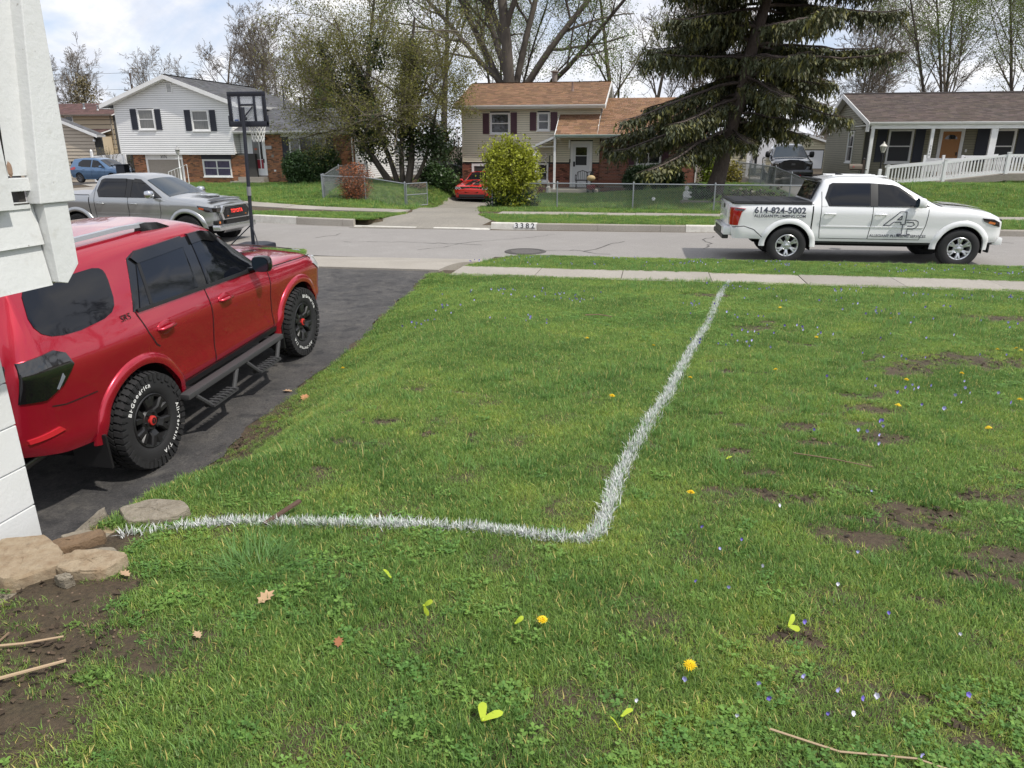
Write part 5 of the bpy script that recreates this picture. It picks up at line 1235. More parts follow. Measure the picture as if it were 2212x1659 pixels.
def window(parent, fr, a0, a1, z0, z1, panes=((0, .5), (.5, 1)), mp=None, fw=.06, mullions=(), d=0.02, name='window', sill=True, mt=None, screen=None):
    mt = mt or M_trim; mb = MB(); mp = mp or M_pane
    for (b0, b1, y0, y1) in ((a0, a1, z0, z0+fw), (a0, a1, z1-fw, z1), (a0, a0+fw, z0+fw, z1-fw), (a1-fw, a1, z0+fw, z1-fw)): fr.box(mb, b0, b1, d-.02, d+.04, y0, y1)
    w = mb.build(name, mt, parent); H = z1-z0-2*fw; bounds = [a0+fw]+[a0+fw+(a1-a0-2*fw)*q for q in mullions]+[a1-fw]
    for i, (b0, b1) in enumerate(zip(bounds, bounds[1:])):
        if i: fr.B('mullion', mt, w, b0-.03, b0+.03, d-.01, d+.035, z0+fw, z1-fw)
        for k, (q0, q1) in enumerate(panes):
            y0, y1 = z0+fw+H*q0, z0+fw+H*q1; mm = mp[(i*len(panes)+k) % len(mp)] if isinstance(mp, (list, tuple)) else mp
            fr.B('pane', mm, w, b0+.03, b1-.03, d-.012, d+.002-.012*k, y0+.02, y1-.02)
            mb = MB()
            for (c0, c1, e0, e1) in ((b0, b1, y0, y0+.025), (b0, b1, y1-.025, y1), (b0, b0+.032, y0+.025, y1-.025), (b1-.032, b1, y0+.025, y1-.025)): fr.box(mb, c0, c1, d-.012, d+.018-.012*(1-k), e0, e1)
            mb.build('sash', mt, w)
    if sill: fr.B('sill', mt, w, a0-.04, a1+.04, d-.01, d+.075, z0-.05, z0)
    return w
def shutter(parent, fr, a0, a1, z0, z1, m, d=.02):
    mb = MB(); fr.box(mb, a0, a1, d, d+.02, z0, z1); f = .05; mid = z0+(z1-z0)*.55
    for (y0, y1) in ((z0+f, mid-f/2), (mid+f/2, z1-f)):
        k = max(3, int((y1-y0)/.06)); 
        for i in range(k): fr.box(mb, a0+f, a1-f, d+.02, d+.03, y0+(y1-y0)*(i+.1)/k, y0+(y1-y0)*(i+.75)/k)
    for (b0, b1, y0, y1) in ((a0, a0+f, z0, z1), (a1-f, a1, z0, z1), (a0+f, a1-f, z0, z0+f), (a0+f, a1-f, z1-f, z1), (a0+f, a1-f, mid-f/2, mid+f/2)): fr.box(mb, b0, b1, d+.02, d+.035, y0, y1)
    return mb.build('shutter', m, parent)
def gutter(parent, p, q, m=None, r=.06):
    p, q = Vector(p), Vector(q); u = (q-p); n = Vector((0, -1, 0)) if abs(u.x) > abs(u.y) else Vector((1, 0, 0))
    sec = [(0, 0), (0, -.10), (.07, -.10), (.11, -.03), (.11, 0), (.10, 0), (.1, -.02), (.065, -.085), (.012, -.085), (.012, 0)]
    return MB().prism([p+n*a+Vector((0, 0, b)) for a, b in sec], u).build('gutter', m or M_trim, parent)
def downspout(parent, x, y, z0, z1, m=None, out=.25):
    return MB().tube([(x, y-out, z1), (x, y-out, z1-.08), (x, y-.05, z1-.3), (x, y-.05, z0+.12), (x, y-.2, z0)], .035, 6).build('downspout', m or M_trim, parent, smooth=40)
def vent_pipe(parent, x, y, z, h, r=.05, m=None, cap=True, name='roof_vent'):
    m = m or M_galv; mb = MB().lathe([(r*2.6, -.12), (r*1.5, .03), (r, .06), (r, h)], (x, y, z), k=10)
    if cap: mb.lathe([(r, h), (r*1.7, h+.02), (r*1.7, h+.07), (r*.5, h+.12), (0, h+.12)], (x, y, z), k=10)
    return mb.build(name, m, parent, smooth=40)
FRONT = lambda y: Fr((0, y, 0), (1, 0, 0), (0, -1, 0))

def white_house():
    H = thing('white_house', 'white split level house with grey roof, navy shutters and orange brick below', 'house', (-24, 39, 0))
    f = FRONT(39); fb = FRONT(39.32)
    x0, x1, ax, zt, za, e = -30.93, -23.6, -27.26, 4.42, 5.72, 1.70
    MB().prism([(x0, 39.0, e), (x1, 39.0, e), (x1, 39.0, zt), (ax, 39.0, za), (x0, 39.0, zt)], (0, 9, 0)).build('wall', M_core, H)
    sl = (za-zt)/(ax-x0)
    holes = [(-29.48, -28.41, 3.01, 4.14), (-26.05, -24.96, 2.94, 4.05), (-27.42, -27.02, 4.98, 5.48)]
    siding(H, f, x0, x1, e, 5.7, .112, M_wsid, holes, lambda z: (x0, x1) if z < zt else (x0+(z-zt)/sl, x1-(z-zt)/sl))
    for xx in (x0-.02, x1-.05): f.B('corner_board', M_trim, H, xx, xx+.07, -.0, .03, e, zt)
    f.B('skirt_board', M_trim, H, x0, x1, 0, .03, e-.05, e)
    window(H, f, -29.48, -28.41, 3.01, 4.14, mp=[M_paneb, M_paneb]); window(H, f, -26.05, -24.96, 2.94, 4.05, mp=[M_paneb, M_paneb])
    for a, b, z0, z1 in ((-29.92, -29.54, 3.01, 4.14), (-28.35, -27.98, 3.0, 4.12), (-26.47, -26.1, 2.94, 4.06), (-24.9, -24.54, 2.92, 4.04)): shutter(H, f, a, b, z0, z1, M_navy)
    mb = MB()
    for k in range(7): f.box(mb, -27.36, -27.08, .0, .03, 5.0+k*.065, 5.035+k*.065)
    for b in ((-27.42, -27.36, 4.96, 5.5), (-27.08, -27.02, 4.96, 5.5), (-27.36, -27.08, 5.44, 5.5), (-27.36, -27.08, 4.96, 5.0)): f.box(mb, b[0], b[1], 0, .04, b[2], b[3])
    mb.build('gable_vent', M_trim, H); f.B('vent_back', M_navy, H, -27.36, -27.08, -.02, .004, 5.0, 5.44)
    # roof over the gable block, ridge running back
    ov = .66; rz = za+.16; sv = Vector((ax-x0, 0, za-zt)).normalized(); Ls = math.hypot(ax-x0+ov, (ax-x0+ov)*sl)
    el = Vector((x0-ov, 38.62, rz-(ax-x0+ov)*sl)); er = Vector((x1+ov, 38.62, rz-(x1-ax+ov)*sl))
    roof(H, el+Vector((0, 0, 0)), (0, 1, 0), sv, 9.6, Ls, M_gsh, 20, 3, thick=.16); roof(H, er, (0, 1, 0), (-sv.x, 0, sv.z), 9.6, Ls, M_gsh, 60, 4, thick=.16)
    for s_, o in ((1, el), (-1, er)):
        p = o+Vector((0, -.03, .0)); q = Vector((ax, 38.59, rz)); MB().prism([p+Vector((0, 0, .02)), q+Vector((0, 0, .02)), q-Vector((0, 0, .2)), p-Vector((0, 0, .2))], (0, .03, 0)).build('rake_board', M_trim, H)
        MB().prism([p+Vector((0, .03, -.17)), q+Vector((0, .03, -.17)), q+Vector((0, .03, -.19)), p+Vector((0, .03, -.19))], (0, .36, 0)).build('soffit', M_trim, H)
    MB().obox((x0-ov, 38.62, el.z-.2), (ov, 0, 0), (0, 9.4, 0), (0, 0, .03)).build('soffit', M_trim, H)
    # brick storey below the gable
    holesb = [(-29.62, -27.2, -.2, 1.66), (-25.92, -24.12, .40, 1.66)]
    fb.B('wall', M_core, H, -30.45, -22.6, -3, -.035, -.1, 1.7)
    bricks(H, fb, -30.45, -23.12, -.1, 1.66, M_brick, holesb, 90, seed=5)
    gd = fb.B('garage_door', M_door, H, -29.5, -27.3, -.05, -.02, -.1, 1.36)
    for k in range(4):
        for j in range(4): fb.B('door_panel', M_door, gd, -29.44+j*.54, -28.96+j*.54, -.02, -.008, -.05+k*.35, .22+k*.35)
    mb = MB(); fb.box(mb, -29.62, -29.5, -.03, .03, -.1, 1.66); fb.box(mb, -27.3, -27.2, -.03, .03, -.1, 1.66); fb.box(mb, -29.5, -27.3, -.03, .03, 1.36, 1.66); gf = mb.build('garage_frame', M_trim, H)
    text_on(MB(), '3376', fb.P(-28.4, .034, 1.52), (1, 0, 0), (0, 0, 1), .13, .42, .02).build('house_number', M_num, gf)
    fb.B('header_panel', M_navy, H, -25.98, -24.06, -.02, .02, 1.40, 1.66)
    window(H, fb, -25.92, -24.12, .42, 1.38, mp=[M_panev]*4, mullions=(.5,))
    siding(H, Fr((x1, 39.02, 0), (0, 1, 0), (1, 0, 0)), 0, 8.9, e, 4.4, .112, M_wsid)
    # right wing
    fw = FRONT(39.62)
    fw.B('wall', M_core, H, -23.55, -16.62, -6.4, -.035, .0, 2.84)
    hw = [(-23.56, -23.1, 1.7, 2.9), (-23.12, -22.08, .3, 2.7), (-20.98, -17.86, 1.2, 2.9)]
    bricks(H, fw, -23.55, -16.6, .0, 2.76, M_brick, hw, 190, seed=8)
    siding(H, fw, -23.55, -23.1, 1.7, 2.84, .112, M_wsid)
    fw.B('step', M_conc, H, -23.9, -22.0, .0, 1.0, -.05, .2); fw.B('step', M_conc, H, -23.6, -22.0, .0, .6, .2, .42)
    fr_ = MB(); 
    for b in ((-23.12, -23.02, .5, 2.72), (-22.12, -22.02, .5, 2.72), (-23.02, -22.12, 2.6, 2.72)): fw.box(fr_, b[0], b[1], -.03, .04, b[2], b[3])
    fr_.build('door_frame', M_trim, H)
    d = fw.B('door', M_door, H, -23.02, -22.12, -.02, .03, .5, 2.6)
    fw.B('door_glass', M_paneb, d, -22.82, -22.42, .03, .036, 1.4, 2.45); fw.B('door_panel', mat('red_door_panel', (.26, .015, .03), .4), d, -22.82, -22.42, .03, .036, .88, 1.38)
    fw.B('side_glass', M_pane, d, -22.36, -22.22, .03, .036, 1.4, 2.45); fw.B('side_panel', mat('red_door_panel', (0, 0, 0)), d, -22.36, -22.22, .03, .036, .88, 1.38); fw.B('handle', M_blk, d, -22.2, -22.16, .03, .09, 1.2, 1.42)
    wr = MB(); fw.box(wr, -22.7, -22.55, .036, .05, 1.9, 2.0); wr.build('wreath', mat('red_wreath', (.4, .1, .06), .8), d)
    fw.B('eave_panel', M_trim, H, -21.02, -17.82, -.02, .02, 2.62, 2.8)
    window(H, fw, -20.52, -18.28, 1.27, 2.62, panes=((0, 1),), mp=[M_paneb, M_pane, M_paneb], mullions=(.27, .74))
    shutter(H, fw, -20.96, -20.58, 1.27, 2.6, M_navy); shutter(H, fw, -18.22, -17.88, 1.27, 2.6, M_navy)
    for k in range(26): fw.B('sill_brick', M_brick, H, -21.0+k*.118, -20.895+k*.118, 0, .035, 1.11, 1.22)
    fw.B('mailbox', mat('grey_mailbox', (.45, .45, .45), .5), H, -22.0, -21.6, 0, .1, 1.95, 2.13, .01); fw.B('outlet_cover', M_trim, H, -21.62, -21.5, 0, .03, .72, .82); fw.B('meter_plate', M_conc, H, -21.7, -21.55, 0, .03, 1.5, 1.66)
    MB().lathe([(.0, .0), (.05, -.04), (.06, -.16), (.03, -.2)], fw.P(-21.9, .12, 2.62), k=8).build('wall_lamp', M_blk, H)
    sv = Vector((0, 3.6, 1.32)).normalized(); o = (-23.58, 38.95, 2.90)
    roof(H, o, (1, 0, 0), sv, 7.0, 3.98, M_gsh, 180, 5, thick=.12); roof(H, (-16.58, 46.4, 2.90), (-1, 0, 0), (0, -sv.y, sv.z), 7.0, 3.98, M_gsh, 0, 6, thick=.12)
    gutter(H, (-23.58, 38.94, 2.92), (-16.6, 38.94, 2.92)); MB().obox((-23.58, 38.96, 2.78), (6.98, 0, 0), (0, .66, 0), (0, 0, .03)).build('soffit', M_trim, H)
    downspout(H, -16.72, 39.6, .1, 2.85)
    fs = Fr((-16.58, 39.6, 0), (0, 1, 0), (1, 0, 0))
    siding(H, fs, 0, 6.4, .05, 4.1, .118, M_wsid, clip=lambda z: (0, 6.4) if z < 2.85 else ((z-2.85)/1.32*3.3, 6.4-(z-2.85)/1.32*3.3))
    fs.B('corner_board', M_trim, H, -.02, .09, 0, .03, .05, 2.86)
    MB().prism([(-16.62, 39.6, 2.84), (-16.62, 46, 2.84), (-16.62, 42.8, 4.2)], (-.3, 0, 0)).build('gable_wall', M_core, H)
    for a, b in (((-16.56, 38.92, 2.90), (-16.56, 42.66, 4.27)), ((-16.56, 46.44, 2.90), (-16.56, 42.66, 4.27))):
        a, b = Vector(a), Vector(b); MB().prism([a, b, b-Vector((0, 0, .18)), a-Vector((0, 0, .18))], (.03, 0, 0)).build('rake_board', M_trim, H)
    vent_pipe(H, -20.9, 42.2, 4.05, .7, .07, M_blk, True, 'chimney_pipe'); vent_pipe(H, -20.1, 42.5, 4.15, .55, .11, M_blk, True, 'flue'); vent_pipe(H, -23.0, 44.2, 4.5, 1.2, .04, M_blk, False)
white_house()
def cream_house():
    H = thing('cream_house', 'cream split level house with brown roof and plum shutters behind the wire fence', 'house', (-6, 39, 0))
    f = FRONT(39); x0, x1 = -10.2, -2.9; e = 1.30
    f.B('wall', M_core, H, x0, x1, -7.6, -.03, -.7, 3.98)
    hs = [(-8.68, -7.62, 2.72, 3.77), (-6.17, -5.52, 2.88, 3.77), (-4.96, -2.9, 2.75, 3.5), (-4.42, -3.25, -.2, 2.4)]
    siding(H, f, x0, x1, e, 3.95, .11, M_csid, hs)
    f.B('corner_board', M_csid, H, x0-.02, x0+.06, 0, .03, e, 3.95)
    window(H, f, -8.68, -7.62, 2.72, 3.77, mp=[M_pane, M_pane]); window(H, f, -6.17, -5.52, 2.88, 3.77)
    for a, b, z0, z1 in ((-9.07, -8.73, 2.72, 3.75), (-7.57, -7.24, 2.72, 3.78), (-6.56, -6.22, 2.88, 3.78), (-5.47, -5.12, 2.88, 3.78)): shutter(H, f, a, b, z0, z1, M_plum)
    f2 = FRONT(39.03)
    bricks(H, f2, x0-.05, x1, -.7, 1.28, M_brick2, [(-9.72, -7.0, -.8, 1.26), (-6.14, -5.56, .33, 1.26), (-4.42, -3.25, -.8, 2.4)], 130, seed=11, dark=.12)
    gd = f2.B('garage_door', M_door, H, -9.6, -7.15, -.05, -.02, -.65, 1.1)
    for k in range(4):
        for j in range(4): f2.B('door_panel', M_door, gd, -9.54+j*.6, -9.0+j*.6, -.02, -.006, -.6+k*.43, -.25+k*.43)
    mb = MB(); f2.box(mb, -9.72, -9.6, -.03, .03, -.65, 1.24); f2.box(mb, -7.15, -7.0, -.03, .03, -.65, 1.24); f2.box(mb, -9.6, -7.15, -.03, .03, 1.1, 1.24); mb.build('garage_frame', M_trim, H)
    window(H, f2, -6.14, -5.56, .33, 1.26)
    # upper roof
    sv = Vector((0, 4.4, 1.42)).normalized(); eo = (-10.55, 38.42, 4.07)
    roof(H, eo, (1, 0, 0), sv, 7.9, 4.62, M_tsh, 240, 12, thick=.12, tab=.3, exp=.15); roof(H, (-2.65, 47.2, 4.07), (-1, 0, 0), (0, -sv.y, sv.z), 7.9, 4.62, M_tsh, 0, 13, thick=.12)
    gutter(H, (-10.55, 38.41, 4.10), (-2.65, 38.41, 4.10)); MB().obox((-10.5, 38.44, 3.94), (7.8, 0, 0), (0, .56, 0), (0, 0, .03)).build('soffit', M_trim, H)
    for xx in (-2.66, -10.58):
        MB().prism([(xx, 38.4, 4.1), (xx, 42.82, 5.53), (xx, 42.82, 5.33), (xx, 38.4, 3.9)], (.03, 0, 0)).build('rake_board', M_trim, H)
    MB().prism([(-2.92, 39, 3.9), (-2.92, 46.6, 3.9), (-2.92, 42.8, 5.35)], (-.2, 0, 0)).build('gable_wall', M_csid, H)
    vent_pipe(H, -4.6, 41.0, 4.95, .42, .05, mat('brown_pipe', (.16, .1, .08), .6), False); vent_pipe(H, -5.9, 43.4, 5.3, .75, .15, mat('grey_brown_flue', (.2, .17, .15), .6), True, 'chimney')
    # right wing and porch
    fr = FRONT(39.1)
    fr.B('wall', M_core, H, -2.9, 2.02, -7, -.03, -.3, 2.66)
    bricks(H, fr, -2.9, 2.02, -.2, 2.5, M_brick2, [(-1.35, .6, 1.15, 2.35)], 170, seed=14, dark=.1)
    window(H, fr, -1.0, .25, 1.2, 2.35, mullions=(.5,)); shutter(H, fr, -1.38, -1.05, 1.2, 2.35, M_plum); shutter(H, fr, .3, .62, 1.2, 2.35, M_plum)
    fr.B('trim_board', M_trim, H, -2.9, 2.02, 0, .03, 2.5, 2.66); fr.B('corner_board', M_trim, H, 2.0, 2.06, -.05, .04, -.2, 2.6)
    fr.B('foundation_ledge', M_conc, H, -2.6, -.4, .02, .12, .06, .14)
    for k in range(24): fr.B('soldier_brick', M_brick2, H, -2.9+k*.12, -2.79+k*.12, .0, .05, .22, .42)
    sv = Vector((0, 4.9, 1.96)).normalized(); eo = (-4.98, 37.2, 2.64); sp = Vector((0, 1.8, 1.02)).normalized()
    roof(H, eo, (1, 0, 0), sp, 2.08, 2.06, M_tsh, 60, 16, thick=.1); roof(H, (-2.9, 37.2, 2.64), (1, 0, 0), sv, 5.3, 5.2, M_tsh, 60, 17, thick=.1)
    gutter(H, (-5.0, 37.19, 2.66), (2.42, 37.19, 2.66), mat('mint_gutter', (.45, .56, .52), .5))
    MB().obox((-4.98, 37.22, 2.52), (7.3, 0, 0), (0, 1.85, 0), (0, 0, .03)).build('soffit', M_trim, H)
    MB().prism([(-5.02, 37.16, 2.66), (-5.02, 39.0, 3.68), (-5.02, 39.0, 3.54), (-5.02, 37.16, 2.52)], (.03, 0, 0)).build('rake_board', M_trim, H)
    MB().obox((-5.06, 37.28, -.1), (.11, 0, 0), (0, .11, 0), (0, 0, 2.63)).build('porch_post', M_trim, H, bevel=.008)
    MB().obox((-5.3, 37.05, -.3), (2.5, 0, 0), (0, 2.0, 0), (0, 0, .34)).build('porch_slab', M_conc, H)
    # small sloping canopy beside the post
    a, b, c = Vector((-6.2, 37.6, 2.06)), Vector((-5.05, 37.25, 2.52)), Vector((-5.05, 38.9, 2.52)); d_ = Vector((-6.2, 38.9, 2.06))
    cn = MB().prism([a, b, c, d_], (0, 0, .04)).build('canopy', mat('canopy_grey', (.3, .28, .25), .7), H)
    MB().prism([a+Vector((0, -.02, -.05)), b+Vector((0, -.02, -.05)), b+Vector((0, -.02, .07)), a+Vector((0, -.02, .07))], (0, .03, 0)).build('canopy_edge', M_trim, cn)
    MB().tube([(-6.0, 37.6, 2.07), (-5.05, 37.4, 2.09)], .02, 5).build('canopy_brace', M_trim, cn)
    df = MB()
    for q in ((-4.4, -4.28, .06, 2.36), (-3.38, -3.26, .06, 2.36), (-4.28, -3.38, 2.24, 2.36)): f.box(df, q[0], q[1], -.03, .05, q[2], q[3])
    df.build('door_frame', M_trim, H); d = f.B('door', M_door, H, -4.28, -3.38, -.02, .035, .06, 2.24)
    f.B('door_glass', M_pane, d, -4.12, -3.54, .035, .042, 1.66, 2.06); f.B('door_glass', M_screen, d, -4.12, -3.54, .035, .042, 1.17, 1.62); f.B('handle', M_blk, d, -4.24, -4.14, .035, .08, 1.1, 1.35); f.B('lock_plate', M_blk, d, -4.45, -4.38, .05, .09, 1.3, 1.48)
cream_house()
def olive_house():
    H = thing('olive_house', 'low olive sided house with dark brown roof, white porch posts and ramp', 'house', (12, 37.4, .5))
    X0, Y0, Y1, Yr = 9.45, 37.4, 45.4, 41.3; zE, zR = 2.92, 4.46; XR = 17.2
    fs = Fr((X0, Y0, 0), (0, 1, 0), (-1, 0, 0)); f = FRONT(38.2)
    MB().prism([(X0+.02, Y0, .3), (X0+.02, Y1, .3), (X0+.02, Y1, zE), (X0+.02, Yr, zR), (X0+.02, Y0, zE)], (.25, 0, 0)).build('wall', M_core, H)
    s1 = (zR-zE)/(Yr-Y0); s2 = (zR-zE)/(Y1-Yr)
    siding(H, fs, 0, Y1-Y0, .5, zR, .112, M_osid, [(1.78, 2.92, 1.33, 2.85)], lambda z: (0, Y1-Y0) if z < zE else ((z-zE)/s1, Y1-Y0-(z-zE)/s2))
    window(H, fs, 1.8, 2.9, 1.35, 2.82); fs.B('corner_board', M_osid, H, -.02, .09, 0, .03, .5, zE)
    MB().lathe([(0, .1), (.05, .08), (.09, -.02), (.04, -.08)], (X0-.1, 44.1, 2.72), k=8).build('flood_light', M_trim, H)
    f.B('wall', M_core, H, X0+.3, XR, -6.5, -.03, .3, zE)
    siding(H, f, X0+.2, XR-.1, .5, zE, .112, M_osid, [(10.65, 11.78, 1.36, 2.88), (12.85, 13.95, .5, 2.9), (15.05, 16.1, 1.36, 2.88)])
    window(H, f, 10.67, 11.76, 1.36, 2.86, mp=[M_screen, M_screen]); window(H, f, 15.07, 16.08, 1.36, 2.86, mp=[M_screen, M_screen])
    for a, b in ((10.18, 10.6), (11.83, 12.25), (14.45, 15.0), (16.15, 16.6)): shutter(H, f, a, b, 1.4, 2.86, M_navy)
    df = MB()
    for q in ((12.86, 13.0, .8, 2.9), (13.78, 13.92, .8, 2.9), (13.0, 13.78, 2.76, 2.9)): f.box(df, q[0], q[1], -.03, .06, q[2], q[3])
    df.build('door_frame', M_trim, H); d = f.B('door', mat('orange_wood_door', (.38, .17, .05), .5, var=[(.5, 8, (.28, .12, .035))], stretch=(6, 1, .5)), H, 13.0, 13.78, -.02, .03, .8, 2.76)
    mb = MB(); mb.prism([f.P(13.38+.27*math.cos(R(t)), .032, 2.42+.2*math.sin(R(t))) for t in range(0, 181, 20)], (0, -.006, 0)); mb.build('fan_light', M_pane, d)
    f.B('handle', M_blk, d, 13.68, 13.73, .03, .08, 1.7, 1.85); f.B('bell_plate', M_trim, H, 14.06, 14.14, .02, .04, 1.85, 1.98)
    sv = Vector((0, Yr-35.75, (zR+.12)-3.1)).normalized(); Ls = math.hypot(Yr-35.75, zR+.12-3.1)
    roof(H, (X0-.32, 35.75, 3.1), (1, 0, 0), sv, XR-X0+.6, Ls, M_dsh, 150, 21, thick=.12); sb = Vector((0, -(Y1+.4-Yr), zR+.12-2.85)).normalized(); roof(H, (XR+.28, Y1+.4, 2.85), (-1, 0, 0), sb, XR-X0+.6, math.hypot(Y1+.4-Yr, zR+.12-2.85), M_dsh, 0, 22, thick=.12)
    MB().tube([(X0-.32, Yr, zR+.14), (XR+.28, Yr, zR+.14)], .06, 6).build('ridge_cap', mat('ridge_dark', (.05, .042, .04), .9), H)
    for xx in (X0-.35, XR+.28):
        MB().prism([(xx, 35.73, 3.12), (xx, Yr, zR+.14), (xx, Yr, zR-.06), (xx, 35.73, 2.92)], (.035, 0, 0)).build('rake_board', M_trim, H); MB().prism([(xx, Y1+.42, 2.87), (xx, Yr, zR+.14), (xx, Yr, zR-.06), (xx, Y1+.42, 2.67)], (.035, 0, 0)).build('rake_board', M_trim, H)
    gutter(H, (X0-.32, 35.74, 3.12), (XR+.28, 35.74, 3.12)); MB().obox((X0-.2, 35.78, 2.84), (XR-X0+.4, 0, 0), (0, .14, 0), (0, 0, .17)).build('porch_beam', M_trim, H)
    MB().obox((X0-.3, 35.78, 2.98), (XR-X0+.5, 0, 0), (0, 2.4, 0), (0, 0, .03)).build('porch_ceiling', M_trim, H)
    MB().obox((X0-.34, 35.72, 2.72), (.04, 0, 0), (0, .45, 0), (0, 0, .38)).build('eave_return', M_trim, H)
    MB().obox((X0, 35.85, .3), (XR-X0, 0, 0), (0, 2.3, 0), (0, 0, .45)).build('porch_floor', M_conc, H)
    for x in (9.28, 11.72, 14.1, 16.8):
        w = .13 if x < 14 else .26
        p = MB().obox((x, 35.8, .35), (w, 0, 0), (0, .13, 0), (0, 0, 2.5)).build('porch_post', M_trim, H, bevel=.008)
        if abs(x-11.72) < .1:
            for i, ch in enumerate('3386'): mb = MB(); text_on(mb, ch, (x+w/2, 35.797, 2.12-i*.12), (1, 0, 0), (0, 0, 1), .12); mb.build('house_number', M_num, p)
    # ramp, decks and railings
    RT = thing('access_ramp', 'grey wooden ramp with white vinyl railing in front of the olive house', 'ramp', (13, 34.6, .6))
    def rail(x0, z0, x1, z1, y, h=.78, n=None, posts=True, ends=(1, 1)):
        n = n or int((x1-x0)/.125); k = (z1-z0)/(x1-x0); zz = lambda x: z0+(x-x0)*k
        MB().prism([(x0, y, z0+h), (x1, y, z1+h), (x1, y, z1+h-.08), (x0, y, z0+h-.08)], (0, .06, 0)).build('top_rail', M_vinyl, RT); MB().prism([(x0, y, z0+.12), (x1, y, z1+.12), (x1, y, z1+.04), (x0, y, z0+.04)], (0, .06, 0)).build('bottom_rail', M_vinyl, RT)
        for i in range(n): x = x0+(i+.5)*(x1-x0)/n; MB().box(x-.018, x+.018, y+.012, y+.048, zz(x)+.11, zz(x)+h-.07).build('baluster', M_vinyl, RT)
        if posts:
            for x in [q for q, e in zip((x0, x1), ends) if e]: MB().box(x-.055, x+.055, y-.03, y+.085, zz(x)-.08, zz(x)+h+.05).prism([(x-.065, y-.04, zz(x)+h+.052), (x+.065, y-.04, zz(x)+h+.052), (x+.065, y+.095, zz(x)+h+.052), (x-.065, y+.095, zz(x)+h+.052)], (0, 0, .035)).build('rail_post', M_vinyl, RT)
    rail(9.78, .50, 12.0, .72, 34.3); rail(12.0, .72, 14.35, 1.02, 34.3, ends=(0, 1)); rail(14.35, 1.02, 17.6, 1.06, 34.3, ends=(0, 1))
    rail(9.9, .52, 12.0, .74, 35.2, posts=False); rail(12.0, .74, 14.3, 1.02, 35.2, posts=False)
    for (xa, za, xb, zb) in ((9.6, .42, 11.9, .68), (11.905, .68, 14.3, 1.0), (14.305, 1.02, 17.8, 1.04)):
        MB().prism([(xa, 34.26, za-.26), (xb, 34.26, zb-.26), (xb, 34.26, zb), (xa, 34.26, za)], (0, .04, 0)).build('side_board', M_grey, RT)
        n = int((xb-xa)/.14)
        for i in range(n):
            q = i/n; x = xa+(xb-xa)*q; z = za+(zb-za)*q; MB().obox((x+.004, 34.31, z-.04), (.132, 0, (zb-za)/n), (0, 1.0, 0), (0, 0, .035)).build('deck_board', M_grey, RT)
    for x in (14.4, 16, 17.4): MB().box(x, x+.14, 34.3, 34.44, .3, .8).build('deck_post', M_grey, RT)
    MB().box(11.5, 17.8, 34.15, 34.24, .12, .3).build('ground_timber', M_grey, RT)
    mb_ = [(11.45, 35.55), (13.0, 35.55)]
    lp = MB().box(11.6, 12.95, 35.55, 35.6, 1.05, 1.62).build('lattice_panel', mat('grey_lattice', (.38, .38, .38), .7), RT)
    for i in range(30): MB().box(11.62+i*.044, 11.642+i*.044, 35.535, 35.548, 1.06, 1.61).build('lattice_strip', M_vinyl, lp)
    for x in (11.55, 12.3, 13.05): MB().box(x-.05, x+.05, 35.52, 35.62, .6, 1.75).build('rail_post', M_vinyl, RT)
    for i in range(20): MB().box(13.2+i*.125, 13.236+i*.125, 35.55, 35.59, 1.05, 1.66).build('baluster', M_vinyl, RT)
    MB().box(13.1, 15.8, 35.54, 35.6, 1.66, 1.73).build('top_rail', M_vinyl, RT); MB().box(13.1, 15.8, 35.54, 35.6, 1.0, 1.06).build('bottom_rail', M_vinyl, RT)
olive_house()

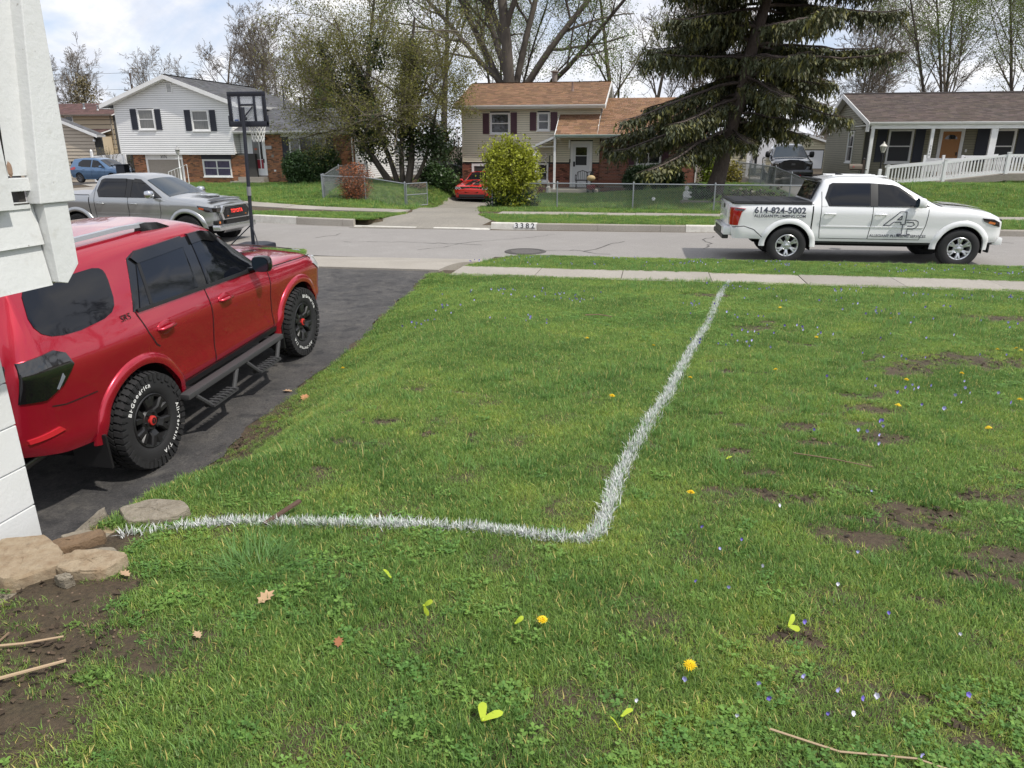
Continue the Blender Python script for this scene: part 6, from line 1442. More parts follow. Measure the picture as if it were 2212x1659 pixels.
def far_houses():
    H = thing('beige_house', 'beige house with low gable behind the blue hatchback', 'house', (-42, 47, -.3)); f = FRONT(47)
    e = (-38.9, 2.85); sl = .36; ax = -46; az = e[1]+(e[0]-ax)*sl
    MB().prism([(-53, 47.02, -.5), (-39.3, 47.02, -.5), (-39.3, 47.02, e[1]), (ax, 47.02, az-.1), (-53, 47.02, e[1])], (0, .8, 0)).build('wall', M_core, H)
    siding(H, f, -46, -39.3, -.4, az, .235, M_bsid, (), lambda z: (-46, -39.3 if z < e[1]-.1 else e[0]-.3-(z-e[1])/sl))
    sv = Vector((-1, 0, sl)).normalized(); roof(H, (e[0]+.1, 46.7, e[1]), (0, 1, 0), sv, .9, 7.6, M_gsh, 0, 31, thick=.14)
    MB().prism([(e[0]+.1, 46.68, e[1]+.02), (ax, 46.68, az+.05), (ax, 46.68, az-.15), (e[0]+.1, 46.68, e[1]-.18)], (0, .03, 0)).build('rake_board', M_trim, H)
    MB().lathe([(0, .05), (.07, 0), (.09, -.12)], (-39.2, 46.85, 2.55), k=8).build('flood_light', M_trim, H)
    T = thing('tan_house', 'two storey tan house with reddish roof far left behind the beige house', 'house', (-55, 65, 0)); f = FRONT(65)
    f.B('wall', M_core, T, -66, -51.9, -8, -.03, -.5, 5); siding(T, f, -60, -51.9, .0, 4.95, .45, M_tsid, [(-57.3, -56.3, 4.0, 5), (-54.4, -53.2, 1.4, 2.65)])
    window(T, f, -57.2, -56.3, 3.9, 4.9, mp=[M_pane]); window(T, f, -54.35, -53.2, 1.45, 2.62, mp=[M_pane])
    roof(T, (-66.5, 64.4, 4.95), (1, 0, 0), (0, .95, .3), 15.0, 4.2, M_rsh, 0, 33, tab=.6, exp=.28); gutter(T, (-66.5, 64.38, 5.0), (-51.5, 64.38, 5.0), M_grey)
    roof(T, (-54.6, 62.2, 3.05), (1, 0, 0), (0, .95, .22), 2.5, 2.6, M_rsh, 0, 34, tab=.6, exp=.28); MB().box(-54.3, -52.3, 62.7, 65, -.4, 2.98).build('bay_wall', M_tsid, T)
    window(T, FRONT(62.68), -54.1, -52.9, 1.3, 2.6, mullions=(.45,)); MB().lathe([(0, .06), (.14, .1), (.28, .2)], (-53.6, 62.6, 3.6), 'y', 12).build('satellite_dish', M_grey, T, smooth=40)
    vent_pipe(T, -54.2, 66, 5.5, .3, .06); vent_pipe(T, -56.2, 66.6, 5.7, .35, .08)
    MB().tube([(-52.1, 64.9, 4.9), (-51.95, 64.8, 2)], .05, 5).build('downspout', M_grey, T)
    G = thing('yellow_garage', 'pale yellow garage with grey roof behind the black pickup', 'garage', (10, 56, .2)); f = FRONT(56)
    MB().prism([(5.9, 56.02, 0), (12.3, 56.02, 0), (12.3, 56.02, 2.2), (9.1, 56.02, 3.25), (5.9, 56.02, 2.2)], (0, 7, 0)).build('wall', M_core, G)
    siding(G, f, 5.9, 12.3, .0, 3.2, .17, M_ysid, [(8.0, 11.6, 0, 1.85)], lambda z: (5.9, 12.3) if z < 2.2 else (5.9+(z-2.2)/.328, 12.3-(z-2.2)/.328))
    f.B('garage_door', M_door, G, 8.05, 11.55, -.02, .01, .0, 1.82)
    for s_, x in ((1, 5.6), (-1, 12.6)): roof(G, (x, 55.7, 2.15), (0, 1, 0), (s_*.95, 0, .312), 7.6, 3.7, M_gsh, 0, 35, thick=.12, tab=.4, exp=.2)
    D = thing('yellow_shed', 'small pale yellow lean-to beside the spruce trunk', 'shed', (5.4, 49, .3)); f = FRONT(49)
    MB().prism([(4.4, 49.02, .1), (5.75, 49.02, .1), (5.75, 49.02, 2.3), (4.4, 49.02, 1.85)], (0, 3, 0)).build('wall', M_core, D)
    siding(D, f, 4.4, 5.75, .2, 2.3, .17, M_ysid, (), lambda z: (4.4 if z < 1.85 else 4.4+(z-1.85)*3, 5.75)); f.B('corner_board', M_trim, D, 5.6, 5.78, 0, .03, .2, 2.3); f.B('wall_lamp', M_blk, D, 5.25, 5.37, .02, .1, 1.35, 1.62)
    roof(D, (4.2, 48.8, 1.86), (0, 1, 0), (.95, 0, .3), 3.4, 1.75, M_gsh, 0, 36, thick=.1, tab=.4, exp=.2)
    for k in range(6): MB().box(4.35+.02, 4.4, 49+k*.4, 49.38+k*.4, .2, 1.8).build('fence_board', M_grey, D)
    V = thing('utility_trailer', 'white enclosed trailer with black posts seen through the spruce branches', 'trailer', (6.9, 52, .5))
    MB().box(6.3, 8.2, 52, 55, .7, 2.6).build('trailer_body', mat('trailer_white', (.8, .8, .82), .4), V, bevel=.03); MB().box(5.95, 6.05, 51.9, 52, .3, 2.5).build('post', M_blk, V); MB().box(6.45, 6.6, 51.8, 51.9, .3, 2.7).build('post', M_blk, V)
    for z in (1.2, 1.6, 2.0): MB().box(6.05, 6.45, 51.9, 51.93, z, z+.3).build('trailer_panel', M_vinyl, V)
    for x in (6.4, 8.0): MB().lathe([(0, -.12), (.33, -.12), (.33, .12), (0, .12)], (x, 52.5, .55), 'x', 14).build('wheel', M_rub, V, smooth=40)
    Q = thing('white_shed', 'white sided shed behind the trunks of the ivy covered thicket', 'shed', (-15.6, 47, .1)); f = FRONT(47)
    MB().prism([(-17, 47.02, 0), (-14.4, 47.02, 0), (-14.4, 47.02, 2.2), (-15.7, 47.02, 2.75), (-17, 47.02, 2.2)], (0, 2.5, 0)).build('wall', M_core, Q); siding(Q, f, -17, -14.4, .1, 2.7, .2, M_wsid, (), lambda z: (-17, -14.4) if z < 2.2 else (-17+(z-2.2)*2.36, -14.4-(z-2.2)*2.36))
    roof(Q, (-14.2, 46.8, 2.1), (0, 1, 0), (-.92, 0, .39), 2.8, 1.6, M_gsh, 0, 41, thick=.1); roof(Q, (-17.2, 46.8, 2.1), (0, 1, 0), (.92, 0, .39), 2.8, 1.6, M_gsh, 0, 42, thick=.1)
    # white vinyl fence, grey bike rack hoop and dark bin by the white house
    F = thing('vinyl_fence', 'white vinyl privacy fence panel between the beige house and the white house', 'fence', (-38.5, 46, -.2))
    for i in range(9): MB().box(-38.9+i*.28, -38.63+i*.28, 46, 46.03, -.3, 1.45+.02*i).build('fence_board', M_vinyl, F)
    for x in (-38.95, -36.35): MB().box(x, x+.13, 45.95, 46.08, -.3, 1.75).lathe([(.09, 0), (.08, .06), (.0, .16)], (x+.065, 46.01, 1.75), k=8).build('fence_post', M_vinyl, F)
    B = thing('waste_bin', 'dark blue waste bin beside the brick pier of the white house', 'bin', (-32.1, 40.4, 0))
    MB().prism([(-32.4, 40.1, 0), (-31.8, 40.1, 0), (-31.8, 40.6, 0), (-32.4, 40.6, 0)], (0, 0, 1.0)).build('bin_body', M_navy, B, bevel=.04); MB().box(-32.44, -31.76, 40.05, 40.65, 1.0, 1.07).build('lid', M_navy, B, bevel=.02)
    L = thing('metal_hoop', 'grey bent metal hoop standing by the white vinyl fence', 'rack', (-33.6, 42, 0))
    MB().tube([(-34.4, 42, -.1), (-34.4, 42, .85), (-34.25, 42, 1.0), (-33.0, 42, .98), (-32.8, 42, .8), (-32.8, 42, -.1)], .035, 7).build('hoop', M_galv, L, smooth=50)
far_houses()
# ================================================================ trees, shrubs
M_bark = mat('grey_bark', (.105, .088, .072), .95, var=[(.6, 5, (.05, .042, .036))], stretch=(1, 1, .25), bump=(1., 14, .03))
M_bark2 = mat('spruce_bark', (.115, .088, .075), .95, var=[(.7, 7, (.055, .042, .036)), (.4, 20, (.2, .16, .14))], stretch=(1, 1, .4), bump=(1., 16, .04))
M_twig = mat('pale_twigs', (.17, .145, .115), .9)
M_leafy = mat('spring_leaves', (.19, .21, .075), .55, tint=True, sub=.5)
M_ivy = mat('ivy_leaves', (.04, .062, .02), .45, tint=True, sub=.15)
M_need = mat('spruce_needles', (.082, .095, .046), .6, tint=True, sub=.12)
M_forsy = mat('forsythia_leaves', (.30, .33, .028), .55, tint=True, sub=.3)
M_yew = mat('yew_needles', (.055, .105, .03), .55, tint=True, sub=.12)
M_redtw = mat('red_twigs', (.2, .1, .065), .85, tint=True)
def stick_mesh(segs, k=3):
    """segs: list of (points, radii); numpy tubes without caps"""
    V = []; F = []; base = 0
    for pts, rs in segs:
        P = np.asarray(pts, float); n = len(P); T = np.empty_like(P); T[1:-1] = P[2:]-P[:-2]; T[0] = P[1]-P[0]; T[-1] = P[-1]-P[-2]
        T /= np.linalg.norm(T, axis=1)[:, None]+1e-9; kk = 9 if rs[0] > .12 else (6 if rs[0] > .045 else (4 if rs[0] > .015 else k))
        ref = np.array([1., 0, 0]) if abs(T[0, 0]) < .8 else np.array([0, 1., 0]); A = np.cross(T, ref); A /= np.linalg.norm(A, axis=1)[:, None]+1e-9; B = np.cross(T, A)
        an = np.arange(kk)*2*math.pi/kk; R_ = np.asarray(rs)[:, None, None]
        V.append((P[:, None]+R_*(np.cos(an)[None, :, None]*A[:, None]+np.sin(an)[None, :, None]*B[:, None])).reshape(-1, 3))
        i, j = np.meshgrid(np.arange(n-1), np.arange(kk), indexing='ij'); a = base+i*kk+j; b = base+i*kk+(j+1) % kk
        F.append(np.stack([a, b, b+kk, a+kk], -1).reshape(-1, 4)); base += n*kk
    return np.concatenate(V), np.concatenate(F)
def rvec(rr): return Vector((rr.gauss(0, 1), rr.gauss(0, 1), rr.gauss(0, 1))).normalized()
def grow(rr, p, d, L, r, lev, spec, out, tips, trop=.0):
    s = spec[lev]; n = s['n']; pts = [p.copy()]; rs = [r]; d = d.normalized(); q = p.copy()
    r1 = r*s.get('tap', .45)
    for i in range(n):
        d = (d+rvec(rr)*s['wob']+Vector((0, 0, s.get('up', 0)))).normalized(); q = q+d*(L/n); pts.append(q.copy()); rs.append(r+(r1-r)*(i+1)/n)
    out.append((pts, rs))
    if lev+1 >= len(spec): tips.append((q, d, lev)); tips += [(pts[i], d, lev) for i in range(1, n)]; return
    c = spec[lev+1]; m = s['kids']; t0 = s.get('t0', .25)
    for k in range(m):
        t = t0+(1-t0)*(k+rr.uniform(.1, .9))/m; f = t*n; i = min(n-1, int(f)); b = pts[i].lerp(pts[i+1], f-i); rad = rs[i]+(rs[i+1]-rs[i])*(f-i)
        dd = (pts[i+1]-pts[i]).normalized(); side = dd.orthogonal().normalized(); side.rotate(Matrix.Rotation(rr.uniform(0, 6.283), 3, dd)); ang = R(s['ang']+rr.uniform(-12, 12))
        nd = dd*math.cos(ang)+side*math.sin(ang); grow(rr, b, nd, L*s['len']*rr.uniform(.65, 1.2)*(1-.35*t), max(.003, min(rad*.85, rad*s.get('rad', .6))), lev+1, spec, out, tips)
    tips.append((q, d, lev))
def leaves(P, rg, n_per, spread, size, hue, droop=0., jit=.45, up=None):
    """leaf quads around points P (m,3)"""
    P = np.asarray(P); m = len(P); N = m*n_per; C = np.repeat(P, n_per, 0)+rg.normal(0, 1, (N, 3))*spread; C[:, 2] -= abs(rg.normal(0, 1, N))*droop
    a = rg.random(N)*6.283; t = rg.normal(.2, .6, N); s = size*rg.uniform(.6, 1.35, N)
    U = np.stack([np.cos(a)*np.cos(t), np.sin(a)*np.cos(t), np.sin(t)], 1)*s[:, None]; Wv = np.cross(U, rg.normal(0, 1, (N, 3))); Wv /= np.linalg.norm(Wv, axis=1)[:, None]+1e-9; Wv *= (s*.42)[:, None]
    V = np.stack([C-U*.5, C+Wv-U*.05, C+U*.5, C-Wv-U*.05], 1).reshape(-1, 3); F = np.arange(4*N).reshape(N, 4)
    k = rg.uniform(1-jit, 1+jit, N)[:, None]; clump = np.repeat(rg.uniform(.7, 1.3, m), n_per)[:, None]
    return V, F, np.asarray(hue)[None]*k*clump
def plant(name, label, cat, base, segs, lf, m_wood, m_leaf, group=None, trunk='trunk', crown='crown', split=.03):
    """thing with woody part(s) and foliage part"""
    t = thing(name, label, cat, base, group=group); off = base
    big = [s for s in segs if s[1][0] >= split]; small = [s for s in segs if s[1][0] < split]
    if big: V, F = stick_mesh(big); link(trunk, fast_mesh(trunk, V, F, m_wood, None, off, True), t)
    if small: V, F = stick_mesh(small); o = link('twigs', fast_mesh('twigs', V, F, m_wood if m_wood is M_redtw else (M_twig if name != 'spruce_tree' else m_wood), np.ones((len(F), 3)) if m_wood is M_redtw else None, off), t); o['kind'] = 'stuff'
    if lf is not None:
        for i, l in enumerate(lf if isinstance(lf, list) else [lf]):
            V, F, T = l[:3]; o = link(l[4] if len(l) > 4 else crown, fast_mesh(crown, V, F, l[3] if len(l) > 3 else m_leaf, T, off), t); o['kind'] = 'stuff'
    return t
def big_maple():
    rr = random.Random(5); rg = np.random.default_rng(5); out = []; tips = []
    spec = [dict(n=9, wob=.07, up=.05, kids=9, ang=30, len=.62, t0=.3, rad=.62, tap=.35), dict(n=8, wob=.11, up=.06, kids=8, ang=42, len=.5, t0=.22, rad=.5, tap=.3), dict(n=6, wob=.16, up=.03, kids=7, ang=46, len=.5, t0=.15, rad=.5, tap=.35), dict(n=4, wob=.2, up=.02, kids=6, ang=45, len=.55, t0=.1, rad=.55, tap=.4), dict(n=3, wob=.25, up=.0, kids=0, ang=40, len=.5)]
    b = Vector((-9.9, 52, -.2))
    grow(rr, b, Vector((.02, 0, 1)), 20, .5, 0, spec, out, tips)
    grow(rr, b+Vector((0, .2, 4.2)), Vector((-.45, .1, 1)), 15, .28, 1, spec, out, tips); grow(rr, b+Vector((0, 0, 5.0)), Vector((.62, -.1, .75)), 14, .27, 1, spec, out, tips)
    grow(rr, b+Vector((0, 0, 4.6)), Vector((.85, -.35, .52)), 13, .21, 1, spec, out, tips); grow(rr, b+Vector((0, 0, 5.6)), Vector((-.8, -.1, .8)), 13, .21, 1, spec, out, tips)
    grow(rr, b+Vector((0, .5, 6)), Vector((.3, .2, 1)), 15, .25, 1, spec, out, tips)
    P = [tuple(p) for p, d, l in tips if l >= 3]; rr.shuffle(P); P = P[:13000]
    plant('maple_tree', 'large tall maple with thick grey limbs and fresh green leaves behind the cream house', 'tree', b, out, leaves(P, rg, 6, .26, .085, (.8, 1.1, .75)), M_bark, M_leafy)
big_maple()
def thicket():
    rr = random.Random(9); rg = np.random.default_rng(9); out = []; tips = []
    spec = [dict(n=8, wob=.12, up=.04, kids=10, ang=58, len=.62, t0=.28, rad=.5, tap=.3), dict(n=7, wob=.22, up=-.01, kids=8, ang=50, len=.55, t0=.15, rad=.5, tap=.3), dict(n=5, wob=.24, up=-.01, kids=7, ang=50, len=.55, t0=.1, rad=.5, tap=.4), dict(n=3, wob=.28, up=-.02, kids=5, ang=48, len=.55, t0=.1), dict(n=3, wob=.3, up=0, kids=0, ang=45, len=.5)]
    b = Vector((-12.6, 35.6, .28)); trunks = []
    for dx, d, L, r in ((-.5, (-.6, -.1, 1), 7.2, .17), (-.15, (-.25, .1, 1), 8.2, .14), (.12, (.05, -.1, 1), 6.8, .14), (.4, (.3, .05, 1), 7.6, .19), (.65, (.7, .1, .9), 5.6, .11), (-.3, (-.9, -.2, 1), 6.6, .10)):
        n0 = len(out); grow(rr, b+Vector((dx, rr.uniform(-.2, .2), 0)), Vector(d), L, r, 0, spec, out, tips); trunks += out[n0:n0+1]
        for o in out[n0+1:n0+10]: trunks.append(o)
    P = [tuple(p) for p, d, l in tips if l >= 3]; rr.shuffle(P); P = P[:20000]
    l1 = leaves(P, rg, 3, .17, .068, (1.0, .9, .62))
    IV = []
    for k, (pts, rs) in enumerate(trunks):
        if rs[0] < .03: continue
        main = rs[0] > .11
        for i in range(len(pts)-1):
            for q in range(20 if main else 3):
                t = rr.random(); c = pts[i].lerp(pts[i+1], t)
                if c.z > 1.6 and (main or rr.random() < .5) and c.z < 6.8: IV.append(tuple(c+rvec(rr)*(.3 if main else .22)))
    for (cx, cz, rx, rz_, n) in ((-14.2, 2.9, .8, 1.1, 110), (-14.7, 4.6, .8, 1.3, 150), (-10.9, 2.5, .9, .9, 120), (-11.6, 5.4, .5, 1.3, 70), (-10.3, 1.9, .5, .5, 40), (-13.5, 6.4, .6, .9, 60)):
        for q in range(n): v = rvec(rr)*rr.random()**.4; IV.append((cx+v.x*rx, 35.6+v.y*.8, cz+v.z*rz_))
    l2 = leaves(IV, rg, 12, .16, .13, (.75, .85, .75), droop=.1)
    plant('thicket_tree', 'spreading many stemmed tree overgrown with dark ivy between the two nearer houses', 'tree', b, out, [(*l1, M_leafy, 'crown'), (*l2, M_ivy, 'ivy')], M_bark, M_leafy, split=.05)
thicket()
def spruce():
    rr = random.Random(21); rg = np.random.default_rng(21); b = Vector((2.33, 30.9, .15)); out = []; N = []
    tr = [b+Vector((.2*z-.002*z*z+.03*math.sin(z*2), 0, z)) for z in np.linspace(-.2, 16, 30)]; rs = [.42, .36]+[.31-.28*i/27 for i in range(28)]
    out.append((tr, rs)); boughs = []
    z = 2.7
    def axis(z): return b+Vector((.2*z-.002*z*z, 0, z))
    while z < 15:
        k = 6 if z < 9 else 5; a0 = rr.uniform(0, 6.28)
        for i in range(k):
            a = a0+i*6.283/k+rr.uniform(-.3, .3); L = (5.6-.33*max(0, z-3.2))*rr.uniform(.75, 1.08)
            if z < 3.6: L = rr.uniform(3.6, 5.2)*(1 if math.cos(a) < .2 else .62)
            elif z < 5 and math.cos(a) > .2: L *= .78
            elif z < 9 and math.cos(a) > .2: L *= 1.12
            if L < .8: continue
            # keep open where the photograph shows sky and trunk: fewer boughs towards the viewer
            if math.sin(a) < -.4 and (z < 3.3 or 5.4 < z < 7.2) and rr.random() < .7: continue
            if rr.random() < .08: continue
            h = Vector((math.cos(a), math.sin(a), 0)); p0 = axis(z+rr.uniform(-.2, .2)); n = 9; pts = []
            dr = rr.uniform(.24, .42) if z < 5 else rr.uniform(.1, .28)
            for j in range(n+1):
                t = j/n; pts.append(p0+h*L*t+Vector((0, 0, .25*L*t*(1-t)*.5-dr*L*t**1.3+.13*L*t**4))+rvec(rr)*.03)
            out.append((pts, [.06*(1-.8*j/n)*(.6+L/8) for j in range(n+1)])); boughs.append((pts, L, z))
        z += rr.uniform(.44, .68)
    for pts, L, z in boughs:
        n = len(pts)-1; m = int(L*10)
        for q in range(m):
            t = .16+.84*(q+rr.random())/m; f = t*n; i = min(n-1, int(f)); c = pts[i].lerp(pts[i+1], f-i); d = (pts[i+1]-pts[i]).normalized(); side = d.cross(Vector((0, 0, 1))).normalized()*(1 if q % 2 else -1)
            l2 = (.45+.9*(1-t))*rr.uniform(.6, 1.15)*min(1, L/3.2); e = c+(d*.75+side*.8).normalized()*l2+Vector((0, 0, -.12*l2))
            out.append(([c, c.lerp(e, .5)+Vector((0, 0, .03)), e], [.012, .008, .004]))
            for w in range(max(3, int(l2*11))):
                s = (w+rr.random())/max(3, int(l2*11)); N.append((*(c.lerp(e, s)), rr.uniform(.16, .5)*(1.15 if z > 3 else .95), rr.random()))
        for w in range(int(L*5)): t = .3+.7*rr.random(); f = t*n; i = min(n-1, int(f)); c = pts[i].lerp(pts[i+1], f-i); N.append((*c, rr.uniform(.2, .5), rr.random()))
    N = np.array(N); M_ = len(N); J = 6                         # hanging twigs, each a spindle of needle blades
    P = np.repeat(N, J, 0); K = len(P); t = np.tile(np.linspace(.0, .92, J), M_); L = P[:, 3]; a = rg.random(K)*6.283
    dirn = rg.normal(0, 1, (M_, 2)); dirn /= np.linalg.norm(dirn, axis=1)[:, None]; side = np.where(rg.random(M_) < .4, .8, .12)[:, None]*dirn; side = np.repeat(side, J, 0)*(L*t)[:, None]; dz = np.repeat(np.where(rg.random(M_) < .3, .25, 1.), J)
    top = P[:, :3]+np.stack([side[:, 0]+rg.normal(0, .02, K), side[:, 1]+rg.normal(0, .02, K), -L*t*dz], 1); sp = .15*(1-.4*t); ln = L*.42
    tip = top+np.stack([np.cos(a)*sp, np.sin(a)*sp, -ln], 1); w = np.stack([-np.sin(a), np.cos(a), np.zeros(K)], 1)*(.042*(1-.3*t))[:, None]; mid = (top+tip)/2
    V = np.stack([top, mid+w, tip, mid-w], 1).reshape(-1, 3); F = np.arange(4*K).reshape(K, 4)
    base = np.where((P[:, 4] < .22)[:, None], np.array([[1.9, 1.6, .8]]), np.where((P[:, 4] > .8)[:, None], np.array([[1.5, 1.25, 1.0]]), np.array([[1., 1., 1.]]))); T = base*np.repeat(rg.uniform(.55, 1.3, M_), J)[:, None]*rg.uniform(.8, 1.2, K)[:, None]
    plant('spruce_tree', 'tall dark spruce with leaning trunk and drooping boughs behind the wire fence', 'tree', b, out, (V, F, T), M_bark2, M_need, split=.022)
    st = bpy.data.objects
    # hanging cones
    for k in range(16):
        i = rr.randrange(M_); c = N[i]; mb = MB().ellip((0, 0, 0), (.028, .028, .085), 6, 6); 
        if c[2] < 7.5 and c[2] > 1.5:
            o = mb.build('cone', mat('cone_brown', (.28, .13, .06), .8), None, smooth=60); o.location = Vector(c[:3])+Vector((0, -.15, -.3))-b; o.parent = [x for x in COL.objects if x.name == 'spruce_tree'][0]
spruce()
def bare_kind(seed, H, r, leafn=0, floor=.0, hue=(1, 1, 1), spread=.2, lsize=.12, multi=1, lv=4):
    rr = random.Random(seed); rg = np.random.default_rng(seed); out = []; tips = []
    spec = [dict(n=7, wob=.07, up=.06, kids=9, ang=36, len=.5, t0=.28, rad=.5, tap=.25), dict(n=6, wob=.13, up=.07, kids=8, ang=38, len=.5, t0=.2, rad=.5, tap=.3), dict(n=4, wob=.17, up=.05, kids=6, ang=38, len=.55, t0=.15, rad=.55, tap=.4), dict(n=3, wob=.2, up=.03, kids=4, ang=36, len=.6, t0=.15), dict(n=2, wob=.2, kids=0, ang=36, len=.5)][:lv+1]
    for m in range(multi): grow(rr, Vector((rr.uniform(-.3, .3)*(multi > 1), rr.uniform(-.3, .3)*(multi > 1), 0)), Vector((rr.uniform(-.2, .2)*(multi > 1), rr.uniform(-.2, .2)*(multi > 1), 1)), H*rr.uniform(.85, 1), r, 0, spec, out, tips)
    if floor: out = [(p, [max(q, floor) for q in r_]) for p, r_ in out]
    lf = None
    if leafn: P = [tuple(p) for p, d, l in tips if l >= lv-1]; rr.shuffle(P); lf = leaves(P[:leafn], rg, 4, spread, lsize, hue)
    return out, lf
PROTO = {}
def tree_at(kind, x, y, s, label, group, rot=0., name='bare_tree', z=None):
    b = Vector((x, y, gz(x, y)-.15 if z is None else z))
    if kind not in PROTO:
        out, lf = bare_kind(**KINDS[kind]); t = plant(name, None, 'tree', Vector((0, 0, 0)), out, lf, M_bark if 'm' not in KM.get(kind, '') else M_twig, M_leafy, split=.05); PROTO[kind] = t
    else: t = copy_tree(PROTO[kind]); t.name = name
    t.location = b; t.scale = (s, s, s); t.rotation_euler = (0, 0, rot); tag(t, label, 'tree', group); return t
KINDS = dict(a=dict(seed=31, H=10, r=.15, floor=.011), b=dict(seed=32, H=10, r=.12, multi=2, floor=.011), c=dict(seed=33, H=10, r=.17, leafn=6000, hue=(.9, .95, .7), spread=.27, lsize=.062), d=dict(seed=34, H=10, r=.1, leafn=9000, hue=(.95, 1.12, .85), spread=.22, lsize=.06, multi=3), e=dict(seed=36, H=10, r=.1, multi=3, floor=.011))
KM = dict(a='m', b='m', e='m')
gp = 'bare trees beyond the roofs'
tree_at('a', -45.6, 74, 1.42, 'tall pale bare tree rising just right of the white house gable', gp, .3)
tree_at('b', -42.2, 77, 1.36, 'second bare tree right of the white house gable, behind the basketball backboard', gp, 1.3)
tree_at('e', -38.4, 74, 1.2, 'bare tree above the flue pipes of the white house', gp, 2.3)
tree_at('a', -35.0, 72, 1.15, 'bare tree just right of the flue pipes of the white house', gp, 4.1)
tree_at('b', -31.0, 66, 1.1, 'bare tree left of the narrow dark cypress', gp, 5.1)
tree_at('e', -69.5, 82, 1.15, 'low fuzzy bare tree left of the utility pole above the reddish roof', gp, .9)
tree_at('b', -60.0, 82, 1.12, 'low bare tree right of the utility pole', gp, 2.9)
tree_at('e', -73.5, 80, 1.0, 'bare tree at the far left edge above the beige house', gp, 3.7)
tree_at('a', -54.5, 84, 1.05, 'bare tree behind the left slope of the white house roof', gp, 3.2)
gl = 'leafing trees beyond the roofs'
tree_at('c', -22.5, 55, 1.5, 'leafing tree behind the ivy covered thicket on its left', gl, .4, 'leafing_tree')
tree_at('c', -16.8, 58, 1.75, 'tall leafing tree between the thicket and the big maple', gl, 2.0, 'leafing_tree')
tree_at('d', -13.4, 66, 1.6, 'green leafing tree left of the big maple trunk', gl, 3.0, 'leafing_tree')
tree_at('c', -3.0, 60, 1.55, 'leafing tree right of the big maple above the brown roof', gl, 4.0, 'leafing_tree')
tree_at('a', -.6, 72, 1.6, 'bare tree seen between the brown roof and the spruce', gp, 5.0)
tree_at('b', 3.6, 70, 1.5, 'bare tree seen through the spruce boughs', gp, 1.0)
tree_at('e', 7.4, 74, 1.5, 'bare tree behind the yellow garage roof', gp, 2.0)
tree_at('b', 16.2, 66, 1.15, 'low bare tree above the left end of the olive house roof', gp, 2.0)
tree_at('e', 18.6, 70, 1.05, 'second low bare tree above the olive house roof', gp, .2)
tree_at('d', 18.4, 53, 1.35, 'pale green willowy tree behind the olive house roof', gl, .8, 'leafing_tree')
tree_at('d', 21.4, 50, 1.25, 'pale green tree at the right edge of the picture', gl, 2.2, 'leafing_tree')
tree_at('c', 24.5, 58, 1.4, 'sparsely leafed tall tree beyond the right edge of the olive house', gl, 1.5, 'leafing_tree')
go = 'bare trees right of the lawn'
for (x, y, s_, l) in ((29, 30, 1.6, 'tall bare tree up the street, mirrored in the glass of the red off-roader'), (33, 41, 1.7, 'second tall bare tree up the street, mirrored in the car glass'), (37, 31, 1.6, 'third tall bare tree up the street, mirrored in the car glass')): tree_at('a', x, y, s_, l, go, x)
tree_at('a', 22.6, 66, 1.25, 'bare tree among the pale green trees at the right', gp, 1.9)
def blob_points(rr, n, c, r, shell=.5, flat=0.):
    P = []
    for i in range(n):
        v = rvec(rr)*(shell+(1-shell)*rr.random()**.6); q = (c[0]+v.x*r[0], c[1]+v.y*r[1], c[2]+v.z*r[2])
        if q[2] > flat: P.append(q)
    return P
def shrub(name, label, base, blobs, m, hue, size, per, spread, nst, hgt, wood=M_twig, seed=1, stw=.012, jit=.45, sprig=0.):
    rr = random.Random(seed); rg = np.random.default_rng(seed); P = []
    for (c, r, n, sh) in blobs: P += blob_points(rr, n, c, r, sh, base[2]+.05)
    segs = []
    for k in range(nst):
        q = Vector(rr.choice(P)); p = Vector(base)+Vector((rr.uniform(-.25, .25), rr.uniform(-.2, .2), 0)); mid = p.lerp(q, .5)+Vector((0, 0, .1*hgt))+rvec(rr)*.08; segs.append(([p, mid, q], [stw, stw*.7, stw*.35]))
        for j in range(3): e = q+rvec(rr)*.22*hgt/2; segs.append(([mid.lerp(q, .6), e], [stw*.5, stw*.25]))
    if sprig:
        for q in P[::4]: v = Vector(q); d = (v-Vector(blobs[0][0])).normalized()+Vector((0, 0, .5)); segs.append(([v, v+d*sprig*rr.uniform(.4, 1)], [.004, .002])); P += [tuple(v+d*sprig*f) for f in (.35, .7)]
    return plant(name, label, 'shrub', Vector(base), segs, leaves(P, rg, per, spread, size, hue, jit=jit) if per else None, wood, m, split=9, crown='foliage')
fx, fy = -5.42, 27.55; fz = gz(fx, fy)-.05
shrub('forsythia_bush', 'rounded yellow green forsythia bush growing through the wire fence beside the red coupe', (fx, fy, fz), [((fx+.05, fy, 1.05), (.86, .8, .95), 900, .55), ((fx-.25, fy, 1.6), (.6, .6, .5), 260, .4), ((fx+.3, fy, 1.5), (.65, .6, .6), 300, .4), ((fx+.5, fy, .85), (.55, .6, .6), 240, .4), ((fx-.35, fy, .8), (.5, .6, .5), 200, .4), ((fx+.25, fy, .15), (.7, .6, .4), 200, .4)], M_forsy, (1, 1, 1), .085, 8, .085, 140, 2.2, seed=41, sprig=.42)
shrub('ivy_undergrowth', 'dark green undergrowth along the foot of the forsythia bush', (fx+.15, fy-.25, fz), [((fx+.2, fy-.2, .15), (.95, .4, .45), 260, .3)], M_ivy, (.8, 1.1, .8), .1, 8, .1, 12, .6, seed=42)
yx, yy = -18.45, 37.9; yz = gz(yx, yy)
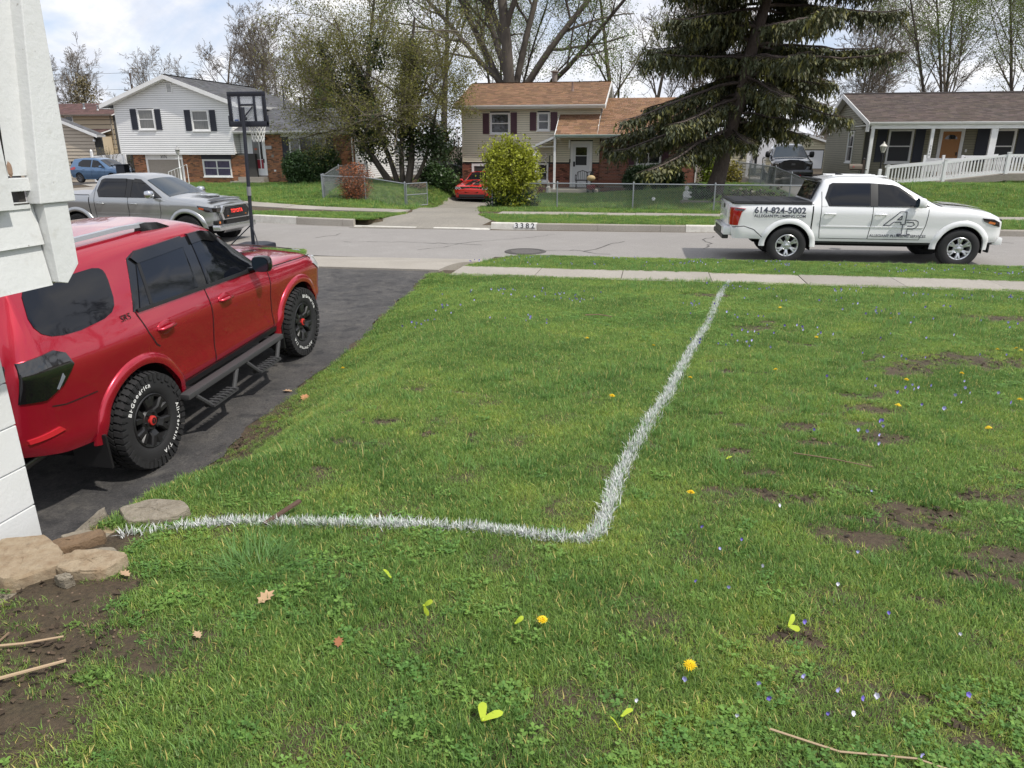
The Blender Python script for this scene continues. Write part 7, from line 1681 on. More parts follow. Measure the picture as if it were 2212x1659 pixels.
shrub('yew_bush', 'dense dark green yew bush under the picture window of the white house', (yx, yy, yz), [((yx, yy, .75), (1.35, .9, .85), 1500, .75), ((yx-.8, yy, .95), (.7, .7, .75), 500, .7), ((yx+.75, yy, 1.2), (.75, .7, .7), 600, .7), ((yx+.4, yy, 1.6), (.3, .3, .4), 120, .6)], M_yew, (1, 1, 1), .11, 12, .09, 60, 1.6, seed=43, sprig=.16)
shrub('clipped_hedge', 'very dark clipped hedge against the red brick under the spruce', (-.1, 36.6, gz(0, 36.5)), [((-.75, 36.6, .55), (.75, .6, .62), 700, .8), ((.0, 36.6, .6), (.85, .6, .62), 800, .8), ((.75, 36.6, .55), (.6, .55, .6), 500, .8)], M_yew, (.5, .5, .5), .08, 14, .07, 40, 1., seed=44)
rx, ry = -12.15, 28.75; rz0 = gz(rx, ry)
shrub('red_twig_bush', 'sparse reddish brown bush with bare twigs behind the left wire fence', (rx, ry, rz0), [((rx, ry, .75), (.8, .6, .85), 420, .3), ((rx, ry, .35), (.7, .55, .4), 260, .3)], mat('rusty_buds', (.28, .09, .03), .7, tint=True), (1, 1, 1), .05, 5, .07, 260, 1.6, wood=M_redtw, seed=45, stw=.009)
shrub('garden_bush', 'yellow green garden bush between the red brick corner and the spruce trunk', (2.7, 40, .1), [((2.65, 40, 1.3), (.5, .5, .5), 160, .4), ((2.9, 40, .6), (.7, .5, .5), 160, .4)], M_forsy, (.75, .9, .8), .1, 7, .1, 40, 1.5, seed=46)
shrub('garden_bush', 'low rusty brown and yellow bush right of the spruce trunk', (4.1, 40, .1), [((4.0, 40, .7), (.45, .5, .7), 170, .4)], M_forsy, (.7, .55, .8), .1, 6, .1, 40, 1.5, seed=47)
shrub('ivy_mound', 'dark leafy mound beside the red coupe at the edge of the drive', (-10.75, 37.2, gz(-10.8, 37)), [((-10.8, 37.3, .35), (.8, .7, .6), 300, .4), ((-11.5, 37.8, .7), (.8, .7, .6), 260, .4)], M_ivy, (1.1, 1.4, 1.1), .12, 9, .12, 40, 1., seed=48)
shrub('bare_bush', 'small bare twiggy bush in front of the white vinyl fence', (-36.6, 44.6, -.3), [((-36.6, 44.6, 1.0), (1.0, .8, 1.1), 90, .3)], M_leafy, (1, .8, .6), .08, 2, .1, 120, 2., seed=49, stw=.014)
shrub('bare_bush', 'tangle of bare stems at the left corner of the white house', (-32.6, 42.3, -.1), [((-32.7, 42.3, .9), (.6, .5, 1.0), 60, .3)], M_leafy, (.8, .8, .6), .08, 2, .1, 90, 2., seed=50, stw=.014)
shrub('daffodil_clump', 'low dark green clump of leaves beside the white garden statue', (1.75, 29.7, gz(1.7, 29.7)), [((1.75, 29.7, .25), (.5, .4, .28), 160, .2)], M_ivy, (.9, 1.3, 1.1), .2, 5, .06, 6, .4, seed=51)
shrub('bare_bush', 'heap of leafless ground cover behind the bed of the white pickup', (3.6, 28.2, gz(3.6, 28.2)), [((3.6, 28.2, .2), (1.2, .7, .3), 200, .2)], M_ivy, (1.3, .8, .8), .12, 6, .15, 60, .6, seed=52)
shrub('overgrown_bush', 'grey green overgrown bush filling the gap left of the cream house', (-11.9, 43, .0), [((-12.0, 43, 1.6), (1.6, .8, 1.6), 260, .3), ((-10.9, 42.5, .9), (.7, .6, .9), 120, .3)], M_leafy, (.45, .6, .8), .13, 6, .16, 90, 2.6, seed=53, stw=.016)
def cypress():
    rr = random.Random(61); rg = np.random.default_rng(61); P = []
    for i in range(900): z = rr.random()**.8; r = 1.5*(1-z)**.6*rr.uniform(.5, 1); a = rr.uniform(0, 6.28); P.append((-27.4+r*math.cos(a), 60+r*math.sin(a), .5+z*7.6))
    plant('cypress_tree', 'narrow dull green evergreen left of the ivy covered thicket', 'tree', Vector((-27.4, 60, 0)), [([Vector((-27.4, 60, 0)), Vector((-27.4, 60, 7.5))], [.15, .03])], leaves(P, rg, 9, .22, .22, (1.5, 1.35, 1.2)), M_bark, M_yew)
cypress()
def far_conifer():
    rr = random.Random(62); rg = np.random.default_rng(62); P = []
    for i in range(420): z = rr.random(); r = 4.2*(1-z)**.9*rr.uniform(.3, 1); a = rr.uniform(0, 6.28); P.append((-67.2+r*math.cos(a), 80+r*math.sin(a), 3.5+z*6.2))
    plant('brown_conifer', 'dull brown conifer behind the reddish roof far left', 'tree', Vector((-67.2, 80, 0)), [([Vector((-67.2, 80, 0)), Vector((-67.2, 80, 9.5))], [.3, .05])], leaves(P, rg, 5, .35, .22, (2.0, 1.45, 1.5)), M_bark, M_need)
far_conifer()
def woods():
    """distant bare wood behind everything, one mass"""
    rg = np.random.default_rng(77); rr = random.Random(77); segs = []
    for i in range(640):
        x = rr.uniform(-190, 110); y = rr.uniform(120, 165) if i % 3 else rr.uniform(-95, -55); h = rr.uniform(6, 11); b = Vector((x, y, -1)); segs.append(([b, b+Vector((rr.uniform(-.4, .4), 0, h*.6)), b+Vector((rr.uniform(-1, 1), 0, h))], [.16, .1, .03]))
        for k in range(16): t = rr.uniform(.25, .95); c = b+Vector((0, 0, h*t)); e = c+Vector((rr.uniform(-1, 1)*h*.3, rr.uniform(-1, 1), h*.25*rr.random())); segs.append(([c, e], [.06, .02]))
    V, F = stick_mesh(segs); tag(link('distant_woods', fast_mesh('distant_woods', V, F, M_twig)), 'distant bare wood on the horizon behind the houses', kind='stuff')
woods()

# ================================================================ fences and street furniture
M_wire = mat('fence_wire', (.3, .32, .33), .45, metal=.5)
def wire_mesh(parent, a, b, h, z0f, pitch=.085, r=.0034):
    a, b = Vector(a), Vector(b); L = (b-a).length; u = (b-a)/L; n = int(L/pitch); mb = MB()
    for i in range(-int(h/pitch), n+1):
        for sg in (1, -1):
            s0 = i*pitch; t0, t1 = (s0, s0+h) if sg > 0 else (s0+h, s0); z_0, z_1 = .0, h
            # clip to the panel
            lo, hi = 0., 1.
            d = t1-t0
            for lim, sgn in ((0, 1), (L, -1)):
                f0 = (t0-lim)*sgn; f1 = (t1-lim)*sgn
                if f0 < 0 and f1 < 0: lo, hi = 1, 0
                elif f0 < 0: lo = max(lo, -f0/(f1-f0))
                elif f1 < 0: hi = min(hi, f0/(f0-f1))
            if hi-lo < .02: continue
            P = []
            for q in (lo, hi): s = t0+d*q; p = a+u*s; P.append(Vector((p.x, p.y, z0f(p.x, p.y)+.03+h*q)))
            mb.tube(P, r, 3, cap=False)
    return mb.build('wire_mesh', M_wire, parent, kind='stuff')
def fence(label, posts, h=.9, mesh=True, tops=None, ends=()):
    t = thing('wire_fence', label, 'fence', (*posts[0], gz(*posts[0])))
    for i, (x, y) in enumerate(posts):
        z = gz(x, y); e = i in ends or i in (0, len(posts)-1); r = .034 if e else .026
        MB().lathe([(r, -.1), (r, h+.02), (r*1.3, h+.02), (r*1.2, h+.06), (0, h+.085)], (x, y, z), k=9).build('fence_post', M_galv, t, smooth=40)
    for (p, q) in zip(posts, posts[1:]):
        a, b = Vector((*p, gz(*p)+h)), Vector((*q, gz(*q)+h)); MB().tube([a, b], .022, 7).build('top_rail', M_galv, t, smooth=60)
        if mesh: wire_mesh(t, a, b, h-.03, lambda x, y: gz(x, y))
    return t
fence('long galvanised wire fence in front of the cream house', [(-6.0, 27.25), (-3.5, 27.0), (-.72, 26.5), (2.05, 26.1), (5.15, 25.95)])
fence('galvanised wire fence running back along the driveway of the black pickup', [(5.15, 26.1), (5.05, 29.4), (4.95, 32.7), (4.85, 36), (4.75, 39.5), (4.5, 44)], 1.0)
fence('galvanised wire fence across the yard left of the gravel drive', [(-13.47, 28.5), (-11.65, 28.6), (-9.8, 28.2)], .93)
fence('wire fence running back beside the white house yard', [(-13.47, 28.65), (-14.7, 33), (-15.6, 38.8)], .93, ends=())
fence('grey wire fence closing the gap between the white house and the cream house', [(-14.6, 42), (-12.9, 42), (-10.6, 42)], 1.1)
def gate():
    t = thing('wire_gate', 'open galvanised wire gate beside the gravel drive', 'gate', (-9.7, 28.2, gz(-9.7, 28.2))); z = gz(-9.6, 28.2)+.05
    a, b = Vector((-9.72, 28.15, z)), Vector((-9.22, 29.3, z)); d = b-a; up = Vector((0, 0, .88))
    for p, q in ((a, b), (a+up, b+up), (a, a+up), (b, b+up), (a+up*.5, b+up*.5)): MB().tube([p, q], .02, 6).build('gate_rail', M_galv, t, smooth=60)
    wire_mesh(t, a, b, .86, lambda x, y: z-.03)
gate()
def hoop():
    M_hp = mat('navy_black_plastic', (.014, .016, .026), .5); M_acr = mat('clear_acrylic', (.75, .78, .82), .1, alpha=.3)
    x, y = -9.42, 15.72; z = gz(x, y)-.06
    t = thing('basketball_hoop', 'portable basketball hoop with clear backboard and black pole beside the street', 'basketball hoop', (x, y, z))
    MB().tube([(x+.1, y, z), (x+.14, y, z+1.2), (x+.185, y, z+2.3), (x+.21, y+.02, 2.95)], .042, 10).build('pole', M_hp, t, smooth=60)
    MB().tube([(x+.143, y, z+1.28), (x+.151, y, z+1.48)], .052, 10).build('pole_joint', mat('grey_band', (.2, .2, .21), .5), t, smooth=50)
    for d in ((-.55, .5), (.35, .55)): MB().tube([(x+d[0]*.9, y-d[1]*.2, z+.08), (x+.12, y, z+.62)], .014, 6).build('brace', M_hp, t)
    MB().prism([(x-.28, y-.35, z), (x+.38, y-.35, z), (x+.48, y+.4, z), (x+.1, y+.65, z), (x-.35, y+.4, z)], (0, 0, .16)).build('base_tank', M_hp, t, bevel=.04, smooth=40)
    yb = y+.12; cx, zc0, zc1 = x+.28-.02-.0, 2.57, 3.29
    L, Rr = -9.63, -8.70
    bd = bpy.data.objects.new('backboard', None); COL.objects.link(bd); bd.parent = t; 
    def bx(nm, a0, a1, z0, z1, d0=0, d1=.045, m=M_hp, bev=.012): return MB().box(a0, a1, yb+d0, yb+d1, z0, z1).build(nm, m, bd, bevel=bev, smooth=40)
    wd = Rr-L; f = lambda q: L+wd*q; g = lambda q: zc0+(zc1-zc0)*q
    bx('frame_bar', f(0), f(1), g(.86), g(1)); bx('frame_bar', f(-.03), f(1.03), g(-.04), g(.13)); bx('frame_bar', f(0), f(.09), g(.13), g(.86)); bx('frame_bar', f(.91), f(1), g(.13), g(.86))
    bx('frame_bar', f(.27), f(.33), g(.13), g(.86)); bx('frame_bar', f(.67), f(.73), g(.13), g(.86)); bx('frame_bar', f(.33), f(.67), g(.58), g(.64)); bx('frame_bar', f(-.03), f(.02), g(-.02), g(.3)); bx('frame_bar', f(.98), f(1.03), g(-.02), g(.3))
    for k in range(9): bx('frame_rib', f(.08+.098*k), f(.14+.098*k), g(.91), g(.945), -.006, .0, M_blk, 0); 
    for k in range(6): bx('frame_rib', f(.03), f(.055), g(.2+.11*k), g(.27+.11*k), -.006, 0, M_blk, 0); bx('frame_rib', f(.945), f(.97), g(.2+.11*k), g(.27+.11*k), -.006, 0, M_blk, 0)
    for (a, b, c, d) in ((.09, .27, .13, .86), (.33, .67, .64, .86), (.33, .67, .13, .58), (.73, .91, .13, .86)): bx('clear_panel', f(a), f(b), g(c), g(d), .018, .026, M_acr, 0)
    bx('maker_plate', f(.13), f(.24), g(.14), g(.18), .012, .017, mat('blue_plate', (.05, .09, .25), .5), 0)
    P0 = Vector((x+.2, y+.02, 2.72))
    for q in (.34, .66): MB().tube([P0, (f(q), yb-.0, g(.56))], .016, 6).build('arm', M_hp, t)
    MB().tube([P0, P0+Vector((0, .1, 0))], .04, 8).build('arm_hub', M_hp, t)
    c = Vector((f(.5), yb+.36, g(.1))); rr = .225; A = [c+Vector((rr*math.cos(k*math.pi/12), rr*math.sin(k*math.pi/12), 0)) for k in range(25)]
    MB().tube(A, .011, 6).build('rim', mat('orange_rim', (.4, .09, .03), .5), t, smooth=60)
    nt = MB(); 
    for k in range(12):
        for s_ in (1, -1):
            P = []
            for j in range(6): a = (k+s_*j*.5)*math.pi/6; r_ = rr*(1-.48*(j/5)**.7); P.append(c+Vector((r_*math.cos(a), r_*math.sin(a), -.085*j)))
            nt.tube(P, .008, 4, cap=False)
    nt.build('net', mat('net_cord', (.75, .75, .73), .9), t)
hoop()
def lamp_post(x, y, h, label, mp, mh, style):
    z = gz(x, y)-.05; t = thing('lamp_post', label, 'lamp post', (x, y, z)); k = 10
    if style == 'white': MB().lathe([(.07, 0), (.075, .25), (.05, .3), (.045, h*.45), (.055, h*.46), (.035, h*.48), (.03, h*.78), (.05, h*.8)], (x, y, z), k=k).build('post', mp, t, smooth=40); MB().box(x-.22, x+.22, y-.012, y+.012, z+h*.68, z+h*.695).build('ladder_bar', mp, t)
    else:
        MB().lathe([(.035, .0), (.035, h*.78)], (x, y, z), k=k).build('post', mp, t, smooth=40)
        if style == 'black': MB().box(x-.06, x+.06, y-.06, y+.06, z, z+.72).build('post_sleeve', M_vinyl, t, bevel=.01)
    zz = z+h*.78; MB().lathe([(.06, 0), (.07, .05), (.06, .06)], (x, y, zz), k=8).build('collar', mh, t)
    MB().lathe([(.075, .06), (.12, .24)], (x, y, zz), k=6).build('lantern_glass', mat('lantern_glass', (.42, .42, .38), .25), t)
    for j in range(6): a = j*math.pi/3; MB().tube([(x+.078*math.cos(a), y+.078*math.sin(a), zz+.06), (x+.125*math.cos(a), y+.125*math.sin(a), zz+.24)], .008, 4).build('lantern_bar', mh, t)
    MB().lathe([(.15, .235), (.15, .25), (.06, .34), (.03, .36), (.035, .39), (0, .43)], (x, y, zz), k=10).build('lantern_roof', mh, t, smooth=40)
lamp_post(-25.15, 36, 2.2, 'white turned lamp post in front of the garage of the white house', M_vinyl, mat('grey_lantern', (.35, .35, .34), .5), 'white')
lamp_post(-5.3, 33.2, 2.15, 'weathered lamp post behind the yellow green bush', M_vinyl, mat('pale_lantern', (.5, .5, .48), .5), 'plain')
lamp_post(9.1, 33, 1.75, 'black lamp post with pale lantern and white sleeve in front of the olive house', M_blk, mat('cream_lantern', (.6, .58, .52), .5), 'black')
def steprail():
    t = thing('hand_rail', 'white metal hand rail sloping beside the white lamp post', 'railing', (-26.2, 37, .0))
    MB().tube([(-26.6, 37, .05), (-26.6, 37, .75), (-25.4, 37, 1.15), (-25.4, 37, .1)], .022, 6).build('rail', M_vinyl, t); 
    for k in range(5): MB().tube([(-26.4+k*.2, 37, .05), (-26.4+k*.2, 37, .8+k*.067)], .01, 5).build('baluster', M_vinyl, t)
steprail()
def mailbox():
    x, y = 8.43, 33; z = gz(x, y); t = thing('mailbox', 'grey brown mailbox with a red flag on a dark post by the olive house', 'mailbox', (x, y, z-.05))
    MB().box(x-.05, x+.05, y-.05, y+.05, z-.05, 1.58).build('post', mat('dark_post', (.05, .035, .028), .8), t, bevel=.01); MB().lathe([(.03, 0), (.05, .04), (0, .09)], (x, y, 1.58), k=8).build('finial', M_blk, t)
    pr = [(y+.11*math.cos(R(a)), 1.30+.12*max(0, math.sin(R(a)))) for a in range(0, 181, 15)]+[(y-.11, 1.22), (y+.11, 1.22)]
    MB().prism([(x-.55, p[0], p[1]) for p in pr], (.5, 0, 0)).build('box', mat('brown_mailbox', (.16, .13, .1), .6), t, smooth=40); MB().box(x-.5, x-.02, y-.04, y+.04, 1.17, 1.215).build('arm', mat('dark_post', (0, 0, 0)), t); MB().box(x+.05, x+.16, y-.03, y+.03, 1.17, 1.21).build('arm', mat('dark_post', (0, 0, 0)), t)
    MB().prism([(x-.42, y-.116, 1.27), (x-.36, y-.116, 1.31), (x-.40, y-.116, 1.35)], (0, -.008, 0)).build('flag', mat('red_flag', (.5, .03, .04), .5), t)
    MB().tube([(x-.12, y-.05, 1.18), (x-.17, y-.05, 1.08), (x-.1, y-.05, 1.0), (x-.04, y-.05, 1.02)], .012, 5).build('scroll', M_blk, t)
mailbox()
def pole():
    x, y = -57.6, 76; t = thing('utility_pole', 'wooden utility pole with crossarm above the reddish roof far left', 'utility pole', (x, y, 0))
    mp = mat('pole_wood', (.12, .095, .08), .9); MB().tube([(x, y, 0), (x, y, 9.75)], [.16, .11], 8).build('pole', mp, t, smooth=60); MB().obox((x-1.0, y-.08, 7.95), (2.0, .0, -.15), (0, .12, 0), (0, 0, .12)).build('crossarm', mp, t)
    for d in (-.9, -.45, .45, .9): MB().lathe([(.04, 0), (.06, .08), (.03, .2)], (x+d, y, 8.08-d*.07), k=6).build('insulator', M_galv, t)
    MB().tube([(x+.1, y, 9.2), (x+.1, y-.1, 8.6)], .07, 7).build('insulator', M_galv, t); MB().tube([(x+1.9, y, 9.1), (x+1.95, y, 8.4), (x+2.1, y, 8.2)], .05, 6).build('cable_clamp', M_galv, t)
    for (z0, z1, d) in ((9.78, 9.3, 18), (9.78, 10.0, -22), (8.1, 7.4, 18), (8.1, 8.4, -22)):
        P = [(x+d*q, y, z0+(z1-z0)*q-1.2*q*(1-q)*.4) for q in np.linspace(0, 1, 9)]; MB().tube(P, .018, 4).build('power_line', M_blk, t)
pole()
def porch_things():
    y = 37.35; z = .05
    t = thing('porch_chair', 'dark metal chair with curved arms on the cream house porch', 'chair', (-3.62, 37.7, z)); m = M_blk
    MB().box(-3.95, -3.35, 37.45, 37.95, z+.40, z+.44).build('seat', m, t, bevel=.01)
    for (a, b) in ((-3.92, 37.48), (-3.38, 37.48), (-3.92, 37.92), (-3.38, 37.92)): MB().tube([(a, b, z), (a, b, z+.42)], .018, 5).build('leg', m, t)
    for a in (-3.95, -3.35): MB().tube([(a, 37.45, z+.42), (a, 37.4, z+.66), (a, 37.6, z+.7), (a, 37.95, z+.62)], .02, 6).build('armrest', m, t, smooth=60)
    MB().tube([(-3.95, 37.95, z+.4), (-3.9, 38.02, z+.8), (-3.65, 38.04, z+.88), (-3.4, 38.02, z+.8), (-3.35, 37.95, z+.4)], .02, 6).build('back_frame', m, t, smooth=60)
    for k in range(5): MB().tube([(-3.85+k*.1, 37.95, z+.42), (-3.85+k*.1, 38.03, z+.84)], .01, 5).build('back_slat', m, t)
    x = -3.12; t = thing('mobility_scooter', 'dark scooter with tan seat and red trim standing on the cream house porch', 'scooter', (x, 37.1, z-.1)); zz = gz(x, 36.9)
    for s_ in (-.14, .14): MB().lathe([(.05, -.05), (.13, -.05), (.14, 0), (.13, .05), (.05, .05)], (x+s_, 37.0, zz+.16), 'x', 14).build('wheel', M_rub, t, smooth=40)
    MB().box(x-.2, x+.2, 36.9, 37.25, zz+.18, zz+.42).build('body', mat('dark_red_plastic', (.12, .015, .02), .4), t, bevel=.04); MB().ellip((x, 37.05, zz+.75), (.22, .16, .15), 12, 8).build('seat', mat('tan_leather', (.5, .38, .2), .6), t, smooth=60)
    MB().tube([(x, 37.15, zz+.4), (x-.02, 37.2, zz+1.05)], .03, 7).build('steering_column', M_blk, t); MB().tube([(x-.24, 37.15, zz+1.02), (x, 37.2, zz+1.06), (x+.2, 37.15, zz+1.0)], .018, 6).build('handlebar', M_blk, t); MB().box(x-.08, x+.1, 37.15, 37.25, zz+.88, zz+1.0).build('console', M_blk, t, bevel=.02)
    for (x, z1, n, m, lab, dx) in ((-4.30, 2.42, 5, mat('pale_tubes', (.6, .58, .52), .4), 'pale tubular wind chime hanging beside the cream house door', .03), (-5.18, 1.72, 2, M_blk, 'long black wind chime hanging left of the white porch post', .1)):
        t = thing('wind_chime', lab, 'wind chime', (x, 37.5, z1)); MB().lathe([(.0, .0), (.05, -.01), (.05, -.03), (0, -.03)], (x, 37.5, z1), k=8).build('disc', m, t); MB().tube([(x, 37.5, z1), (x, 37.5, 2.52)], .004, 4).build('cord', M_blk, t)
        for k in range(n): a = k*6.28/n; L = .3+.05*(k % 3) if n > 2 else .58; MB().tube([(x+math.cos(a)*dx, 37.5+math.sin(a)*dx*.3, z1-.05), (x+math.cos(a)*dx, 37.5+math.sin(a)*dx*.3, z1-.05-L)], .012 if n > 2 else .03, 6).build('tube', m, t)
    t = thing('wall_ornament', 'white scrolled ornament on the cream siding left of the porch post', 'ornament', (-5.72, 38.9, 1.5)); MB().tube([(-5.72, 38.93, 1.75), (-5.62, 38.9, 1.6), (-5.8, 38.9, 1.45), (-5.66, 38.9, 1.3), (-5.74, 38.93, 1.15)], .03, 6).build('scroll', M_vinyl, t, smooth=60)
    x, y = -5.2, 36.6; z = gz(x, y); t = thing('garden_gnome', 'small pale garden figure standing at the foot of the porch post', 'garden figure', (x, y, z))
    MB().lathe([(.0, 0), (.12, 0), (.13, .1), (.1, .25), (.12, .32), (.06, .38)], (x, y, z), k=10).build('body', mat('pale_stone', (.5, .48, .44), .9, var=[(.6, 12, (.2, .19, .17))]), t, smooth=50); MB().ellip((x, y, z+.44), (.07, .07, .08)).build('head', mat('pale_stone', (0, 0, 0)), t, smooth=60); MB().lathe([(.085, .0), (.05, .1), (0, .22)], (x, y, z+.47), k=9).build('hat', mat('grey_hat', (.25, .22, .2), .9), t, smooth=50)
    x, y = 1.22, 29.3; z = gz(x, y); t = thing('garden_statue', 'white cherub statue sitting behind the wire fence', 'statue', (x, y, z)); m = mat('white_statue', (.7, .7, .68), .8)
    MB().lathe([(.16, 0), (.16, .05), (.1, .08), (.1, .14)], (x, y, z), k=8).build('plinth', m, t); MB().ellip((x+.02, y, z+.28), (.14, .11, .15)).ellip((x+.1, y-.08, z+.19), (.13, .06, .06)).ellip((x-.05, y-.1, z+.19), (.06, .12, .06)).build('body', m, t, smooth=60); MB().ellip((x+.02, y-.02, z+.50), (.085, .085, .095)).build('head', m, t, smooth=60); MB().ellip((x+.13, y-.05, z+.34), (.09, .045, .045)).build('arm', m, t, smooth=60)
    x, y = 1.55, 30.0; z = gz(x, y); t = thing('bird_bath', 'grey stone bird bath beside the spruce trunk', 'bird bath', (x, y, z)); m = mat('grey_stone', (.3, .3, .28), .9)
    MB().lathe([(.16, 0), (.15, .06), (.06, .12), (.06, .45), (.12, .5), (.3, .58), (.3, .62), (.24, .59), (0, .55)], (x, y, z), k=16).build('pedestal_bowl', m, t, smooth=40)
    x, y = 1.0, 28.6; z = gz(x, y); t = thing('garden_bench', 'low weathered timber edging in front of the white garden statue', 'edging', (x, y, z)); MB().obox((x, y, z), (1.5, -.1, 0), (0, .15, 0), (0, 0, .13)).build('timber', M_grey, t, bevel=.01); MB().obox((x+.1, y+.3, z), (.12, .9, 0), (.15, 0, 0), (0, 0, .12)).build('timber', M_grey, t, bevel=.01)
    x, y = .0, 27.6; z = gz(x, y); t = thing('daffodil', 'single white daffodil in the grass behind the wire fence', 'flower', (x, y, z)); MB().tube([(x, y, z), (x, y, z+.28)], .006, 4).build('stem', M_ivy, t); 
    mb = MB()
    for k in range(6): a = k*1.047; mb.ellip((x+.04*math.cos(a), y-.02, z+.3+.04*math.sin(a)), (.03, .012, .03), 6, 4)
    mb.build('petals', M_vinyl, t); MB().lathe([(.0, 0), (.025, .0), (.03, -.03)], (x, y-.03, z+.3), 'y', 8).build('trumpet', M_vinyl, t)
    # wood heap beside the left drive
    t = thing('log_pile', 'small heap of cut logs at the foot of the ivy covered thicket', 'log pile', (-11.4, 34.6, gz(-11.4, 34.6)))
    for k in range(7): z = gz(-11.4, 34.6)+.08+.13*(k // 3); MB().tube([(-11.7+.22*(k % 3)+.1*(k // 3), 34.4, z), (-11.6+.22*(k % 3), 35.1, z+.03)], .075, 8).build('log', mat('cut_wood', (.25, .17, .1), .9), t)
porch_things()
# ================================================================ the white building at the left edge, seen close
def porch_building():
    Mp = mat('worn_white_paint', (.66, .675, .67), .55, var=[(.35, 2.2, (.56, .57, .55)), (.5, 9, (.45, .44, .4), .6, .75), (.75, 26, (.24, .22, .19), .68, .75)], bump=(.35, 28, .008))
    Mb = mat('painted_block', (.7, .71, .71), .7, var=[(.3, 3, (.6, .6, .58)), (.35, 1.2, (.5, .49, .45), .55, .75)], bump=(.5, 70, .004))
    Ms = mat('rust_stain_wood', (.3, .2, .14), .8)
    H = thing('porch_building', 'peeling white painted porch and block wall at the left edge of the picture', 'building', (-2.72, 1, .3))
    f = Fr((-2.72, 0, 0), (0, 1, 0), (1, 0, 0)); X = 2.48
    f.B('wall_core', Mb, H, -2.2, X-.02, -.25, -.012, -.5, 1.7)
    zs = [-.42, -.23, -.035, .16, .355, .56, .755, .955, 1.15, 1.345, 1.54]
    for i, (a, b) in enumerate(zip(zs, zs[1:])):
        y = X-(.2 if i % 2 else .4); yb = X
        while yb > -2.1:
            f.B('concrete_block', Mb, H, y+.003, yb-.003, -.2, rnd.uniform(-.0015, .0015), a+.003, b-.003, bevel=.004); yb = y; y -= .4
    g = Fr((-2.435, 0, 0), (0, 1, 0), (1, 0, 0))
    g.B('bay_core', Mp, H, -2.2, 2.49, -.9, -.03, 1.62, 1.9)
    for z0, z1 in ((1.585, 1.755), (1.752, 1.92)):
        MB().prism([g.P(-2.2, -.02, z0), g.P(-2.2, .022, z0), g.P(-2.2, .02, z0+.012), g.P(-2.2, .002, z1), g.P(-2.2, -.02, z1)], Vector((0, 4.71, 0))).build('siding_board', Mp, H)
    # corner trim with a mitred foot, then the post above it
    MB().prism([g.P(2.515, .0, 1.91), g.P(2.515, .0, 1.597), g.P(2.56, .0, 1.585), g.P(2.635, .0, 1.655), g.P(2.64, .0, 1.91)], Vector((.05, 0, 0))).build('trim_board', Mp, H, bevel=.003)
    MB().prism([g.P(2.56, -.5, 1.585), g.P(2.635, -.5, 1.655), g.P(2.64, -.5, 1.91), g.P(2.51, -.5, 1.91), g.P(2.51, -.5, 1.585)], Vector((.495, 0, 0))).build('end_board', Mp, H)
    MB().prism([g.P(2.488, .0, 1.912), g.P(2.672, .0, 1.912), g.P(2.692, .0, 3.4), g.P(2.60, .0, 3.4), g.P(2.59, .0, 2.65)], Vector((.062, 0, 0))).build('corner_post', Mp, H, bevel=.004)
    g.B('inner_board', Mp, H, 2.36, 2.60, -.03, .012, 2.02, 3.4)
    MB().tube([g.P(2.405, .0145, 1.99), g.P(2.42, .0145, 2.2), g.P(2.47, .0145, 2.6), g.P(2.49, .0145, 3.3)], .004, 5).build('board_gap', M_seam, H)
    g.B('outer_board', Mp, H, 2.05, 2.372, -.01, .055, 1.9, 2.27); g.B('outer_board', Mp, H, 2.05, 2.40, -.01, .055, 2.272, 3.4)
    g.B('rail_board', Mp, H, 2.372, 2.5, -.04, .022, 1.962, 2.012, bevel=.003)
    g.B('sill_board', Mp, H, -2.2, 2.49, -.3, .012, 1.895, 1.912)
    g.B('bracket', mat('dark_weathered', (.05, .045, .04), .8), H, 2.455, 2.487, -.05, .0, 1.913, 1.962)
    g.B('floor_stain', mat('dark_weathered', (0, 0, 0)), H, 2.375, 2.486, -.02, .0135, 1.9125, 1.9165)
    MB().ellip(g.P(2.43, .012, 2.045), (.004, .012, .028), 8, 6, .15, seed=4).build('paint_stain', Ms, H)
    MB().ellip(g.P(2.435, .0125, 2.46), (.004, .012, .02), 8, 6, .2, seed=7).build('wood_knot', mat('grey_knot', (.32, .32, .31), .8), H)
porch_building()
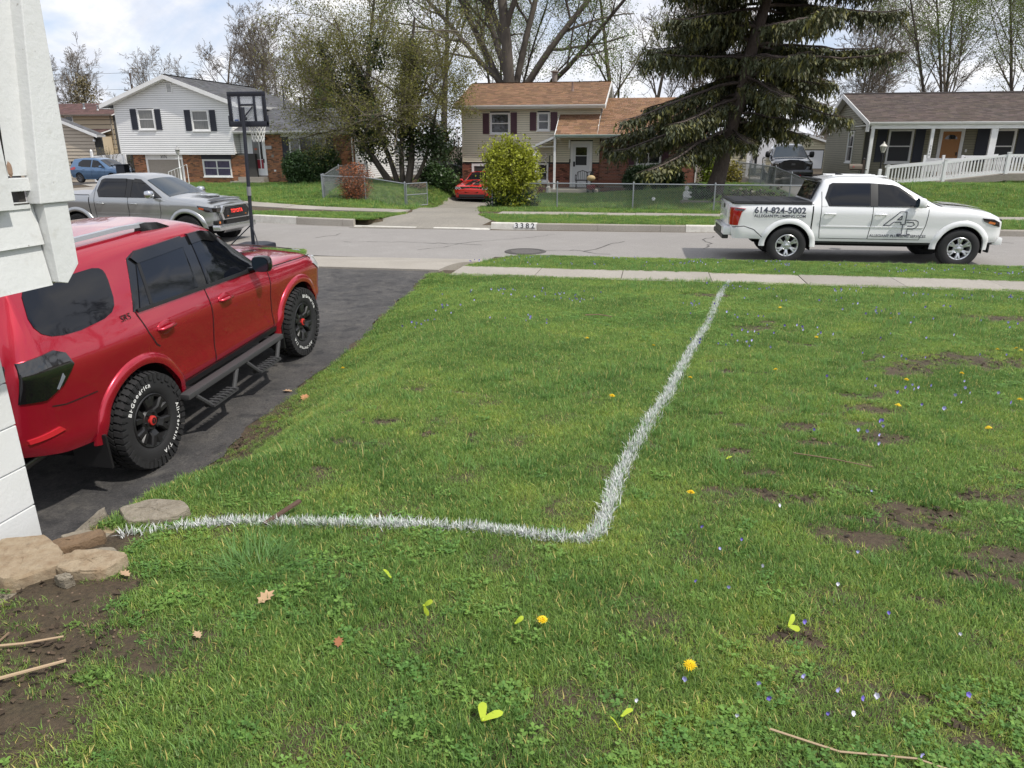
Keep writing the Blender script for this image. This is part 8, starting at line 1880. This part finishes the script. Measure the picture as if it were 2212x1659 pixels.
# ================================================================ small things on the near lawn
M_stone = mat('sandstone', (.30, .225, .145), .9, var=[(.6, 7, (.2, .13, .075)), (.6, 18, (.42, .35, .25)), (.5, 45, (.13, .09, .06), .55, .75)], bump=(.8, 30, .012))
M_stone2 = mat('grey_sandstone', (.26, .225, .17), .95, var=[(.6, 9, (.15, .125, .09)), (.5, 30, (.36, .32, .26))], stretch=(1, 1, 4), bump=(1., 34, .015))
def stone(outline, z, h, label, m, seed, tilt=(0, 0)):
    """slab: rounded outline (x, y), top height z, thickness h"""
    outline = [(x*.945, y*.945) for x, y in outline]; z += .075
    rr = random.Random(seed); n = len(outline); cx = sum(p[0] for p in outline)/n; cy = sum(p[1] for p in outline)/n; O = []
    for i in range(n):
        a, b = Vector(outline[i]), Vector(outline[(i+1) % n])
        for k in range(6): q = k/6; p = a.lerp(b, q); w = .003*math.sin(q*math.pi); d = (p-Vector((cx, cy))).normalized(); cr = .975 if k == 0 else 1; p = Vector((cx, cy))+(p-Vector((cx, cy)))*cr; O.append(p+d*(w+rr.uniform(-.0035, .0035)))
    mb = MB(); R_ = []
    for (s, dz) in ((.99, -h), (1.0, -h*.7), (1.005, -h*.4), (.995, -h*.12), (.975, -.004), (.955, 0.), (.7, .002), (.4, .003), (.12, .003)):
        R_.append([(cx+(p.x-cx)*s+rr.uniform(-.003, .003), cy+(p.y-cy)*s+rr.uniform(-.003, .003), z+dz+tilt[0]*(p.x-cx)*s+tilt[1]*(p.y-cy)*s+rr.uniform(-.0022, .0022)) for p in O])
    R_ = [r+[r[0]] for r in R_]; mb.grid(R_); mb.add([r for r in R_[-1][:-1]], [tuple(range(len(O)))]); mb.add(R_[0][:-1], [tuple(range(len(O)))[::-1]])
    mb.top('stone', m, label, 'stone', (cx, cy, z-h), smooth=28, group='flat stones beside the block wall')
stone([(-2.80, 2.34), (-2.62, 2.40), (-2.42, 2.29), (-2.37, 2.2), (-2.52, 2.07), (-2.72, 2.14)], .47, .1, 'large flat brown stone in front of the block wall, lying on another', M_stone, 1, (.02, .05))
stone([(-2.41, 2.27), (-2.36, 2.32), (-2.17, 2.335), (-2.13, 2.31), (-2.16, 2.2), (-2.3, 2.17), (-2.4, 2.2)], .475, .085, 'smooth tan stone right of the largest stone', M_stone, 2, (.0, .08))
stone([(-2.62, 2.05), (-2.5, 2.16), (-2.3, 2.2), (-2.26, 2.14), (-2.36, 2.06), (-2.52, 1.98)], .395, .1, 'half buried stone slab under the front of the largest stone', M_stone2, 3)
stone([(-2.66, 2.40), (-2.62, 2.46), (-2.45, 2.55), (-2.41, 2.5), (-2.47, 2.42), (-2.56, 2.37)], .43, .07, 'narrow dark brown stone between the block wall and the tan stone', mat('dark_sandstone', (.22, .145, .085), .9, var=[(.6, 12, (.13, .085, .05))], bump=(.9, 40, .012)), 4, (.1, .05))
stone([(-2.48, 2.37), (-2.37, 2.47), (-2.29, 2.45), (-2.3, 2.38), (-2.42, 2.33)], .405, .06, 'pale stone slab half covered by the smooth tan stone', M_stone2, 5)
stone([(-2.56, 2.78), (-2.45, 2.87), (-2.26, 2.87), (-2.18, 2.82), (-2.22, 2.72), (-2.42, 2.67)], .43, .13, 'layered grey stone with a broken face, farthest of the heap', M_stone2, 6, (.05, .12))
stone([(-2.72, 2.63), (-2.62, 2.76), (-2.56, 2.7), (-2.6, 2.6)], .40, .1, 'pointed upright stone left of the layered grey stone', M_stone2, 7, (.5, .35))
stone([(-2.7, 2.54), (-2.62, 2.62), (-2.42, 2.6), (-2.4, 2.54), (-2.55, 2.5)], .385, .08, 'long low pale stone behind the narrow dark brown stone', M_stone2, 8)
stone([(-2.62, 2.66), (-2.5, 2.7), (-2.42, 2.64), (-2.52, 2.58)], .385, .07, 'small tan stone wedged below the layered grey stone', M_stone, 9)
stone([(-2.33, 2.13), (-2.29, 2.16), (-2.25, 2.14), (-2.27, 2.11)], .50-.03, .04, 'little flat stone in the soil in front of the half buried slab', M_stone2, 10)
def dandelion(x, y, label, s=1., seed=1):
    rr = random.Random(seed); z = gz(x, y); t = thing('dandelion', label, 'flower', (x, y, z), rr.uniform(0, 6), 'yellow dandelions in the lawn'); t.rotation_euler = (rr.uniform(-.3, .3), rr.uniform(-.3, .3), rr.uniform(0, 6))
    def L(mb, nm, m): o = link(nm, mb.mesh(nm, m), t); return o
    h = .045*s; L(MB().tube([(0, 0, 0), (.004, 0, h)], .0022, 5), 'stem', mat('flower_stem', (.16, .24, .05), .5))
    mb = MB()
    for ring, (n, r, dz) in enumerate(((16, .019, .0), (14, .014, .004), (10, .009, .007), (5, .004, .009))):
        for k in range(n):
            a = 6.283*k/n+ring*.3+rr.uniform(-.1, .1); c, s_ = math.cos(a), math.sin(a); w = .0032; r2 = r*rr.uniform(.9, 1.1)*s
            mb.add([(.002*c, .002*s_, h+dz*s), (r2*.6*c-w*s_, r2*.6*s_+w*c, h+(dz+.003)*s), (r2*c, r2*s_, h+(dz+.001)*s), (r2*.6*c+w*s_, r2*.6*s_-w*c, h+(dz+.003)*s)], [(0, 3, 2, 1)])
    L(mb, 'petals', mat('dandelion_yellow', (.85, .62, .015), .6)); L(MB().lathe([(.0, h-.008), (.005, h-.004), (.007, h)], k=7), 'calyx', mat('flower_stem', (0, 0, 0)))
DN = [(-.22,4.98,'dandelion inside the marked corner, left of the far half of the white line'),(.37,5.67,'dandelion just right of the far half of the white line'),(.21,1.98,'large open dandelion nearest the bottom edge of the picture'),(.27,3.34,'dandelion right of the bend of the white line'),
 (1.12,6.13,'dandelion right of the white line between two bare patches'),(2.11,6.04,'dandelion just below the wide bare patch'),(2.63,6.34,'bright dandelion below the right end of the large bare patch'),(3.37,7.44,'dandelion at the right tip of the large bare patch, left of a pair'),(3.57,7.5,'farther dandelion of the pair at the right picture edge'),(3.55,7.38,'nearer dandelion of the pair at the right picture edge'),(2.74,5.56,'dandelion on the right picture edge below the large bare patch'),(2.22,4.76,'dandelion at the right, nearest of those beyond the bend of the line'),
 (1.78,5.17,'half open dandelion between the small bare patches at the right'),(1.69,9.53,'small dandelion far up the lawn right of the white line'),(1.75,7.66,'small dandelion beside the long bare streak'),(2.89,9.06,'small far dandelion among violets near the sidewalk'),(-.58,7.05,'small dandelion in the middle of the far lawn'),(.08,6.84,'small dandelion left of the white line in the far lawn'),(-.3,2.12,'closed yellow dandelion left of the bend of the line toward the camera'),(-3.2,6.9,'dandelion at the edge of the driveway opposite the front wheel')]
for i, (x, y, l) in enumerate(DN): dandelion(x, y, l, rnd.uniform(1.0, 1.35), i)
M_vio = [mat('violet_pale', (.42, .40, .75), .6), mat('violet_deep', (.17, .13, .5), .6), mat('violet_white', (.65, .64, .75), .6)]
def vio_mesh(seed, h=.03):
    rr = random.Random(seed); mb = MB()
    for k, (a, r) in enumerate(((1.1, .011), (2.04, .011), (-.2, .010), (3.34, .010), (-1.57, .012))):
        c, s = math.cos(a), math.sin(a); w = .0055; mb.add([(0, 0, h), (r*.6*c-w*s, -.004, h+r*.6*s+w*c), (r*c, -.006, h+r*s), (r*.6*c+w*s, -.004, h+r*.6*s-w*c)], [(0, 1, 2, 3)])
    return mb
VN = [(.41,1.94),(.44,1.87),(.33,1.78),(.65,1.95),(.72,1.92),(.76,1.93),(.56,2.0),(.6,1.84),(.67,1.84),(.81,1.72),(.94,2.43),(1.15,2.35),(.38,2.5),(.25,2.52),(.53,2.69),(.38,2.81),(.47,2.91),(.04,1.78),(.19,1.9),(.62,2.3),(.8,2.6),(.95,2.9),(.3,3.0),(.7,3.3),(1.2,3.6),(1.05,2.0)]
VM = [vio_mesh(i).mesh('violet', M_vio[i % 3]) for i in range(6)]
for i, (x, y) in enumerate(VN):
    o = link('violet', VM[i % 6]); o.location = (x, y, gz(x, y)+.012); o.rotation_euler = (rnd.uniform(-.7, .2), rnd.uniform(-.3, .3), rnd.uniform(-.8, .8)); s = rnd.uniform(.6, .95); o.scale = (s, s, s)
    tag(o, 'small violet flower in the grass right of the white line', 'flower', 'violets in the near lawn')
def violet_scatter():
    V = []; F = []; T = []; rg = np.random.default_rng(4); C = [(rg.uniform(.3, 5.5), rg.uniform(4, 12)) for _ in range(40)]+[(rg.uniform(-3, .2), rg.uniform(7.5, 12)) for _ in range(9)]+[(rg.uniform(-3.3, 8), rg.uniform(13.4, 15)) for _ in range(22)]
    base = vio_mesh(0)
    bv = np.array(base.v); bf = np.array(base.f)
    for (cx, cy) in C:
        for k in range(rg.integers(3, 12)):
            x, y = cx+rg.normal(0, .22), cy+rg.normal(0, .14); 
            if x > .46*y+1 or x < float(xedge(y)): continue
            a = rg.uniform(-1, 1); s = rg.uniform(.9, 1.5); P = bv*s; P = np.stack([P[:, 0]*math.cos(a)-P[:, 1]*math.sin(a), P[:, 0]*math.sin(a)+P[:, 1]*math.cos(a), P[:, 2]], 1)+np.array([x, y, gz(x, y)+.018])
            F.append(bf+len(V)*len(bv)); V.append(P); t = (np.array([1, 1, 1]) if rg.random() < .55 else np.array([.5, .42, .75]))*rg.uniform(.75, 1.15); T += [t]*len(bf)
    m = mat('violet_mix', (.45, .43, .78), .6, tint=True); tag(link('violet_flowers', fast_mesh('violet_flowers', np.concatenate(V), np.concatenate(F), m, T)), 'scattered small violets dotting the far part of the lawn', kind='stuff')
violet_scatter()
M_sam = mat('maple_seed', (.50, .62, .045), .55, sub=.25)
def samara(x, y, label, rot, size=1., two=True, lift=.035, roll=.0):
    z = gz(x, y)+lift; t = thing('maple_seed', label, 'seed', (x, y, z), group='green maple seeds on the lawn'); t.rotation_euler = (roll, -.15, rot)
    for s in ((1, -1) if two else (1,)):
        a = R(36)*s; mb = MB(); P = []
        for q, w in ((0, .004), (.12, .006), (.35, .0085), (.65, .011), (.88, .009), (1, .002)):
            d = Vector((math.cos(a), math.sin(a), 0)); n = Vector((-math.sin(a), math.cos(a), 0)); c = d*q*.05*size+Vector((0, 0, .004*math.sin(q*3.1))); P.append([tuple(c+n*w*size*e) for e in (-1, -.3, .4, 1)])
        mb.grid(P); o = link('wing', mb.mesh('wing', M_sam, smooth=60), t)
    link('nutlet', MB().ellip((.0, 0, .002), (.006*size, .005*size, .004*size), 8, 5).mesh('nutlet', M_sam, smooth=60), t)
samara(-.395, 1.605, 'large pair of yellow green maple wings nearest the bottom edge', R(68), 1.25)
samara(.0, 1.70, 'single rounded maple wing near the bottom edge, right of the large pair', R(10), .85, False)
samara(-.005, 1.645, 'narrow maple wing below the rounded one', R(120), .85, False, roll=.9)
samara(-.93, 2.29, 'curled maple wing left of the middle, under the white line', R(115), .9, False, roll=.6)
samara(-.74, 2.13, 'maple wing seen edge on, left of the yellow dandelion', R(-30), .9, True, roll=1.0)
samara(-.39, 2.09, 'thin folded maple wing beside the closed dandelion', R(5), .75, False, roll=1.1)
samara(.56, 2.27, 'slim maple wing pair at the right in the near lawn', R(35), .95, True, roll=1.)
samara(.5, 3.9, 'tiny maple wing right of the white line', R(10), .9, False)
def leaf(x, y, label, rot, size, col, lift=.03, tilt=(.25, .1)):
    z = gz(x, y)+lift; pts = [(0, -.5), (.12, -.34), (.3, -.3), (.2, -.15), (.42, .02), (.22, .1), (.34, .3), (.13, .28), (0, .55), (-.13, .28), (-.34, .3), (-.22, .1), (-.42, .02), (-.2, -.15), (-.3, -.3), (-.12, -.34)]
    t = thing('dead_leaf', label, 'leaf', (x, y, z), group='dry brown leaves'); t.rotation_euler = (tilt[0], tilt[1], rot); mb = MB(); c = (0, 0, .0)
    vs = [(0, 0, 0)]+[(p[0]*size, p[1]*size, .12*size*abs(p[0])*2) for p in pts]; mb.add(vs, [(0, i+1, (i+1) % len(pts)+1) for i in range(len(pts))]); link('blade', mb.mesh('blade', mat('leaf_'+str(col[0]), col, .8, var=[(.4, 60, tuple(q*.6 for q in col))]), smooth=80), t)
    link('stalk', MB().tube([(0, -.5*size, 0), (.02*size, -.75*size, .01)], .0012, 4).mesh('stalk', M_twig), t)
leaf(-1.34, 2.07, 'tan oak leaf lying left of the middle near the long grass tuft', R(-25), .075, (.50, .33, .19))
leaf(-1.45, 1.81, 'small tan leaf below the oak leaf', R(60), .04, (.46, .32, .2))
leaf(-.96, 1.87, 'small rust brown leaf near the bottom', R(20), .045, (.3, .12, .05))
leaf(-1.97, 2.11, 'pale brown leaf in the soil right of the stones', R(80), .05, (.42, .28, .17))
leaf(-3.3, 6.2, 'orange brown leaf on the driveway edge near the rear step', R(10), .12, (.45, .22, .1), .02)
leaf(-3.62, 6.45, 'second orange brown leaf on the asphalt beside the grass', R(100), .11, (.42, .2, .1), .02, (.1, .1))
def twig(pts, r, label, m, name='stick'):
    P = [Vector((x, y, gz(x, y)+z)) for x, y, z in pts]; mb = MB().tube(P, [r*(1-.4*i/len(P)) for i in range(len(P))], 6); mb.top(name, m, label, 'stick', tuple(P[0]), smooth=50, group='sticks lying on the lawn')
M_stick = mat('dry_stick', (.25, .17, .11), .9, var=[(.5, 30, (.13, .08, .05))]); M_straw = mat('pale_straw', (.42, .31, .2), .9)
MB().obox((-1.655, 2.63, gz(-1.6, 2.7)+.02), (.10, .16, .045), (-.022, .012, 0), (0, 0, .009)).top('bark_strip', mat('dark_bark', (.12, .07, .05), .9, var=[(.5, 60, (.06, .035, .025))], bump=(.8, 90, .005)), 'dark strip of bark lying across the white line', 'bark', (-1.655, 2.63, gz(-1.6, 2.7)+.02))
twig([(.42, 1.74, .03), (.6, 1.70, .02), (.8, 1.71, .025), (.97, 1.66, .02)], .0035, 'long thin dry twig at the bottom right', M_straw)
twig([(-2.02, 1.34, .02), (-1.93, 1.48, .025), (-1.78, 1.60, .03)], .007, 'thick dry stick on the bare soil at the lower left', M_straw)
twig([(-2.1, 1.62, .02), (-2.0, 1.66, .02), (-1.9, 1.72, .02)], .005, 'short stick on the bare soil behind the thick stick', M_straw)
twig([(-2.05, 1.42, .02), (-2.07, 1.55, .02), (-2.1, 1.7, .02)], .005, 'thin bent stick on the bare soil at the left edge', M_stick)
twig([(-.72, 8.4, .05), (-.56, 8.42, .06), (-.4, 8.36, .05)], .008, 'small dark stick in the far lawn', M_stick)
twig([(.9, 4.1, .03), (1.1, 4.02, .04), (1.3, 3.96, .03)], .004, 'thin twig beside the small bare patches', M_stick)
def pebbles():
    rg = np.random.default_rng(15); mb = MB()
    for k in range(150):
        x, y = rg.uniform(-2.5, -1.55), rg.uniform(1.1, 2.0)
        mb.ellip((x, y, gz(x, y)+.004), (rg.uniform(.003, .008), rg.uniform(.003, .006), .004), 6, 4, .2, seed=k)
    tag(mb.build('pebbles', mat('pebble_tan', (.2, .14, .095), .9, var=[(.7, 20, (.15, .1, .07))]), None, smooth=60), 'small pebbles and crumbs on the bare soil', kind='stuff')
pebbles()
def grass_clump():
    rg = np.random.default_rng(8); n = 260; a = rg.random(n)*6.283; r = .15*np.sqrt(rg.random(n)); cx, cy = -1.5, 2.28
    V, T = blades(n, cx+r*np.cos(a), cy+r*np.sin(a), ground(cx+r*np.cos(a), cy+r*np.sin(a)), rg.uniform(.08, .2, n), rg.uniform(.003, .0045, n), a+rg.normal(0, .7, n), np.clip(rg.normal(.95, .3, n), .1, 1.4), rg)
    t = np.array([[.75, .9, 1.1]])*rg.uniform(.7, 1.3, n)[:, None]; o = link('grass_clump', fast_mesh('grass_clump', V, T, M_grass, np.concatenate([t, t, t], 0))); tag(o, 'clump of long bluish grass near the stones', kind='stuff')
grass_clump()
def weeds():
    for (x, y, lab, s) in ((-2.5, 2.93, 'small leafy weed growing beside the layered grey stone', 1.), (-2.62, 2.42, 'little green weed at the corner of the block wall', .7), (-2.68, 2.2, 'fern like weed against the foot of the block wall', .7)):
        z = gz(x, y)+.0; z = max(z, .3); t = thing('weed', lab, 'weed', (x, y, z)); rr = random.Random(int(x*100)); mb = MB()
        for k in range(14):
            a = rr.uniform(0, 6.28); L = rr.uniform(.03, .07)*s; h = rr.uniform(.03, .10)*s; c = Vector((math.cos(a)*L, math.sin(a)*L, h)); u = Vector((math.cos(a), math.sin(a), .3))*.02*s; w = Vector((-math.sin(a), math.cos(a), 0))*.011*s
            mb.add([c-u, c-w, c+u, c+w], [(0, 1, 2, 3)])
        link('leaves', mb.mesh('leaves', mat('weed_green', (.14, .24, .04), .5, sub=.3)), t)['kind'] = 'stuff'; link('stem', MB().tube([(0, 0, 0), (.01, 0, .09*s)], .003, 4).mesh('stem', mat('flower_stem', (0, 0, 0))), t)
weeds()
